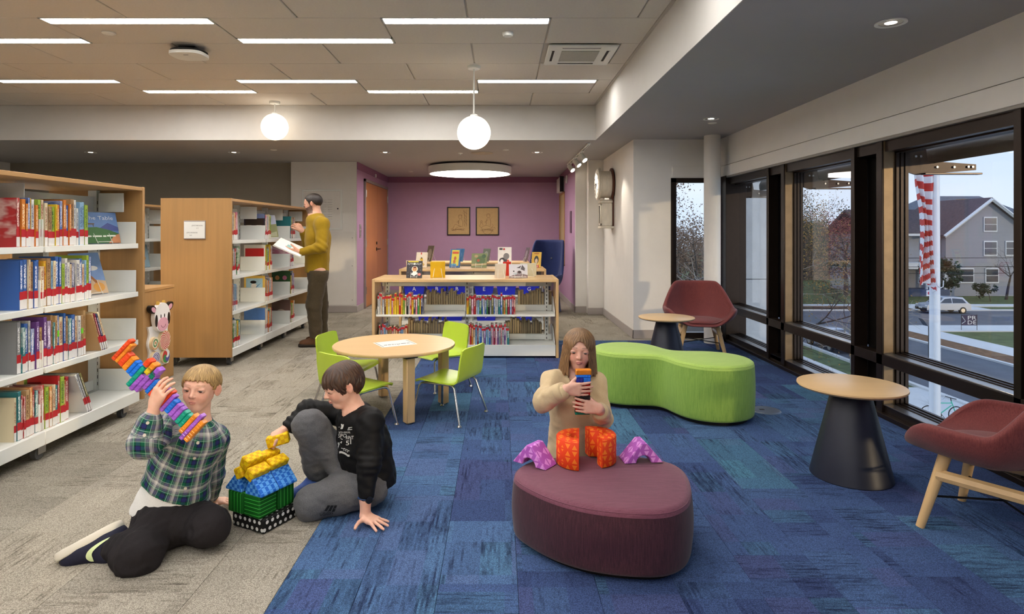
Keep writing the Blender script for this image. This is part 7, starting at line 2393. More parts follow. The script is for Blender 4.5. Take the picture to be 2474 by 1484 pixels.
def plaid_mat():
 t = NT('plaid_flannel')
 v = t.attr('weave')
 u, w, _ = t.sep(v)
 navy, green, white, grey, black = lin(38, 42, 96), lin(22, 92, 66), lin(206, 204, 200), lin(104, 108, 122), lin(20, 20, 30)
 st = [(0.0, navy), (0.17, black), (0.20, green), (0.36, black), (0.40, grey), (0.52, black), (0.535, white), (0.66, black), (0.675, white), (0.70, grey), (0.82, green), (0.95, black)]
 cu = t.ramp(t.math('FRACT', t.math('MULTIPLY', u, 1 / 0.082)), st, 'CONSTANT')
 cw = t.ramp(t.math('FRACT', t.math('MULTIPLY', w, 1 / 0.082)), st, 'CONSTANT')
 base = t.mix(0.5, cu, cw)
 for q, per in ((u, 0.041), (w, 0.041)):
  ln = t.math('LESS_THAN', t.math('FRACT', t.math('ADD', t.math('MULTIPLY', q, 1 / per), 0.27)), 0.045)
  base = t.mix(t.math('MULTIPLY', ln, 0.55), base, lin(170, 214, 190))
 t.col(base)
 t.bump(t.noise(t.coord('Object', (1, 1, 1)), 420, 2), 0.25, 0.001)
 return t.done(0.85, 0, 0.2)
m_plaid = plaid_mat()
m_tee = cloth_mat('white_tee', (226, 226, 224))
m_dkpants = cloth_mat('charcoal_sweatpants', (38, 35, 38), (27, 25, 28))
m_blackshirt = cloth_mat('black_long_sleeve', (17, 17, 19), (12, 12, 14), 0.6)
m_greypants = cloth_mat('heather_grey_sweatpants', (102, 102, 105), (74, 74, 77), sc=300)
m_beige = cloth_mat('beige_sweater', (204, 182, 146), (194, 172, 136), sc=300)
m_mustard = cloth_mat('mustard_sweater', (164, 132, 24), (140, 110, 18), sc=260)
m_olive = cloth_mat('olive_brown_corduroy', (86, 74, 54), (62, 54, 40), sc=200)
m_khaki = cloth_mat('tan_leggings', (150, 124, 92))
m_brownshoe = M('brown_leather', (92, 58, 34), 0.5, var=0.12, scale=30)
m_shoe_navy = M('navy_knit_shoe', (20, 22, 46), 0.75, var=0.15, scale=80)
m_shoe_blue = M('blue_running_shoe', (36, 72, 142), 0.6, var=0.15, scale=60)
m_sole = M('off_white_sole', (206, 200, 186), 0.6, var=0.05)
m_lash = M('dark_lashes', (40, 26, 20), 0.7)
m_sock = cloth_mat('grey_sock', (176, 172, 166))
h_blond = hair_mat('dark_blond_hair', (92, 66, 34), (214, 178, 116))
h_brown = hair_mat('dark_brown_hair', (30, 18, 12), (96, 64, 42))
h_light = hair_mat('light_brown_hair', (66, 44, 26), (174, 132, 88))
h_black = hair_mat('near_black_hair', (20, 15, 13), (52, 40, 34))
m_eyew = M('eye_white', (226, 220, 214), 0.25)
m_iris = M('dark_iris', (58, 44, 36), 0.2)
class Head:
 def __init__(s, c, f, up, H):
  s.c = np.array(c, dtype=float)
  s.f = unit(f)
  s.r = unit(np.cross(s.f, unit(up)))
  s.u = np.cross(s.r, s.f)
  s.H = H
  s.Rm = np.array([s.r, s.f, s.u])
 def w(s, x, y, z):
  return s.c + s.H * (s.r * x + s.f * y + s.u * z)
 def loc(s, V):
  return ((V - s.c) @ s.Rm.T) / s.H
 def build(s, F, adult=False, child_cheek=1.0):
  H = s.H
  E = lambda c, r, k=0.03, cut=False, Rm=None: F.ell(s.w(*c), [q * H for q in r], s.Rm if Rm is None else Rm, k * H, cut)
  E((0, -0.07, 0.13), (0.365, 0.445, 0.37), 0.02)
  E((0, 0.10, -0.08), (0.275, 0.30, 0.37), 0.09)
  E((0, 0.20, -0.375), (0.12, 0.14, 0.12), 0.09)
  for q in (-1, 1):
   E((q * 0.14, 0.235, -0.13), (0.11, 0.11, 0.13), 0.08)
   F.cap(s.w(q * 0.225, -0.02, -0.16), s.w(q * 0.075, 0.20, -0.41), 0.065 * H, 0.05 * H, 0.09 * H)
  F.cap(s.w(-0.13, 0.325, 0.105), s.w(0.13, 0.325, 0.105), 0.06 * H, 0.06 * H, 0.09 * H)
  F.cap(s.w(0, 0.37, 0.03), s.w(0, 0.450, -0.10), 0.030 * H, 0.043 * H, 0.05 * H)
  for q in (-1, 1):
   E((q * 0.042, 0.405, -0.118), (0.032, 0.036, 0.028), 0.025)
   E((q * 0.148, 0.435, 0.018), (0.088, 0.075, 0.062), 0.05, True)
   E((q * 0.146, 0.312, 0.016), (0.088, 0.075, 0.066), 0.012)
   E((q * 0.146, 0.330, 0.048), (0.082, 0.068, 0.032), 0.012)
   E((q * 0.020, 0.455, -0.155), (0.015, 0.02, 0.014), 0.012, True)
  E((0, 0.375, -0.228), (0.078, 0.040, 0.023), 0.022)
  E((0, 0.366, -0.266), (0.068, 0.042, 0.027), 0.022)
  E((0, 0.420, -0.247), (0.058, 0.030, 0.005), 0.010, True)
  for q in (-1, 1):
   ang = R(34) * q
   er = np.array([s.r * math.cos(ang) + s.f * math.sin(ang) * 0.9, s.f * math.cos(ang) - s.r * math.sin(ang), s.u])
   E((q * 0.385, -0.045, -0.02), (0.030, 0.095, 0.135), 0.02, False, er)
   E((q * 0.425, -0.02, -0.005), (0.028, 0.055, 0.085), 0.010, True, er)
 def neck(s, F, base, r0, r1):
  F.cap(s.w(0, -0.10, -0.22), base, r0, r1, 0.10 * s.H)
 def paint(s, V, tone_, brow, lip):
  q = s.loc(V)
  C = np.tile(np.array(lin(*tone_)[:3]), (len(V), 1))
  def blend(m, rgb):
   m = np.clip(m, 0, 1)[:, None]
   C[:] = C * (1 - m) + np.array(lin(*rgb)[:3]) * m
  near = (np.abs(q) < 0.6).all(1)
  front = near & (q[:, 1] > 0.22)
  for sg in (-1, 1):
   d = ((q[:, 0] - sg * 0.19) / 0.12) ** 2 + ((q[:, 2] + 0.13) / 0.10) ** 2
   blend(np.where(front, np.exp(-d) * 0.35, 0), (222, 128, 108))
   bz = 0.135 - 0.9 * (np.abs(q[:, 0]) - 0.14) ** 2
   m = (np.abs(q[:, 2] - bz) < 0.016 - 0.055 * np.abs(np.abs(q[:, 0]) - 0.12)) & (q[:, 0] * sg > 0.055) & (q[:, 0] * sg < 0.225) & front
   blend(m * 0.55, brow)
   dd = ((q[:, 0] - sg * 0.39) / 0.1) ** 2 + ((q[:, 2] + 0.02) / 0.14) ** 2 + ((q[:, 1] + 0.03) / 0.12) ** 2
   blend(np.where(near, np.exp(-dd * 1.5) * 0.5, 0), (214, 110, 92))
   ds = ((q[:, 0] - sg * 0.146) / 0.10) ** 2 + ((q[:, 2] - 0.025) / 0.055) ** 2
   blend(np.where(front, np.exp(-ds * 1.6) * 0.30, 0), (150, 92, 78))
  m = (np.abs(q[:, 0]) < 0.082) & (np.abs(q[:, 2] + 0.248) < 0.038 * np.sqrt(np.clip(1 - (q[:, 0] / 0.085) ** 2, 0.05, 1))) & front
  blend(m * 0.75, lip)
  m = (np.abs(q[:, 0]) < 0.07) & (np.abs(q[:, 2] + 0.247) < 0.006) & front & (q[:, 1] > 0.3)
  blend(m * 0.7, (96, 40, 38))
  dn = (np.minimum((q[:, 0] - 0.02) ** 2, (q[:, 0] + 0.02) ** 2) / 0.016 ** 2 + (q[:, 2] + 0.15) ** 2 / 0.012 ** 2)
  blend(np.where(front & (q[:, 1] > 0.36), np.exp(-dn), 0) * 0.6, (110, 56, 46))
  return C
 def eyes(s, par, open_=0.4, look=(0, 0)):
  for q in (-1, 1):
   mb = MB(); c = s.w(q * 0.146, 0.322 if open_ > 0.2 else 0.292, 0.014)
   mb.ball(Vector(c), (0.082 * s.H, 0.07 * s.H, 0.05 * s.H * (0.4 + open_)), 16, 10, M4=frame4((0, 0, 0), s.r, s.f, s.u)); e = mb.build('eye', m_eyew, par, 60)
   if open_ > 0.2:
    mb = MB(); c = s.w(q * 0.146 + look[0], 0.368, 0.008 + look[1]); mb.ball(Vector(c), (0.038 * s.H, 0.028 * s.H, 0.036 * s.H * (0.4 + open_)), 12, 8, M4=frame4((0, 0, 0), s.r, s.f, s.u)); mb.build('iris', m_iris, e, 60)
   mb = MB()
   pts = []
   for i in range(9):
    a = -1 + i / 4
    zz = 0.014 + 0.030 * open_ * (1 - a * a) - 0.010 * (1 - open_) * (1 - a * a) - 0.006 * a * q * 0
    pts.append(s.w(q * 0.146 + a * 0.066, 0.392 - 0.030 * a * a, zz))
   mb.tube([Vector(p) for p in pts], [0.006 * s.H * (0.5 + 0.8 * (1 - abs(-1 + i / 4))) for i in range(9)], 6); mb.build('lashes', m_lash, par, 60)
def hair_cap(head, par, mat, line, grow=0.045, seed=1, strands=42, amp=0.010, extra=None, hmm=0.0026, part=0.0, bump=None):
 """hair shell above a hair line: line = [(y, lowest z)] in head units"""
 H = head.H
 lo, hi = head.c - H * 0.85, head.c + H * 0.75
 if extra:
  lo = lo - np.array([0.06, 0.06, extra]); hi = hi + np.array([0.06, 0.06, 0.0])
 F = Field(lo, hi, hmm)
 X, Y, Z = F.ax[0][:, None, None], F.ax[1][None, :, None], F.ax[2][None, None, :]
 q = []
 for i in range(3):
  v = head.Rm[i]
  q.append((((X - head.c[0]) * v[0] + (Y - head.c[1]) * v[1] + (Z - head.c[2]) * v[2]) / H).astype(np.float32))
 x, y, z = q
 rx, ry, rz = 0.365 + grow, 0.445 + grow, 0.37 + grow
 k0 = np.sqrt((x / rx) ** 2 + ((y + 0.07) / ry) ** 2 + ((z - 0.13) / rz) ** 2)
 d = (k0 - 1) * 0.4
 if bump is not None:
  d = np.minimum(d, bump(x, y, z))
 ys_, zs_ = np.array([p[0] for p in line]), np.array([p[1] for p in line])
 hl = np.interp(y, ys_, zs_).astype(np.float32)
 az = np.arctan2(x, y)
 hl = hl + 0.018 * np.sin(az * 23 + seed) + 0.012 * np.sin(az * 41 + 2 * seed)
 F.D = (np.maximum(d, (hl - z) * 0.8) * H).astype(np.float32)
 V, Q = F.mesh()
 return finish_hair(head, par, mat, V, Q, seed, strands, amp, part)
def finish_hair(head, par, mat, V, Q, seed, strands, amp, part=0.0):
 N = normals(V, Q)
 p = head.loc(V)
 # strand direction: from the crown outwards
 cx, cy = p[:, 0] - part, p[:, 1] + 0.12
 az = np.arctan2(cx, cy)
 pol = np.arctan2(np.hypot(cx, cy), p[:, 2] - 0.05)
 wob = 0.25 * np.sin(pol * 5 + az * 3 + seed) + 0.12 * np.sin(pol * 11 - az * 5)
 sig = np.sin(az * strands + wob * 9) * 0.6 + np.sin(az * strands * 2.3 + wob * 15 + 1) * 0.4
 V = V + N * (sig * amp * head.H * np.clip(pol * 1.2, 0.15, 1))[:, None]
 st = np.stack([(az + wob * 0.22) * strands * 0.55, pol * 2.2, np.zeros(len(V)) + seed], 1)
 return field_object('hair', V, Q, mat, par, {'strand': st})
def hand(F, wrist, f, n, side, L, curls=(20, 25, 20), spread=0.25, thumb=None, tc=0.0, thick=1.0):
 f = unit(f)
 n = unit(np.array(n) - f * np.dot(n, f))
 lat = np.cross(f, n) * (1 if side == 'R' else -1)
 w = np.array(wrist, dtype=float)
 k = 0.045 * L
 kn = []
 for off in (0.19, 0.065, -0.06, -0.175):
  b = w + f * (0.52 - abs(off - 0.05) * 0.22) * L + lat * off * L
  kn.append(b)
  F.cap(w + f * 0.04 * L + lat * off * 0.55 * L, b, 0.085 * L * thick, 0.066 * L * thick, 0.09 * L)
 F.cap(w + f * 0.12 * L + lat * 0.10 * L, w + f * 0.34 * L + lat * 0.17 * L + n * 0.02 * L, 0.085 * L, 0.07 * L, 0.08 * L)
 for (off, ln, b) in zip((0.19, 0.065, -0.06, -0.175), (0.43, 0.47, 0.44, 0.34), kn):
  th = 0.0
  d0 = unit(f + lat * spread * off * 2.2)
  p = b
  r = (0.054 if off > -0.15 else 0.047) * L * thick
  for sg, cu in zip((0.45, 0.30, 0.25), curls):
   th += R(cu)
   d = d0 * math.cos(th) + n * math.sin(th)
   e = p + d * ln * L * sg
   F.cap(p, e, r, r * 0.90, 0.020 * L)
   p, r = e, r * 0.90
 t0 = w + f * 0.15 * L + lat * 0.13 * L
 td = unit(f * 0.55 + lat * 0.80 + n * 0.15) if thumb is None else unit(thumb)
 t1 = t0 + td * 0.24 * L
 td2 = unit(td + f * 0.35 + n * tc)
 t2 = t1 + td2 * 0.17 * L
 t3 = t2 + unit(td2 + f * 0.2 + n * tc) * 0.13 * L
 F.cap(t0, t1, 0.085 * L * thick, 0.063 * L * thick, 0.05 * L)
 F.cap(t1, t2, 0.060 * L * thick, 0.055 * L * thick, 0.02 * L)
 F.cap(t2, t3, 0.055 * L * thick, 0.046 * L * thick, 0.02 * L)
def limb_uv(V, segs):
 """coordinates around and along the nearest limb; segs: (a, b, r, ref)"""
 best = np.full(len(V), 1e9)
 U = np.zeros((len(V), 3))
 acc = 0.0
 for i, (a, b, r, ref) in enumerate(segs):
  a, b = np.array(a, dtype=float), np.array(b, dtype=float)
  ab = b - a
  Ln = np.linalg.norm(ab)
  ab /= Ln
  pa = V - a
  t_ = np.clip(pa @ ab, 0, Ln)
  d = np.linalg.norm(pa - t_[:, None] * ab, axis=1) - r
  m = d < best
  best[m] = d[m]
  if ref is None:
   U[m, 0] = V[m, 0] + 0.3 * V[m, 1]
   U[m, 1] = V[m, 2] + 0.5 * V[m, 1]
   continue
  rf = unit(np.array(ref) - ab * np.dot(ref, ab))
  sd = np.cross(ab, rf)
  ang = np.arctan2(pa @ sd, pa @ rf)
  U[m, 0] = (ang * r)[m]
  U[m, 1] = (pa @ ab)[m] + i * 0.013
 return U
def bb(pts, m):
 a = np.array([tuple(p) for p in pts], dtype=float)
 return a.min(0) - m, a.max(0) + m
def shoe(par, heel, toe, up, L, mat, sole_mat, name='shoe', fat=1.0):
 """heel to toe along the sole; up points to the ankle"""
 heel, toe = np.array(heel, dtype=float), np.array(toe, dtype=float)
 f = unit(toe - heel)
 u = unit(np.array(up) - f * np.dot(up, f))
 s_ = np.cross(f, u)
 g = L * fat
 F = Field(*bb([heel, heel + f * L, heel + u * 0.1], 0.07), 0.004)
 F.cap(heel + f * 0.16 * L + u * 0.15 * g, heel + f * 0.80 * L + u * 0.12 * g, 0.155 * g, 0.14 * g, 0.04, s_, 0.92)
 F.cap(heel + f * 0.18 * L + u * 0.22 * g, heel + f * 0.28 * L + u * 0.36 * g, 0.15 * g, 0.14 * g, 0.05)
 F.cap(heel + f * 0.30 * L + u * 0.26 * g, heel + f * 0.62 * L + u * 0.15 * g, 0.13 * g, 0.10 * g, 0.05)
 F.half(heel + u * 0.055 * g, -u)
 V, Q = F.mesh()
 o = field_object(name, V, Q, mat, par)
 F = Field(*bb([heel, heel + f * L], 0.08), 0.004)
 F.cap(heel + f * 0.17 * L + u * 0.06 * g, heel + f * 0.82 * L + u * 0.06 * g, 0.172 * g, 0.155 * g, 0.02)
 F.half(heel, -u); F.half(heel + u * 0.115 * g, u)
 V, Q = F.mesh()
 so = field_object('sole', V, Q, sole_mat, o)
 return o, f, u, s_
def person_root(label, at, group='people in the library'):
 return root('person', at, label, 'person', group)
def pp(x, y, d):
 return np.array(tuple(P(x, y, d)))
def project_print(par, surf, shapes, mats, name):
 """flat print laid on the cloth: shapes = (verts2d, faces, material index); frame given by origin, x, y axes and ray direction"""
 me = surf.data
 off = Vector(ORG[surf.name])
 tree_ = BVHTree.FromPolygons([v.co + off for v in me.vertices], [tuple(p.vertices) for p in me.polygons])
 mb = MB()
 for pts, faces, mi, dirn in shapes:
  vs = []
  for p in pts:
   h, nrm, _, _ = tree_.ray_cast(p, dirn, 1.0)
   vs.append((h - dirn.normalized() * 0.0035) if h is not None else None)
  keep = [f for f in faces if all(vs[i] is not None for i in f)]
  use = sorted({i for f in keep for i in f})
  mp = {i: k for k, i in enumerate(use)}
  if keep:
   mb.add([vs[i] for i in use], [tuple(mp[i] for i in f) for f in keep], mi)
 if mb.v:
  return mb.build(name, mats, par, 0)
def text_shapes(body, o, ex, ey, width, height, dirn, mi=0):
 vs, fs = text_mesh(body)
 w = max(v[0] for v in vs) - min(v[0] for v in vs)
 hh = 0.73
 return ([Vector(o) + Vector(ex) * (v[0] * width / w) + Vector(ey) * (v[1] * height / hh) for v in vs], fs, mi, Vector(dirn))
# ------------------------------------------------------------------ child in plaid, kneeling at left
def child_plaid():
 pel, chest, neck = pp(415, 1222, 2.66), pp(440, 1108, 2.62), pp(474, 1028, 2.585)
 hd = Head(pp(484, 939, 2.56), (0.05, -0.99, 0.07), (0.08, 0.0, 1.0), 0.180)
 shR, shL = pp(398, 1040, 2.545), pp(520, 1062, 2.64)
 elR, wrR = pp(350, 1062, 2.36), pp(372, 990, 2.37)
 elL, wrL = pp(516, 1145, 2.80), pp(507, 1200, 2.92)
 hipR, hipL = pp(385, 1258, 2.62), pp(452, 1252, 2.66)
 knR, knL = pp(334, 1340, 2.40), pp(505, 1272, 2.54)
 anR, anL = pp(265, 1318, 2.50), pp(430, 1255, 2.78)
 r_ = person_root('child in green and navy plaid shirt kneeling and holding up a brick tower', (pel[0], pel[1], 0))
 alls = [pel, chest, neck, hd.c, shR, shL, elR, wrR, elL, wrL, knR, knL, anR, anL]
 # body
 lo, hi = bb(alls + [hd.w(0, 0, 0.6), wrR + [0.02, 0, 0.12]], 0.10)
 lo[2] = max(lo[2], -0.004)
 F = Field(lo, hi, 0.006, [(hd.c, 0.125, 0.0024), (wrR + np.array([0.02, 0, 0.05]), 0.085, 0.0026), (wrL + np.array([0.02, 0.02, -0.02]), 0.06, 0.003)])
 hd.build(F)
 hd.neck(F, neck + np.array([0, 0.0, -0.02]), 0.040, 0.046)
 F.cap(neck + [0, 0, -0.03], chest, 0.07, 0.085, 0.04, (0, 1, 0), 0.7)
 F.cap(chest, pel, 0.085, 0.09, 0.05, (0, 1, 0), 0.75)
 for a, b, ra, rb in ((shR, elR, 0.036, 0.031), (elR, wrR, 0.031, 0.023), (shL, elL, 0.036, 0.031), (elL, wrL, 0.031, 0.023), (hipR, knR, 0.058, 0.045), (knR, anR, 0.043, 0.028), (hipL, knL, 0.058, 0.045), (knL, anL, 0.043, 0.028)):
  F.cap(a, b, ra, rb, 0.03)
 F.cap(neck + [0, 0, -0.035], shR, 0.045, 0.036, 0.04); F.cap(neck + [0, 0, -0.035], shL, 0.045, 0.036, 0.04)
 hand(F, wrR + np.array([0.0, -0.002, 0.012]), (0.46, -0.18, 0.86), (0.35, 0.9, 0.0), 'R', 0.135, (24, 30, 24), 0.28, thumb=(0.15, 0.75, 0.65), tc=0.3)
 hand(F, np.array([wrL[0] + 0.005, wrL[1], 0.034]), (0.78, 0.1, -0.02), (0, 0, -1), 'L', 0.125, (14, 22, 22), 0.3)
 V, Q = F.mesh()
 V = relax(V, Q, 1, 0.35)
 V[:, 2] = np.maximum(V[:, 2], 0.002)
 C = hd.paint(V, (228, 178, 154), (150, 112, 84), (208, 126, 120))
 field_object('body', V, Q, m_skin, r_, None, C)
 hd.eyes(r_, 0.32, (-0.012, -0.004))
 hair_cap(hd, r_, h_blond, [(-0.6, -0.20), (-0.35, -0.18), (-0.20, -0.04), (-0.13, 0.10), (0.02, 0.11), (0.08, 0.0), (0.20, 0.14), (0.30, 0.225), (0.5, 0.235)], 0.045, 3, 46, 0.008)
 # plaid shirt, rolled sleeves, open tail over the tee
 lo, hi = bb([pel, chest, neck, shR, shL, elR, elL, wrR, wrL], 0.12)
 F = Field(lo, hi, 0.0045)
 F.cap(neck + [0, 0, -0.05], chest + [0, 0, 0.01], 0.092, 0.114, 0.05, (0, 1, 0), 0.76)
 F.cap(chest, pel + [0.0, 0, 0.0], 0.114, 0.160, 0.06, (0, 1, 0), 0.88)
 F.half(np.array([-1.40, 2.6, 0.212]), unit((-0.42, -0.08, -1.0)))
 F.cap(neck + [0, 0, -0.045], shR, 0.055, 0.054, 0.05); F.cap(neck + [0, 0, -0.045], shL, 0.055, 0.052, 0.05)
 segs = [(neck + [0, 0, -0.02], pel, 0.11, (0, -1, 0)), (shR, elR, 0.05, None), (elR, elR + (wrR - elR) * 0.62, 0.045, (0, -1, 0.3)), (shL, elL, 0.045, (0, -1, 0)), (elL, wrL, 0.04, (0, -1, 0))]
 F.cap(shR, elR + [0.0, 0, -0.012], 0.056, 0.060, 0.035); F.cap(elR + [0, 0, -0.005], elR + (wrR - elR) * 0.55, 0.058, 0.047, 0.02)
 F.cap(shL, elL, 0.050, 0.046, 0.035); F.cap(elL, elL + (wrL - elL) * 0.85, 0.046, 0.040, 0.02)
 # neckline: an open collar round the neck
 F.cap(neck + [0.0, -0.02, 0.05], neck + [0.002, -0.03, -0.022], 0.046, 0.034, 0.01, cut=True)
 V, Q = F.mesh()
 N = normals(V, Q)
 V = V + N * (0.0045 * waves(V, 5, 62, 8, (1, 1, 0.7)) + 0.0022 * waves(V, 9, 150, 8))[:, None]
 # folds gathered at the elbow
 de = np.linalg.norm(V - elR, axis=1)
 V = V + N * (0.004 * np.sin((V - elR) @ unit(wrR - shR) * 220) * np.exp(-(de / 0.06) ** 2))[:, None]
 sh = field_object('plaid_shirt', V, Q, m_plaid, r_, {'weave': limb_uv(V, segs)})
 # collar wings, placket buttons, cuff
 mb = MB(); c = Vector(neck + np.array([0.0, -0.004, -0.006]))
 for k, (ra, zz) in enumerate(((0.056, 0.010), (0.066, -0.008))):
  mb.tube([c + Vector((ra * math.cos(a), ra * 0.9 * math.sin(a), zz + 0.020 * math.sin(a))) for a in np.linspace(-1.1, 4.25, 26)], [0.004] + [0.012] * 24 + [0.004], 8, flat=1.4)
 mb.build('collar', cloth_mat('navy_collar', (34, 40, 76)), sh, 60)
 tree_ = BVHTree.FromPolygons([Vector(p) for p in V], [tuple(q) for q in Q])
 for (px, py) in ((478, 1070), (470, 1107), (458, 1143), (448, 1180)):
  h, nr, _, _ = tree_.ray_cast(Vector((0, 0, EYE)), P(px, py, 1) - Vector((0, 0, EYE)), 5)
  if h:
   mb = MB(); mb.cyl(h, h + nr * 0.003, 0.0062, n=12); mb.build('button', m_sole, sh)
 for (px, py) in ((357, 1022), (349, 1052)):
  h, nr, _, _ = tree_.ray_cast(Vector((0, 0, EYE)), P(px, py, 1) - Vector((0, 0, EYE)), 5)
  if h:
   mb = MB(); mb.cyl(h, h + nr * 0.003, 0.006, n=12); mb.build('button', m_sole, sh)
 # tee below the shirt
 lo, hi = bb([pel, chest], 0.16)
 F = Field(lo, hi, 0.0045)
 F.cap(chest, pel + [-0.005, -0.01, -0.02], 0.095, 0.155, 0.05, (0, 1, 0), 0.86)
 F.half(np.array([-1.42, 2.55, 0.128]), unit((0.05, 0.10, -1)))
 V, Q = F.mesh(); N = normals(V, Q)
 V = V + N * (0.004 * waves(V, 15, 60, 8, (1, 1, 0.6)))[:, None]
 field_object('tee_shirt', V, Q, m_tee, r_)
 # trousers
 lo, hi = bb([pel, knR, knL, anR, anL, hipR, hipL], 0.13)
 lo[2] = -0.004
 F = Field(lo, hi, 0.005)
 F.cap(hipR, hipL, 0.088, 0.088, 0.05)
 F.cap(pel + [0, 0.03, 0.0], pel + [0, 0.03, -0.04], 0.10, 0.105, 0.05)
 F.cap(hipR, knR, 0.090, 0.078, 0.05); F.cap(hipL, knL, 0.088, 0.076, 0.05)
 F.cap(pel + [0, -0.03, -0.01], (knR + knL) * 0.2 + pel * 0.6, 0.095, 0.085, 0.07)
 F.cap(knR, anR + (anR - knR) * 0.05, 0.08, 0.052, 0.035); F.cap(knL, anL, 0.078, 0.05, 0.03)
 V, Q = F.mesh(); N = normals(V, Q)
 V = V + N * (0.0085 * waves(V, 25, 58, 6) + 0.0042 * waves(V, 29, 120, 6))[:, None]
 dk = np.linalg.norm(V - (knR + anR) / 2 + np.array([0, 0.02, -0.02]), axis=1)
 V = V + N * (0.006 * np.sin(((V - knR) @ unit(anR - knR)) * 150 + 2 * waves(V, 3, 40)) * np.exp(-(dk / 0.07) ** 2))[:, None]
 V[:, 2] = np.maximum(V[:, 2], 0.001)
 field_object('trousers', V, Q, m_dkpants, r_)
 # shoe: lies on its outer side, sole turned up to the left
 LS = 0.238
 heel = pp(290, 1276, 2.53); toe = pp(158, 1350, 2.45)
 toe[2] = max(toe[2], 0.03)
 o, f, u, s_ = shoe(r_, heel + np.array([0.0, 0.0, 0.03]), toe + np.array([0, 0, 0.015]), (0.42, -0.20, -0.62), LS, m_shoe_navy, m_sole, fat=1.22)
 out_ = [(.06, .215), (.20, .20), (.36, .20), (.50, .225), (.575, .30), (.55, .385), (.49, .42)]
 in_ = [(.06, .215), (.20, .225), (.34, .245), (.44, .275), (.475, .315), (.48, .365), (.49, .42)]
 base = heel + np.array([0, 0, 0.03])
 for _ in range(2):
  out_, in_ = ([l[0]] + [tuple(l[i][k] * w + l[i + 1][k] * (1 - w) for k in (0, 1)) for i in range(len(l) - 1) for w in (0.75, 0.25)] + [l[-1]] for l in (out_, in_))
 dirn = Vector(s_) if np.dot(s_, (0, 1, 0)) > 0 else Vector(-s_)
 pts = [Vector(base + f * a * LS + u * b * LS) - dirn * 0.3 for a, b in out_ + in_]
 n = len(out_)
 project_print(o, o, [(pts, [(i, i + 1, n + i + 1, n + i) for i in range(n - 1)], 0, dirn)], [M('pale_lime_mark', (206, 222, 170), 0.5)], 'side_mark')
child_plaid()
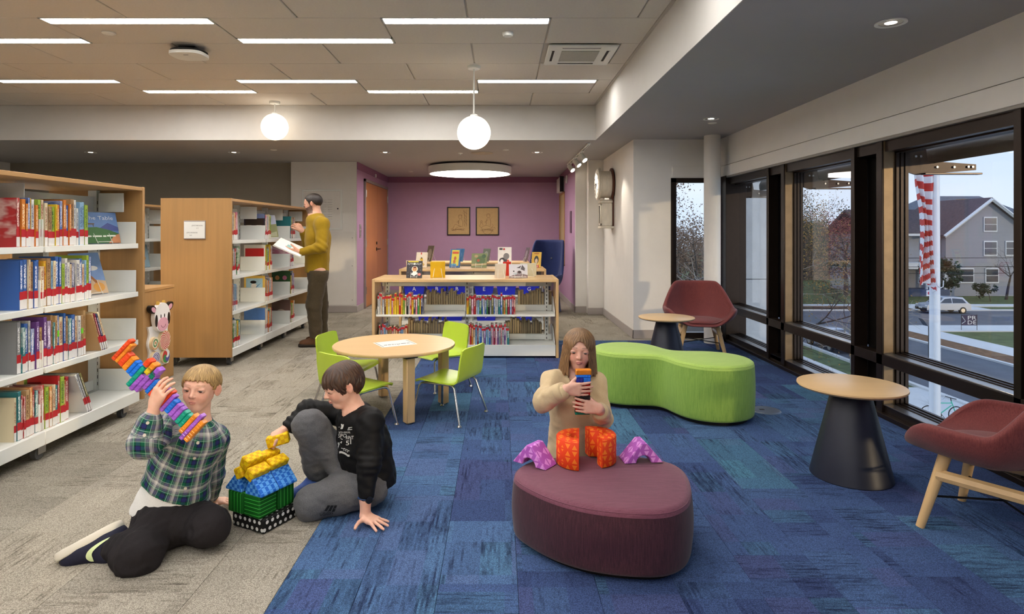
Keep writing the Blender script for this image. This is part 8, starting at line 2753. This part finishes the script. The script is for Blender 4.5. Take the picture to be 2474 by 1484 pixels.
# ------------------------------------------------------------------ child in black, crouching over the foam house
def child_black():
 pel, chest, neck = pp(893, 1148, 2.97), pp(880, 1070, 2.95), pp(858, 994, 2.94)
 hd = Head(pp(826, 932, 2.92), (-0.80, -0.52, -0.30), (-0.12, 0.0, 1.0), 0.195)
 shL, shR = pp(894, 1020, 2.865), pp(825, 1000, 3.05)
 elL, wrL = pp(893, 1120, 2.80), pp(883, 1206, 2.775)
 elR, wrR = pp(742, 990, 2.99), pp(698, 1030, 2.925)
 hipL, hipR = pp(885, 1168, 2.92), pp(870, 1158, 3.03)
 knL, knR = pp(752, 1216, 2.83), pp(748, 1030, 2.93)
 anL, anR = pp(880, 1215, 3.0), pp(768, 1150, 3.02)
 r_ = person_root('child in black shirt and grey sweatpants crouching with yellow brick', (pel[0], pel[1], 0))
 alls = [pel, chest, neck, hd.c, shR, shL, elR, wrR, elL, wrL, knR, knL, anR, anL]
 lo, hi = bb(alls + [hd.w(0, 0, 0.6)], 0.13)
 lo[2] = -0.004
 F = Field(lo, hi, 0.006, [(hd.c, 0.125, 0.0024), (wrR + np.array([-0.05, -0.03, -0.02]), 0.085, 0.0028), (np.array([wrL[0] + 0.03, wrL[1] - 0.03, 0.03]), 0.09, 0.0028)])
 hd.build(F)
 hd.neck(F, neck + np.array([0.01, 0.0, -0.02]), 0.041, 0.047)
 F.cap(neck + [0, 0, -0.03], chest, 0.06, 0.08, 0.04)
 F.cap(chest, pel, 0.08, 0.085, 0.05)
 F.cap(neck + [0, 0, -0.035], shR, 0.045, 0.036, 0.04); F.cap(neck + [0, 0, -0.035], shL, 0.045, 0.036, 0.04)
 for a, b, ra, rb in ((shR, elR, 0.036, 0.030), (elR, wrR, 0.030, 0.023), (shL, elL, 0.036, 0.030), (elL, wrL, 0.030, 0.023), (hipR, knR, 0.056, 0.045), (knR, anR, 0.043, 0.028), (hipL, knL, 0.056, 0.045), (knL, anL, 0.043, 0.028)):
  F.cap(a, b, ra, rb, 0.03)
 hand(F, wrR + np.array([-0.008, -0.006, -0.004]), (-0.80, -0.42, -0.42), (0.25, 0.1, -0.95), 'R', 0.138, (34, 40, 30), 0.3, thumb=(-0.35, -0.75, -0.55), tc=0.4)
 hw = np.array([wrL[0], wrL[1] - 0.004, 0.040])
 F.cap(wrL, hw + [0.0, 0, 0.004], 0.024, 0.024, 0.02)
 hand(F, hw + np.array([-0.006, 0.0, -0.006]), (0.82, -0.55, -0.10), (0, 0, -1), 'L', 0.142, (2, 4, 2), 0.9, thumb=(-0.50, -0.80, -0.12))
 V, Q = F.mesh()
 V = relax(V, Q, 1, 0.35)
 V[:, 2] = np.maximum(V[:, 2], 0.002)
 C = hd.paint(V, (228, 176, 152), (80, 54, 40), (208, 120, 114))
 field_object('body', V, Q, m_skin, r_, None, C)
 hd.eyes(r_, 0.08)
 def tuft(x, y, z):        # fuller crown and nape
  a = np.sqrt(((x) / 0.385) ** 2 + ((y + 0.16) / 0.43) ** 2 + ((z - 0.10) / 0.46) ** 2)
  return (a - 1) * 0.4
 hair_cap(hd, r_, h_brown, [(-0.7, -0.40), (-0.42, -0.40), (-0.24, -0.30), (-0.14, -0.10), (-0.08, 0.06), (0.0, 0.07), (0.06, -0.18), (0.15, -0.10), (0.24, 0.05), (0.34, 0.10), (0.5, 0.12)], 0.058, 7, 24, 0.014, bump=tuft)
 # long-sleeved shirt
 lo, hi = bb([pel, chest, neck, shR, shL, elR, elL, wrR, wrL], 0.12)
 lo[2] = 0.0
 F = Field(lo, hi, 0.0048)
 F.cap(neck + [0.006, 0, -0.045], chest, 0.085, 0.112, 0.05)
 F.cap(chest, pel + [0.005, 0, -0.01], 0.112, 0.124, 0.06)
 F.half(pel + np.array([0, 0, -0.055]), (0.15, 0.0, -1))
 F.cap(neck + [0, 0, -0.045], shR, 0.055, 0.054, 0.05); F.cap(neck + [0.004, 0, -0.04], shL, 0.055, 0.056, 0.05)
 F.cap(shR, elR, 0.056, 0.047, 0.04); F.cap(elR, elR + (wrR - elR) * 0.9, 0.045, 0.036, 0.02)
 F.cap(shL, elL, 0.058, 0.052, 0.04); F.cap(elL, elL + (wrL - elL) * 0.86, 0.050, 0.038, 0.02)
 F.cap(neck + [0.0, -0.002, 0.06], neck + [-0.012, -0.025, -0.012], 0.050, 0.044, 0.01, cut=True)
 V, Q = F.mesh(); N = normals(V, Q)
 V = V + N * (0.0070 * waves(V, 41, 58, 6) + 0.0035 * waves(V, 43, 130, 6))[:, None]
 for e_, ax_ in ((elR, unit(wrR - shR)), (elL, unit(wrL - shL)), (wrR, unit(wrR - elR))):
  de = np.linalg.norm(V - e_, axis=1)
  V = V + N * (0.004 * np.sin((V - e_) @ ax_ * 210) * np.exp(-(de / 0.06) ** 2))[:, None]
 sh = field_object('long_sleeve_shirt', V, Q, m_blackshirt, r_)
 # printed front
 ey = Vector((0.03, 0, 1)).normalized()
 dirn = (P(838, 1065, 1) - Vector((0, 0, EYE))).normalized()
 ex = Vector((0.97, 0.22, -0.06)).normalized()
 d_ = 2.4
 def o2(x, y):
  return P(x, y, d_)
 k = d_ / 2.85
 shp = []
 for (tx, x, y, w_, h_) in (('36TH ANNUAL', 831, 1044, 0.062, 0.011), ('SPO', 825, 1056, 0.046, 0.021), ('RINT', 846, 1061, 0.040, 0.019), ('5', 840, 1078, 0.018, 0.026), ('the', 816, 1027, 0.009, 0.006)):
  shp.append(text_shapes(tx, o2(x, y), ex, ey, w_ * k, h_ * k, dirn))
 q = lambda pts: ([o2(a, b) for a, b in pts], [tuple(range(len(pts)))], 0, dirn)
 shp += [q([(821, 1017), (825, 1017), (826, 1024), (823, 1032), (819, 1031), (822, 1025)]), q([(825, 1020), (829, 1017), (829, 1022), (826, 1031), (823, 1032), (826, 1024)]), q([(842, 1027), (853, 1026), (853, 1028), (842, 1029)]), q([(840, 1033), (853, 1032), (853, 1034), (840, 1035)]), q([(841, 1030), (846, 1029.5), (846, 1031), (841, 1031.5)]), q([(848, 1060), (850, 1060), (850, 1075), (848, 1075)]),
   q([(811, 1071), (820, 1069), (824, 1066), (823, 1072), (817, 1077), (813, 1078)]), q([(817, 1057), (826, 1061), (825, 1062.5)]), q([(812, 1080), (816, 1076), (814, 1084), (811, 1090)])]
 for i in range(6):
  x0 = 816 + i * 5
  yc = [1099, 1098, 1099, 1101, 1104, 1108]
  y0, y1 = yc[i], yc[min(i + 1, 5)]
  shp.append(q([(x0, y0 - 3), (x0 + 5, y1 - 3), (x0 + 5, y1 + 3), (x0, y0 + 3)]))
 for (x, y) in ((822, 1087), (826, 1088), (830, 1088), (834, 1090), (838, 1092), (842, 1094), (828, 1092), (833, 1094), (838, 1097)):
  shp.append(q([(x, y - 1.3), (x + 3, y - 0.8), (x + 3, y + 1.0), (x, y + 0.6)]))
 project_print(sh, sh, shp, [M('white_shirt_print', (206, 206, 202), 0.6)], 'shirt_print')
 # sweatpants
 lo, hi = bb([pel, knR, knL, anR, anL, hipR, hipL], 0.12)
 lo[2] = -0.004
 F = Field(lo, hi, 0.005)
 F.cap(hipR, hipL, 0.095, 0.095, 0.05)
 F.cap(hipR, knR, 0.088, 0.074, 0.04); F.cap(knR, anR + (knR - anR) * 0.10, 0.072, 0.056, 0.03)
 F.cap(hipL, knL, 0.10, 0.074, 0.04); F.cap(knL, anL, 0.072, 0.055, 0.03)
 V, Q = F.mesh(); N = normals(V, Q)
 V = V + N * (0.0075 * waves(V, 51, 52, 6) + 0.004 * waves(V, 53, 115, 6))[:, None]
 V[:, 2] = np.maximum(V[:, 2], 0.001)
 tr = field_object('sweatpants', V, Q, m_greypants, r_)
 shp = []
 d_ = 2.3
 ex = Vector((0.98, 0.15, 0.10)).normalized(); ey = Vector((-0.15, 0.0, 0.98)).normalized()
 dirn = (P(790, 1235, 1) - Vector((0, 0, EYE))).normalized()
 shp.append(text_shapes('adidas', o2(789, 1247), ex, ey, 0.070 * d_ / 2.75, 0.020 * d_ / 2.75, dirn))
 for i in range(3):
  x0 = 778 + i * 12
  shp.append(q([(x0, 1219 - i), (x0 + 8, 1218.5 - i), (x0 + 8 + (8 if i else 10) , 1231), (x0 + 10 - 4 * 0, 1234)]) if False else q([(x0 + 14 - i * 2, 1218.5), (x0 + 22 - i * 2, 1218.5), (x0 + 12 - i, 1235 + i), (x0 + 4 - i, 1235 + i)]))
 project_print(tr, tr, shp, [M('black_trouser_print', (20, 20, 22), 0.7)], 'trouser_print')
 # cuff, sock and shoe of the raised leg
 mb = MB(); a_, b_ = Vector(anR), Vector(knR); mb.tube([a_ + (b_ - a_) * 0.02, a_ + (b_ - a_) * 0.16], [0.045, 0.050], 20); mb.build('cuff', m_blackshirt, tr, 60)
 mb = MB(); mb.tube([a_ + Vector((0, 0, -0.05)), a_ + (b_ - a_) * 0.06], [0.036, 0.034], 18); mb.build('sock', m_sock, r_, 60)
 heel = np.array([anR[0] + 0.035, anR[1] + 0.035, 0.004]); toe = heel + np.array([-0.17, -0.13, 0.0])
 o, f, u, s_ = shoe(r_, heel, toe, (0, 0, 1), 0.235, m_shoe_blue, m_sole)
 mb = MB()
 for i in range(4):
  c = Vector(heel + f * (0.36 + i * 0.075) * 0.235 + u * (0.335 - i * 0.035) * 0.235)
  sv = Vector(s_)
  mb.tube([c - sv * 0.024, c + Vector((0, 0, 0.008)), c + sv * 0.024], 0.0028, 6)
 mb.build('laces', m_sole, o, 60)
 for i in range(3):
  mb = MB(); c0 = Vector(heel + f * (0.30 + i * 0.10) * 0.235 + u * 0.12 * 0.235); sv = Vector(s_) * (1 if s_[1] < 0 else -1)
  mb.tube([c0 + sv * 0.036, c0 + sv * 0.030 + Vector(f) * 0.018 + Vector((0, 0, 0.03))], 0.004, 6); mb.build('side_stripe', m_sole, o, 60)
 # heel of the folded foot
 heel2 = np.array([anL[0] + 0.03, anL[1] + 0.03, 0.05])
 shoe(r_, heel2, heel2 + np.array([0.02, 0.12, -0.04]), (-0.6, 0, 0.6), 0.2, m_shoe_blue, m_sole)
 # wrist watch
 c = Vector(wrL + (elL - wrL) * 0.02)
 axw = Vector(unit(elL - wrL))
 mb = MB()
 e_ = axw.orthogonal().normalized(); g_ = axw.cross(e_)
 ring = [c + (e_ * math.cos(a) + g_ * math.sin(a)) * 0.0285 for a in np.linspace(0, 2 * math.pi, 24, endpoint=False)]
 mb.tube(ring, 0.008, 8, closed=True, flat=0.5); w_ = mb.build('wrist_watch', M('teal_navy_strap', (28, 56, 96), 0.5), r_, 60)
 mb = MB(); dv = Vector((0.6, -0.75, 0.1)).normalized(); cc = c + dv * 0.032; mb.cyl(cc - dv * 0.006, cc + dv * 0.006, 0.016, n=18); mb.build('watch_face', M('watch_black', (16, 18, 26), 0.25), w_)
child_black()
# ------------------------------------------------------------------ child in beige, kneeling behind the ottoman
def child_beige():
 pel, chest, neck = pp(1386, 1105, 3.06), pp(1388, 985, 3.0), pp(1390, 908, 2.99)
 hd = Head(pp(1399, 845, 2.97), (-0.09, -0.985, -0.06), (0.05, 0.0, 1.0), 0.185)
 shR, shL = pp(1338, 921, 2.97), pp(1438, 927, 3.0)
 elR, wrR = pp(1313, 968, 2.87), pp(1366, 942, 2.775)
 elL, wrL = pp(1456, 1012, 2.93), pp(1448, 988, 2.775)
 hipR, hipL = pp(1360, 1118, 3.08), pp(1412, 1118, 3.08)
 knR, knL = np.array([0.27, 2.99, 0.065]), np.array([0.46, 2.99, 0.065])
 anR, anL = np.array([0.30, 3.26, 0.045]), np.array([0.44, 3.26, 0.045])
 r_ = person_root('child in beige sweater kneeling behind the ottoman with a brick tower', (pel[0], pel[1], 0))
 alls = [pel, chest, neck, hd.c, shR, shL, elR, wrR, elL, wrL, knR, knL, anR, anL]
 lo, hi = bb(alls + [hd.w(0, 0, 0.6)], 0.10)
 lo[2] = -0.004
 F = Field(lo, hi, 0.006, [(hd.c, 0.12, 0.0024), (wrR + np.array([0.06, 0, 0.0]), 0.075, 0.0026), (wrL + np.array([-0.05, 0, 0]), 0.075, 0.0026)])
 hd.build(F)
 hd.neck(F, neck + np.array([0, 0.0, -0.02]), 0.038, 0.044)
 F.cap(neck + [0, 0, -0.03], chest, 0.07, 0.08, 0.04, (0, 1, 0), 0.7)
 F.cap(chest, pel, 0.08, 0.085, 0.05, (0, 1, 0), 0.75)
 F.cap(neck + [0, 0, -0.035], shR, 0.042, 0.034, 0.04); F.cap(neck + [0, 0, -0.035], shL, 0.042, 0.034, 0.04)
 for a, b, ra, rb in ((shR, elR, 0.034, 0.029), (elR, wrR, 0.029, 0.022), (shL, elL, 0.034, 0.029), (elL, wrL, 0.029, 0.022), (hipR, knR, 0.056, 0.045), (knR, anR, 0.043, 0.028), (hipL, knL, 0.056, 0.045), (knL, anL, 0.043, 0.028)):
  F.cap(a, b, ra, rb, 0.03)
 hand(F, wrR, (0.99, -0.10, 0.03), (0.05, 1, 0), 'R', 0.125, (6, 10, 12), 0.22, thumb=(0.62, 0.35, 0.70), tc=0.3)
 hand(F, wrL, (-0.98, -0.08, 0.16), (0, 1, 0), 'L', 0.125, (6, 10, 12), 0.22, thumb=(-0.55, 0.55, 0.60), tc=0.3)
 V, Q = F.mesh()
 V = relax(V, Q, 1, 0.35)
 V[:, 2] = np.maximum(V[:, 2], 0.002)
 C = hd.paint(V, (222, 170, 150), (112, 80, 60), (206, 116, 116))
 field_object('body', V, Q, m_skin, r_, None, C)
 hd.eyes(r_, 0.22, (0, -0.01))
 # shoulder-long hair, parted in the middle
 H = hd.H
 F = Field(hd.c - np.array([0.12, 0.12, 0.16]), hd.c + np.array([0.12, 0.12, 0.115]), 0.0026)
 X, Y, Z = F.ax[0][:, None, None], F.ax[1][None, :, None], F.ax[2][None, None, :]
 x, y, z = [(((X - hd.c[0]) * v[0] + (Y - hd.c[1]) * v[1] + (Z - hd.c[2]) * v[2]) / H).astype(np.float32) for v in hd.Rm]
 capd = (np.sqrt((x / 0.415) ** 2 + ((y + 0.07) / 0.49) ** 2 + ((z - 0.13) / 0.425) ** 2) - 1) * 0.42
 fl = np.clip(0.1 - z, 0, 1)
 drape = (np.sqrt((x / (0.415 + 0.13 * fl)) ** 2 + ((y + 0.08) / (0.48 + 0.02 * fl)) ** 2) - 1) * 0.42
 drape = np.maximum(drape, z - 0.16)
 d = np.minimum(capd, drape)
 az = np.arctan2(x, y)
 bottom = -0.60 + 0.035 * np.sin(az * 17) + 0.025 * np.sin(az * 37 + 1)
 d = np.maximum(d, (bottom - z) * 0.7)
 openf = (np.sqrt((x / (0.235 + 0.05 * np.clip(-z, 0, 1))) ** 2 + ((z + 0.30) / 0.60) ** 2) - 1) * 0.25
 openf = np.maximum(openf, 0.10 - y)
 d = np.maximum(d, -openf)
 under = np.maximum(np.sqrt((x / 0.24) ** 2 + ((y - 0.05) / 0.30) ** 2) * 0.3 - 0.3, z + 0.32)
 d = np.maximum(d, -under)
 F.D = (d * H).astype(np.float32)
 V, Q = F.mesh()
 finish_hair(hd, r_, h_light, V, Q, 4, 47, 0.0075, 0.0)
 # sweater
 lo, hi = bb([pel, chest, neck, shR, shL, elR, elL, wrR, wrL], 0.11)
 F = Field(lo, hi, 0.0045)
 F.cap(neck + [0, 0, -0.045], chest, 0.085, 0.105, 0.05, (0, 1, 0), 0.74)
 F.cap(chest, pel, 0.105, 0.135, 0.06, (0, 1, 0), 0.80)
 F.half(pel + np.array([0, 0, -0.05]), (0, 0, -1))
 F.cap(neck + [0, 0, -0.040], shR, 0.05, 0.050, 0.05); F.cap(neck + [0, 0, -0.040], shL, 0.05, 0.048, 0.05)
 F.cap(shR, elR, 0.051, 0.047, 0.035); F.cap(elR, elR + (wrR - elR) * 0.80, 0.047, 0.038, 0.02)
 F.cap(shL, elL, 0.050, 0.046, 0.035); F.cap(elL, elL + (wrL - elL) * 0.62, 0.046, 0.042, 0.02)
 F.cap(neck + [0, 0.0, 0.06], neck + [0, -0.03, -0.02], 0.050, 0.045, 0.01, cut=True)
 V, Q = F.mesh(); N = normals(V, Q)
 V = V + N * (0.0080 * waves(V, 61, 55, 6, (1, 1, 0.35)) + 0.0035 * waves(V, 63, 120, 6))[:, None]
 for e_, ax_ in ((elR, unit(wrR - shR)), (elL, unit(wrL - shL))):
  de = np.linalg.norm(V - e_, axis=1)
  V = V + N * (0.004 * np.sin((V - e_) @ ax_ * 170) * np.exp(-(de / 0.06) ** 2))[:, None]
 sw = field_object('sweater', V, Q, m_beige, r_)
 for (e_, w_, k) in ((elR, wrR, 0.80), (elL, wrL, 0.66)):
  a_, b_ = Vector(e_ + (w_ - e_) * (k - 0.10)), Vector(e_ + (w_ - e_) * (k + 0.16))
  mb = MB(); mb.tube([a_, a_.lerp(b_, 0.15), a_.lerp(b_, 0.85), b_], [0.040, 0.0425, 0.039, 0.034], 28); mb.build('cuff', m_beige, sw, 70)
 mb = MB(); c = Vector(neck + np.array([0, -0.012, 0.004])); mb.tube([c + Vector((0.052 * math.cos(a), 0.045 * math.sin(a), 0.014 * math.sin(a))) for a in np.linspace(0, 2 * math.pi, 28, endpoint=False)], 0.008, 8, closed=True); mb.build('neck_band', m_beige, sw, 70)
 # leggings
 lo, hi = bb([pel, knR, knL, anR, anL, hipR, hipL], 0.11)
 lo[2] = -0.004
 F = Field(lo, hi, 0.006)
 F.cap(hipR, hipL, 0.085, 0.085, 0.05)
 F.cap(hipR, knR, 0.075, 0.062, 0.04); F.cap(knR, anR, 0.060, 0.042, 0.03); F.cap(hipL, knL, 0.075, 0.062, 0.04); F.cap(knL, anL, 0.060, 0.042, 0.03)
 V, Q = F.mesh(); N = normals(V, Q)
 V = V + N * (0.004 * waves(V, 71, 50, 8))[:, None]
 V[:, 2] = np.maximum(V[:, 2], 0.001)
 field_object('leggings', V, Q, m_khaki, r_)
 for a in (anR, anL):
  shoe(r_, a + np.array([0, 0.02, 0.05]), a + np.array([0, 0.16, -0.03]), (0, -0.4, -0.9), 0.2, m_shoe_navy, m_sole)
child_beige()
# ------------------------------------------------------------------ standing reader in mustard
def reader():
 pel, chest, neck = pp(766, 652, 7.10), pp(767, 575, 7.10), pp(762, 523, 7.10)
 hd = Head(pp(755, 492, 7.08), (-0.985, -0.04, -0.14), (0.0, 0, 1.0), 0.218)
 shL, shR = pp(778, 542, 6.93), pp(758, 545, 7.27)
 elL, wrL = pp(777, 598, 6.84), pp(727, 609, 6.84)
 elR, wrR = pp(744, 590, 7.33), pp(732, 560, 7.20)
 hipL, hipR = pp(770, 660, 7.02), pp(766, 660, 7.19)
 knL, knR = pp(758, 738, 7.0), pp(775, 735, 7.22)
 anL, anR = pp(764, 815, 7.02), pp(778, 808, 7.25)
 r_ = person_root('bearded adult in mustard sweater standing and reading at the bookcase', (pel[0], pel[1], 0))
 alls = [pel, chest, neck, hd.c, shR, shL, elR, wrR, elL, wrL, knR, knL, anR, anL]
 lo, hi = bb(alls + [hd.w(0, 0, 0.6), hd.w(0, 0.6, 0)], 0.14)
 lo[2] = 0.02
 F = Field(lo, hi, 0.010, [(hd.c, 0.14, 0.0045), (wrL + np.array([-0.08, 0, 0.0]), 0.11, 0.005), (wrR + np.array([-0.05, 0, 0.05]), 0.10, 0.005)])
 hd.build(F)
 hd.neck(F, neck + np.array([0, 0.0, -0.03]), 0.058, 0.066)
 F.cap(neck + [0, 0, -0.05], chest, 0.11, 0.13, 0.06, (1, 0, 0), 0.75)
 F.cap(chest, pel, 0.13, 0.13, 0.06, (1, 0, 0), 0.75)
 F.cap(neck + [0, 0, -0.06], shR, 0.06, 0.055, 0.05); F.cap(neck + [0, 0, -0.06], shL, 0.06, 0.055, 0.05)
 for a, b, ra, rb in ((shR, elR, 0.052, 0.042), (elR, wrR, 0.042, 0.031), (shL, elL, 0.052, 0.042), (elL, wrL, 0.042, 0.031), (hipR, knR, 0.085, 0.058), (knR, anR, 0.058, 0.042), (hipL, knL, 0.085, 0.058), (knL, anL, 0.058, 0.042)):
  F.cap(a, b, ra, rb, 0.04)
 hand(F, wrL, (-0.95, 0.02, 0.10), (0.1, 0.55, 0.82), 'L', 0.185, (8, 14, 14), 0.25, thumb=(-0.62, -0.35, 0.70), tc=0.2)
 hand(F, wrR, (-0.62, -0.05, 0.75), (-0.6, 0.6, -0.45), 'R', 0.185, (28, 34, 26), 0.25, thumb=(-0.75, -0.25, 0.30), tc=0.2)
 V, Q = F.mesh()
 V = relax(V, Q, 1, 0.35)
 C = hd.paint(V, (216, 164, 138), (44, 32, 26), (176, 104, 92))
 q = hd.loc(V)
 near = (np.abs(q) < 0.62).all(1)
 beard = near & (q[:, 1] > -0.02) & (q[:, 2] < -0.15 + 0.10 * np.clip((q[:, 1] - 0.30) / 0.1, 0, 1) * (np.abs(q[:, 0]) < 0.13) - 0.35 * np.clip(q[:, 1] - 0.12, 0, 0.2) * (np.abs(q[:, 0]) >= 0.13)) & (q[:, 2] > -0.52)
 beard |= near & (q[:, 1] > -0.03) & (q[:, 1] < 0.10) & (q[:, 2] < 0.05) & (q[:, 2] > -0.4) & (np.abs(q[:, 0]) > 0.2) & (np.abs(q[:, 0]) < 0.34)
 beard &= ~((np.abs(q[:, 0]) < 0.07) & (np.abs(q[:, 2] + 0.25) < 0.03) & (q[:, 1] > 0.3))
 C[beard] = C[beard] * 0.12 + np.array(lin(34, 26, 22)[:3]) * 0.88
 field_object('body', V, Q, m_skin, r_, None, C)
 hd.eyes(r_, 0.15)
 hair_cap(hd, r_, h_black, [(-0.6, -0.24), (-0.42, -0.24), (-0.22, -0.12), (-0.1, 0.05), (0.02, 0.06), (0.08, -0.06), (0.16, 0.12), (0.28, 0.30), (0.38, 0.34), (0.6, 0.36)], 0.028, 9, 40, 0.005, hmm=0.0045)
 lo, hi = bb([pel, chest, neck, shR, shL, elR, elL, wrR, wrL], 0.15)
 F = Field(lo, hi, 0.008)
 F.cap(neck + [0.01, 0, -0.07], chest + [0.005, 0, 0], 0.13, 0.160, 0.06, (1, 0, 0), 0.80)
 F.cap(chest + [0.005, 0, 0], pel + [0, 0, 0.0], 0.160, 0.155, 0.06, (1, 0, 0), 0.86)
 F.half(pel + np.array([0, 0, -0.03]), (0, 0, -1))
 F.cap(neck + [0, 0, -0.06], shR, 0.075, 0.075, 0.06); F.cap(neck + [0, 0, -0.06], shL, 0.075, 0.075, 0.06)
 F.cap(shR, elR, 0.074, 0.062, 0.05); F.cap(elR, elR + (wrR - elR) * 0.9, 0.060, 0.046, 0.03)
 F.cap(shL, elL, 0.074, 0.064, 0.05); F.cap(elL, elL + (wrL - elL) * 0.9, 0.062, 0.046, 0.03)
 F.cap(neck + [0, 0.0, 0.08], neck + [-0.03, 0, -0.0], 0.066, 0.060, 0.01, cut=True)
 V, Q = F.mesh(); N = normals(V, Q)
 V = V + N * (0.006 * waves(V, 81, 30, 8) + 0.003 * waves(V, 83, 70, 8))[:, None]
 for e_, ax_ in ((elL, unit(wrL - shL)),):
  de = np.linalg.norm(V - e_, axis=1)
  V = V + N * (0.006 * np.sin((V - e_) @ ax_ * 110) * np.exp(-(de / 0.10) ** 2))[:, None]
 sw = field_object('sweater', V, Q, m_mustard, r_)
 mb = MB(); c = Vector(neck + np.array([-0.005, 0, -0.008])); mb.tube([c + Vector((0.064 * math.cos(a), 0.066 * math.sin(a), 0.020 * math.cos(a))) for a in np.linspace(0, 2 * math.pi, 28, endpoint=False)], 0.010, 8, closed=True); mb.build('tee_neckband', m_tee, r_, 70)
 lo, hi = bb([pel, knR, knL, anR, anL, hipR, hipL], 0.15)
 F = Field(lo, hi, 0.008)
 F.cap(hipR + [0, 0, -0.02], hipL + [0, 0, -0.02], 0.105, 0.105, 0.05)
 F.cap(hipR, knR, 0.104, 0.083, 0.03); F.cap(knR, anR + [0, 0, 0.01], 0.082, 0.066, 0.03); F.cap(hipL, knL, 0.106, 0.085, 0.03); F.cap(knL, anL + [0, 0, 0.01], 0.084, 0.068, 0.03)
 F.half(np.array([0, 0, 0.10]), (0, 0, -1)); F.half(pel, (0, 0, 1))
 V, Q = F.mesh(); N = normals(V, Q)
 V = V + N * (0.006 * waves(V, 91, 32, 8, (1, 1, 1.6)) + 0.0045 * waves(V, 93, 75, 8, (0.6, 0.6, 1.8)))[:, None]
 tr = field_object('trousers', V, Q, m_olive, r_)
 for a in (anL, anR):
  heel = np.array([a[0] + 0.085, a[1], 0.002])
  shoe(r_, heel, heel + np.array([-0.29, -0.02, 0]), (0, 0, 1), 0.29, m_brownshoe, M('dark_shoe_sole', (40, 30, 24), 0.7))
  mb = MB(); mb.tube([Vector(a) + Vector((0, 0, -0.05)), Vector(a) + Vector((0, 0, 0.06))], [0.05, 0.055], 18); mb.build('sock', m_olive, r_, 60)
reader()
# the open picture book in the reader's hand
c = P(703, 600, 6.86)
b_ = root('open_book', c, 'white open picture book held by the standing reader', 'book')
X_ = Vector((0.88, 0.10, -0.40)).normalized(); Y_ = Vector((0.12, 0.92, 0.34)); Y_ = (Y_ - X_ * Y_.dot(X_)).normalized(); Z_ = X_.cross(Y_)
Fb = frame4(c, X_, Y_, Z_)
mb = MB(); mb.box((-0.17, -0.11, 0.0), (0.15, 0.11, 0.004), 0.001, M4=Fb); mb.build('cover', pmat((214, 214, 208)), b_)
mb = MB(); mb.box((-0.165, -0.105, 0.004), (0.145, 0.105, 0.014), 0.002, M4=Fb); pg = mb.build('pages', m_offwhite, b_)
mb = MB()
for (x0, y0, x1, y1, k) in ((-0.05, -0.03, 0.0, 0.03, 0), (0.03, -0.05, 0.05, -0.03, 1), (0.07, 0.0, 0.10, 0.02, 1)):
 mb.add([Fb @ Vector(p) for p in ((x0, y0, 0.0143), (x1, y0, 0.0143), (x1, y1, 0.0143), (x0, y1, 0.0143))], [(0, 1, 2, 3)], k)
mb.build('page_print', [pmat((150, 190, 190)), pmat((70, 70, 76))], pg, 0)
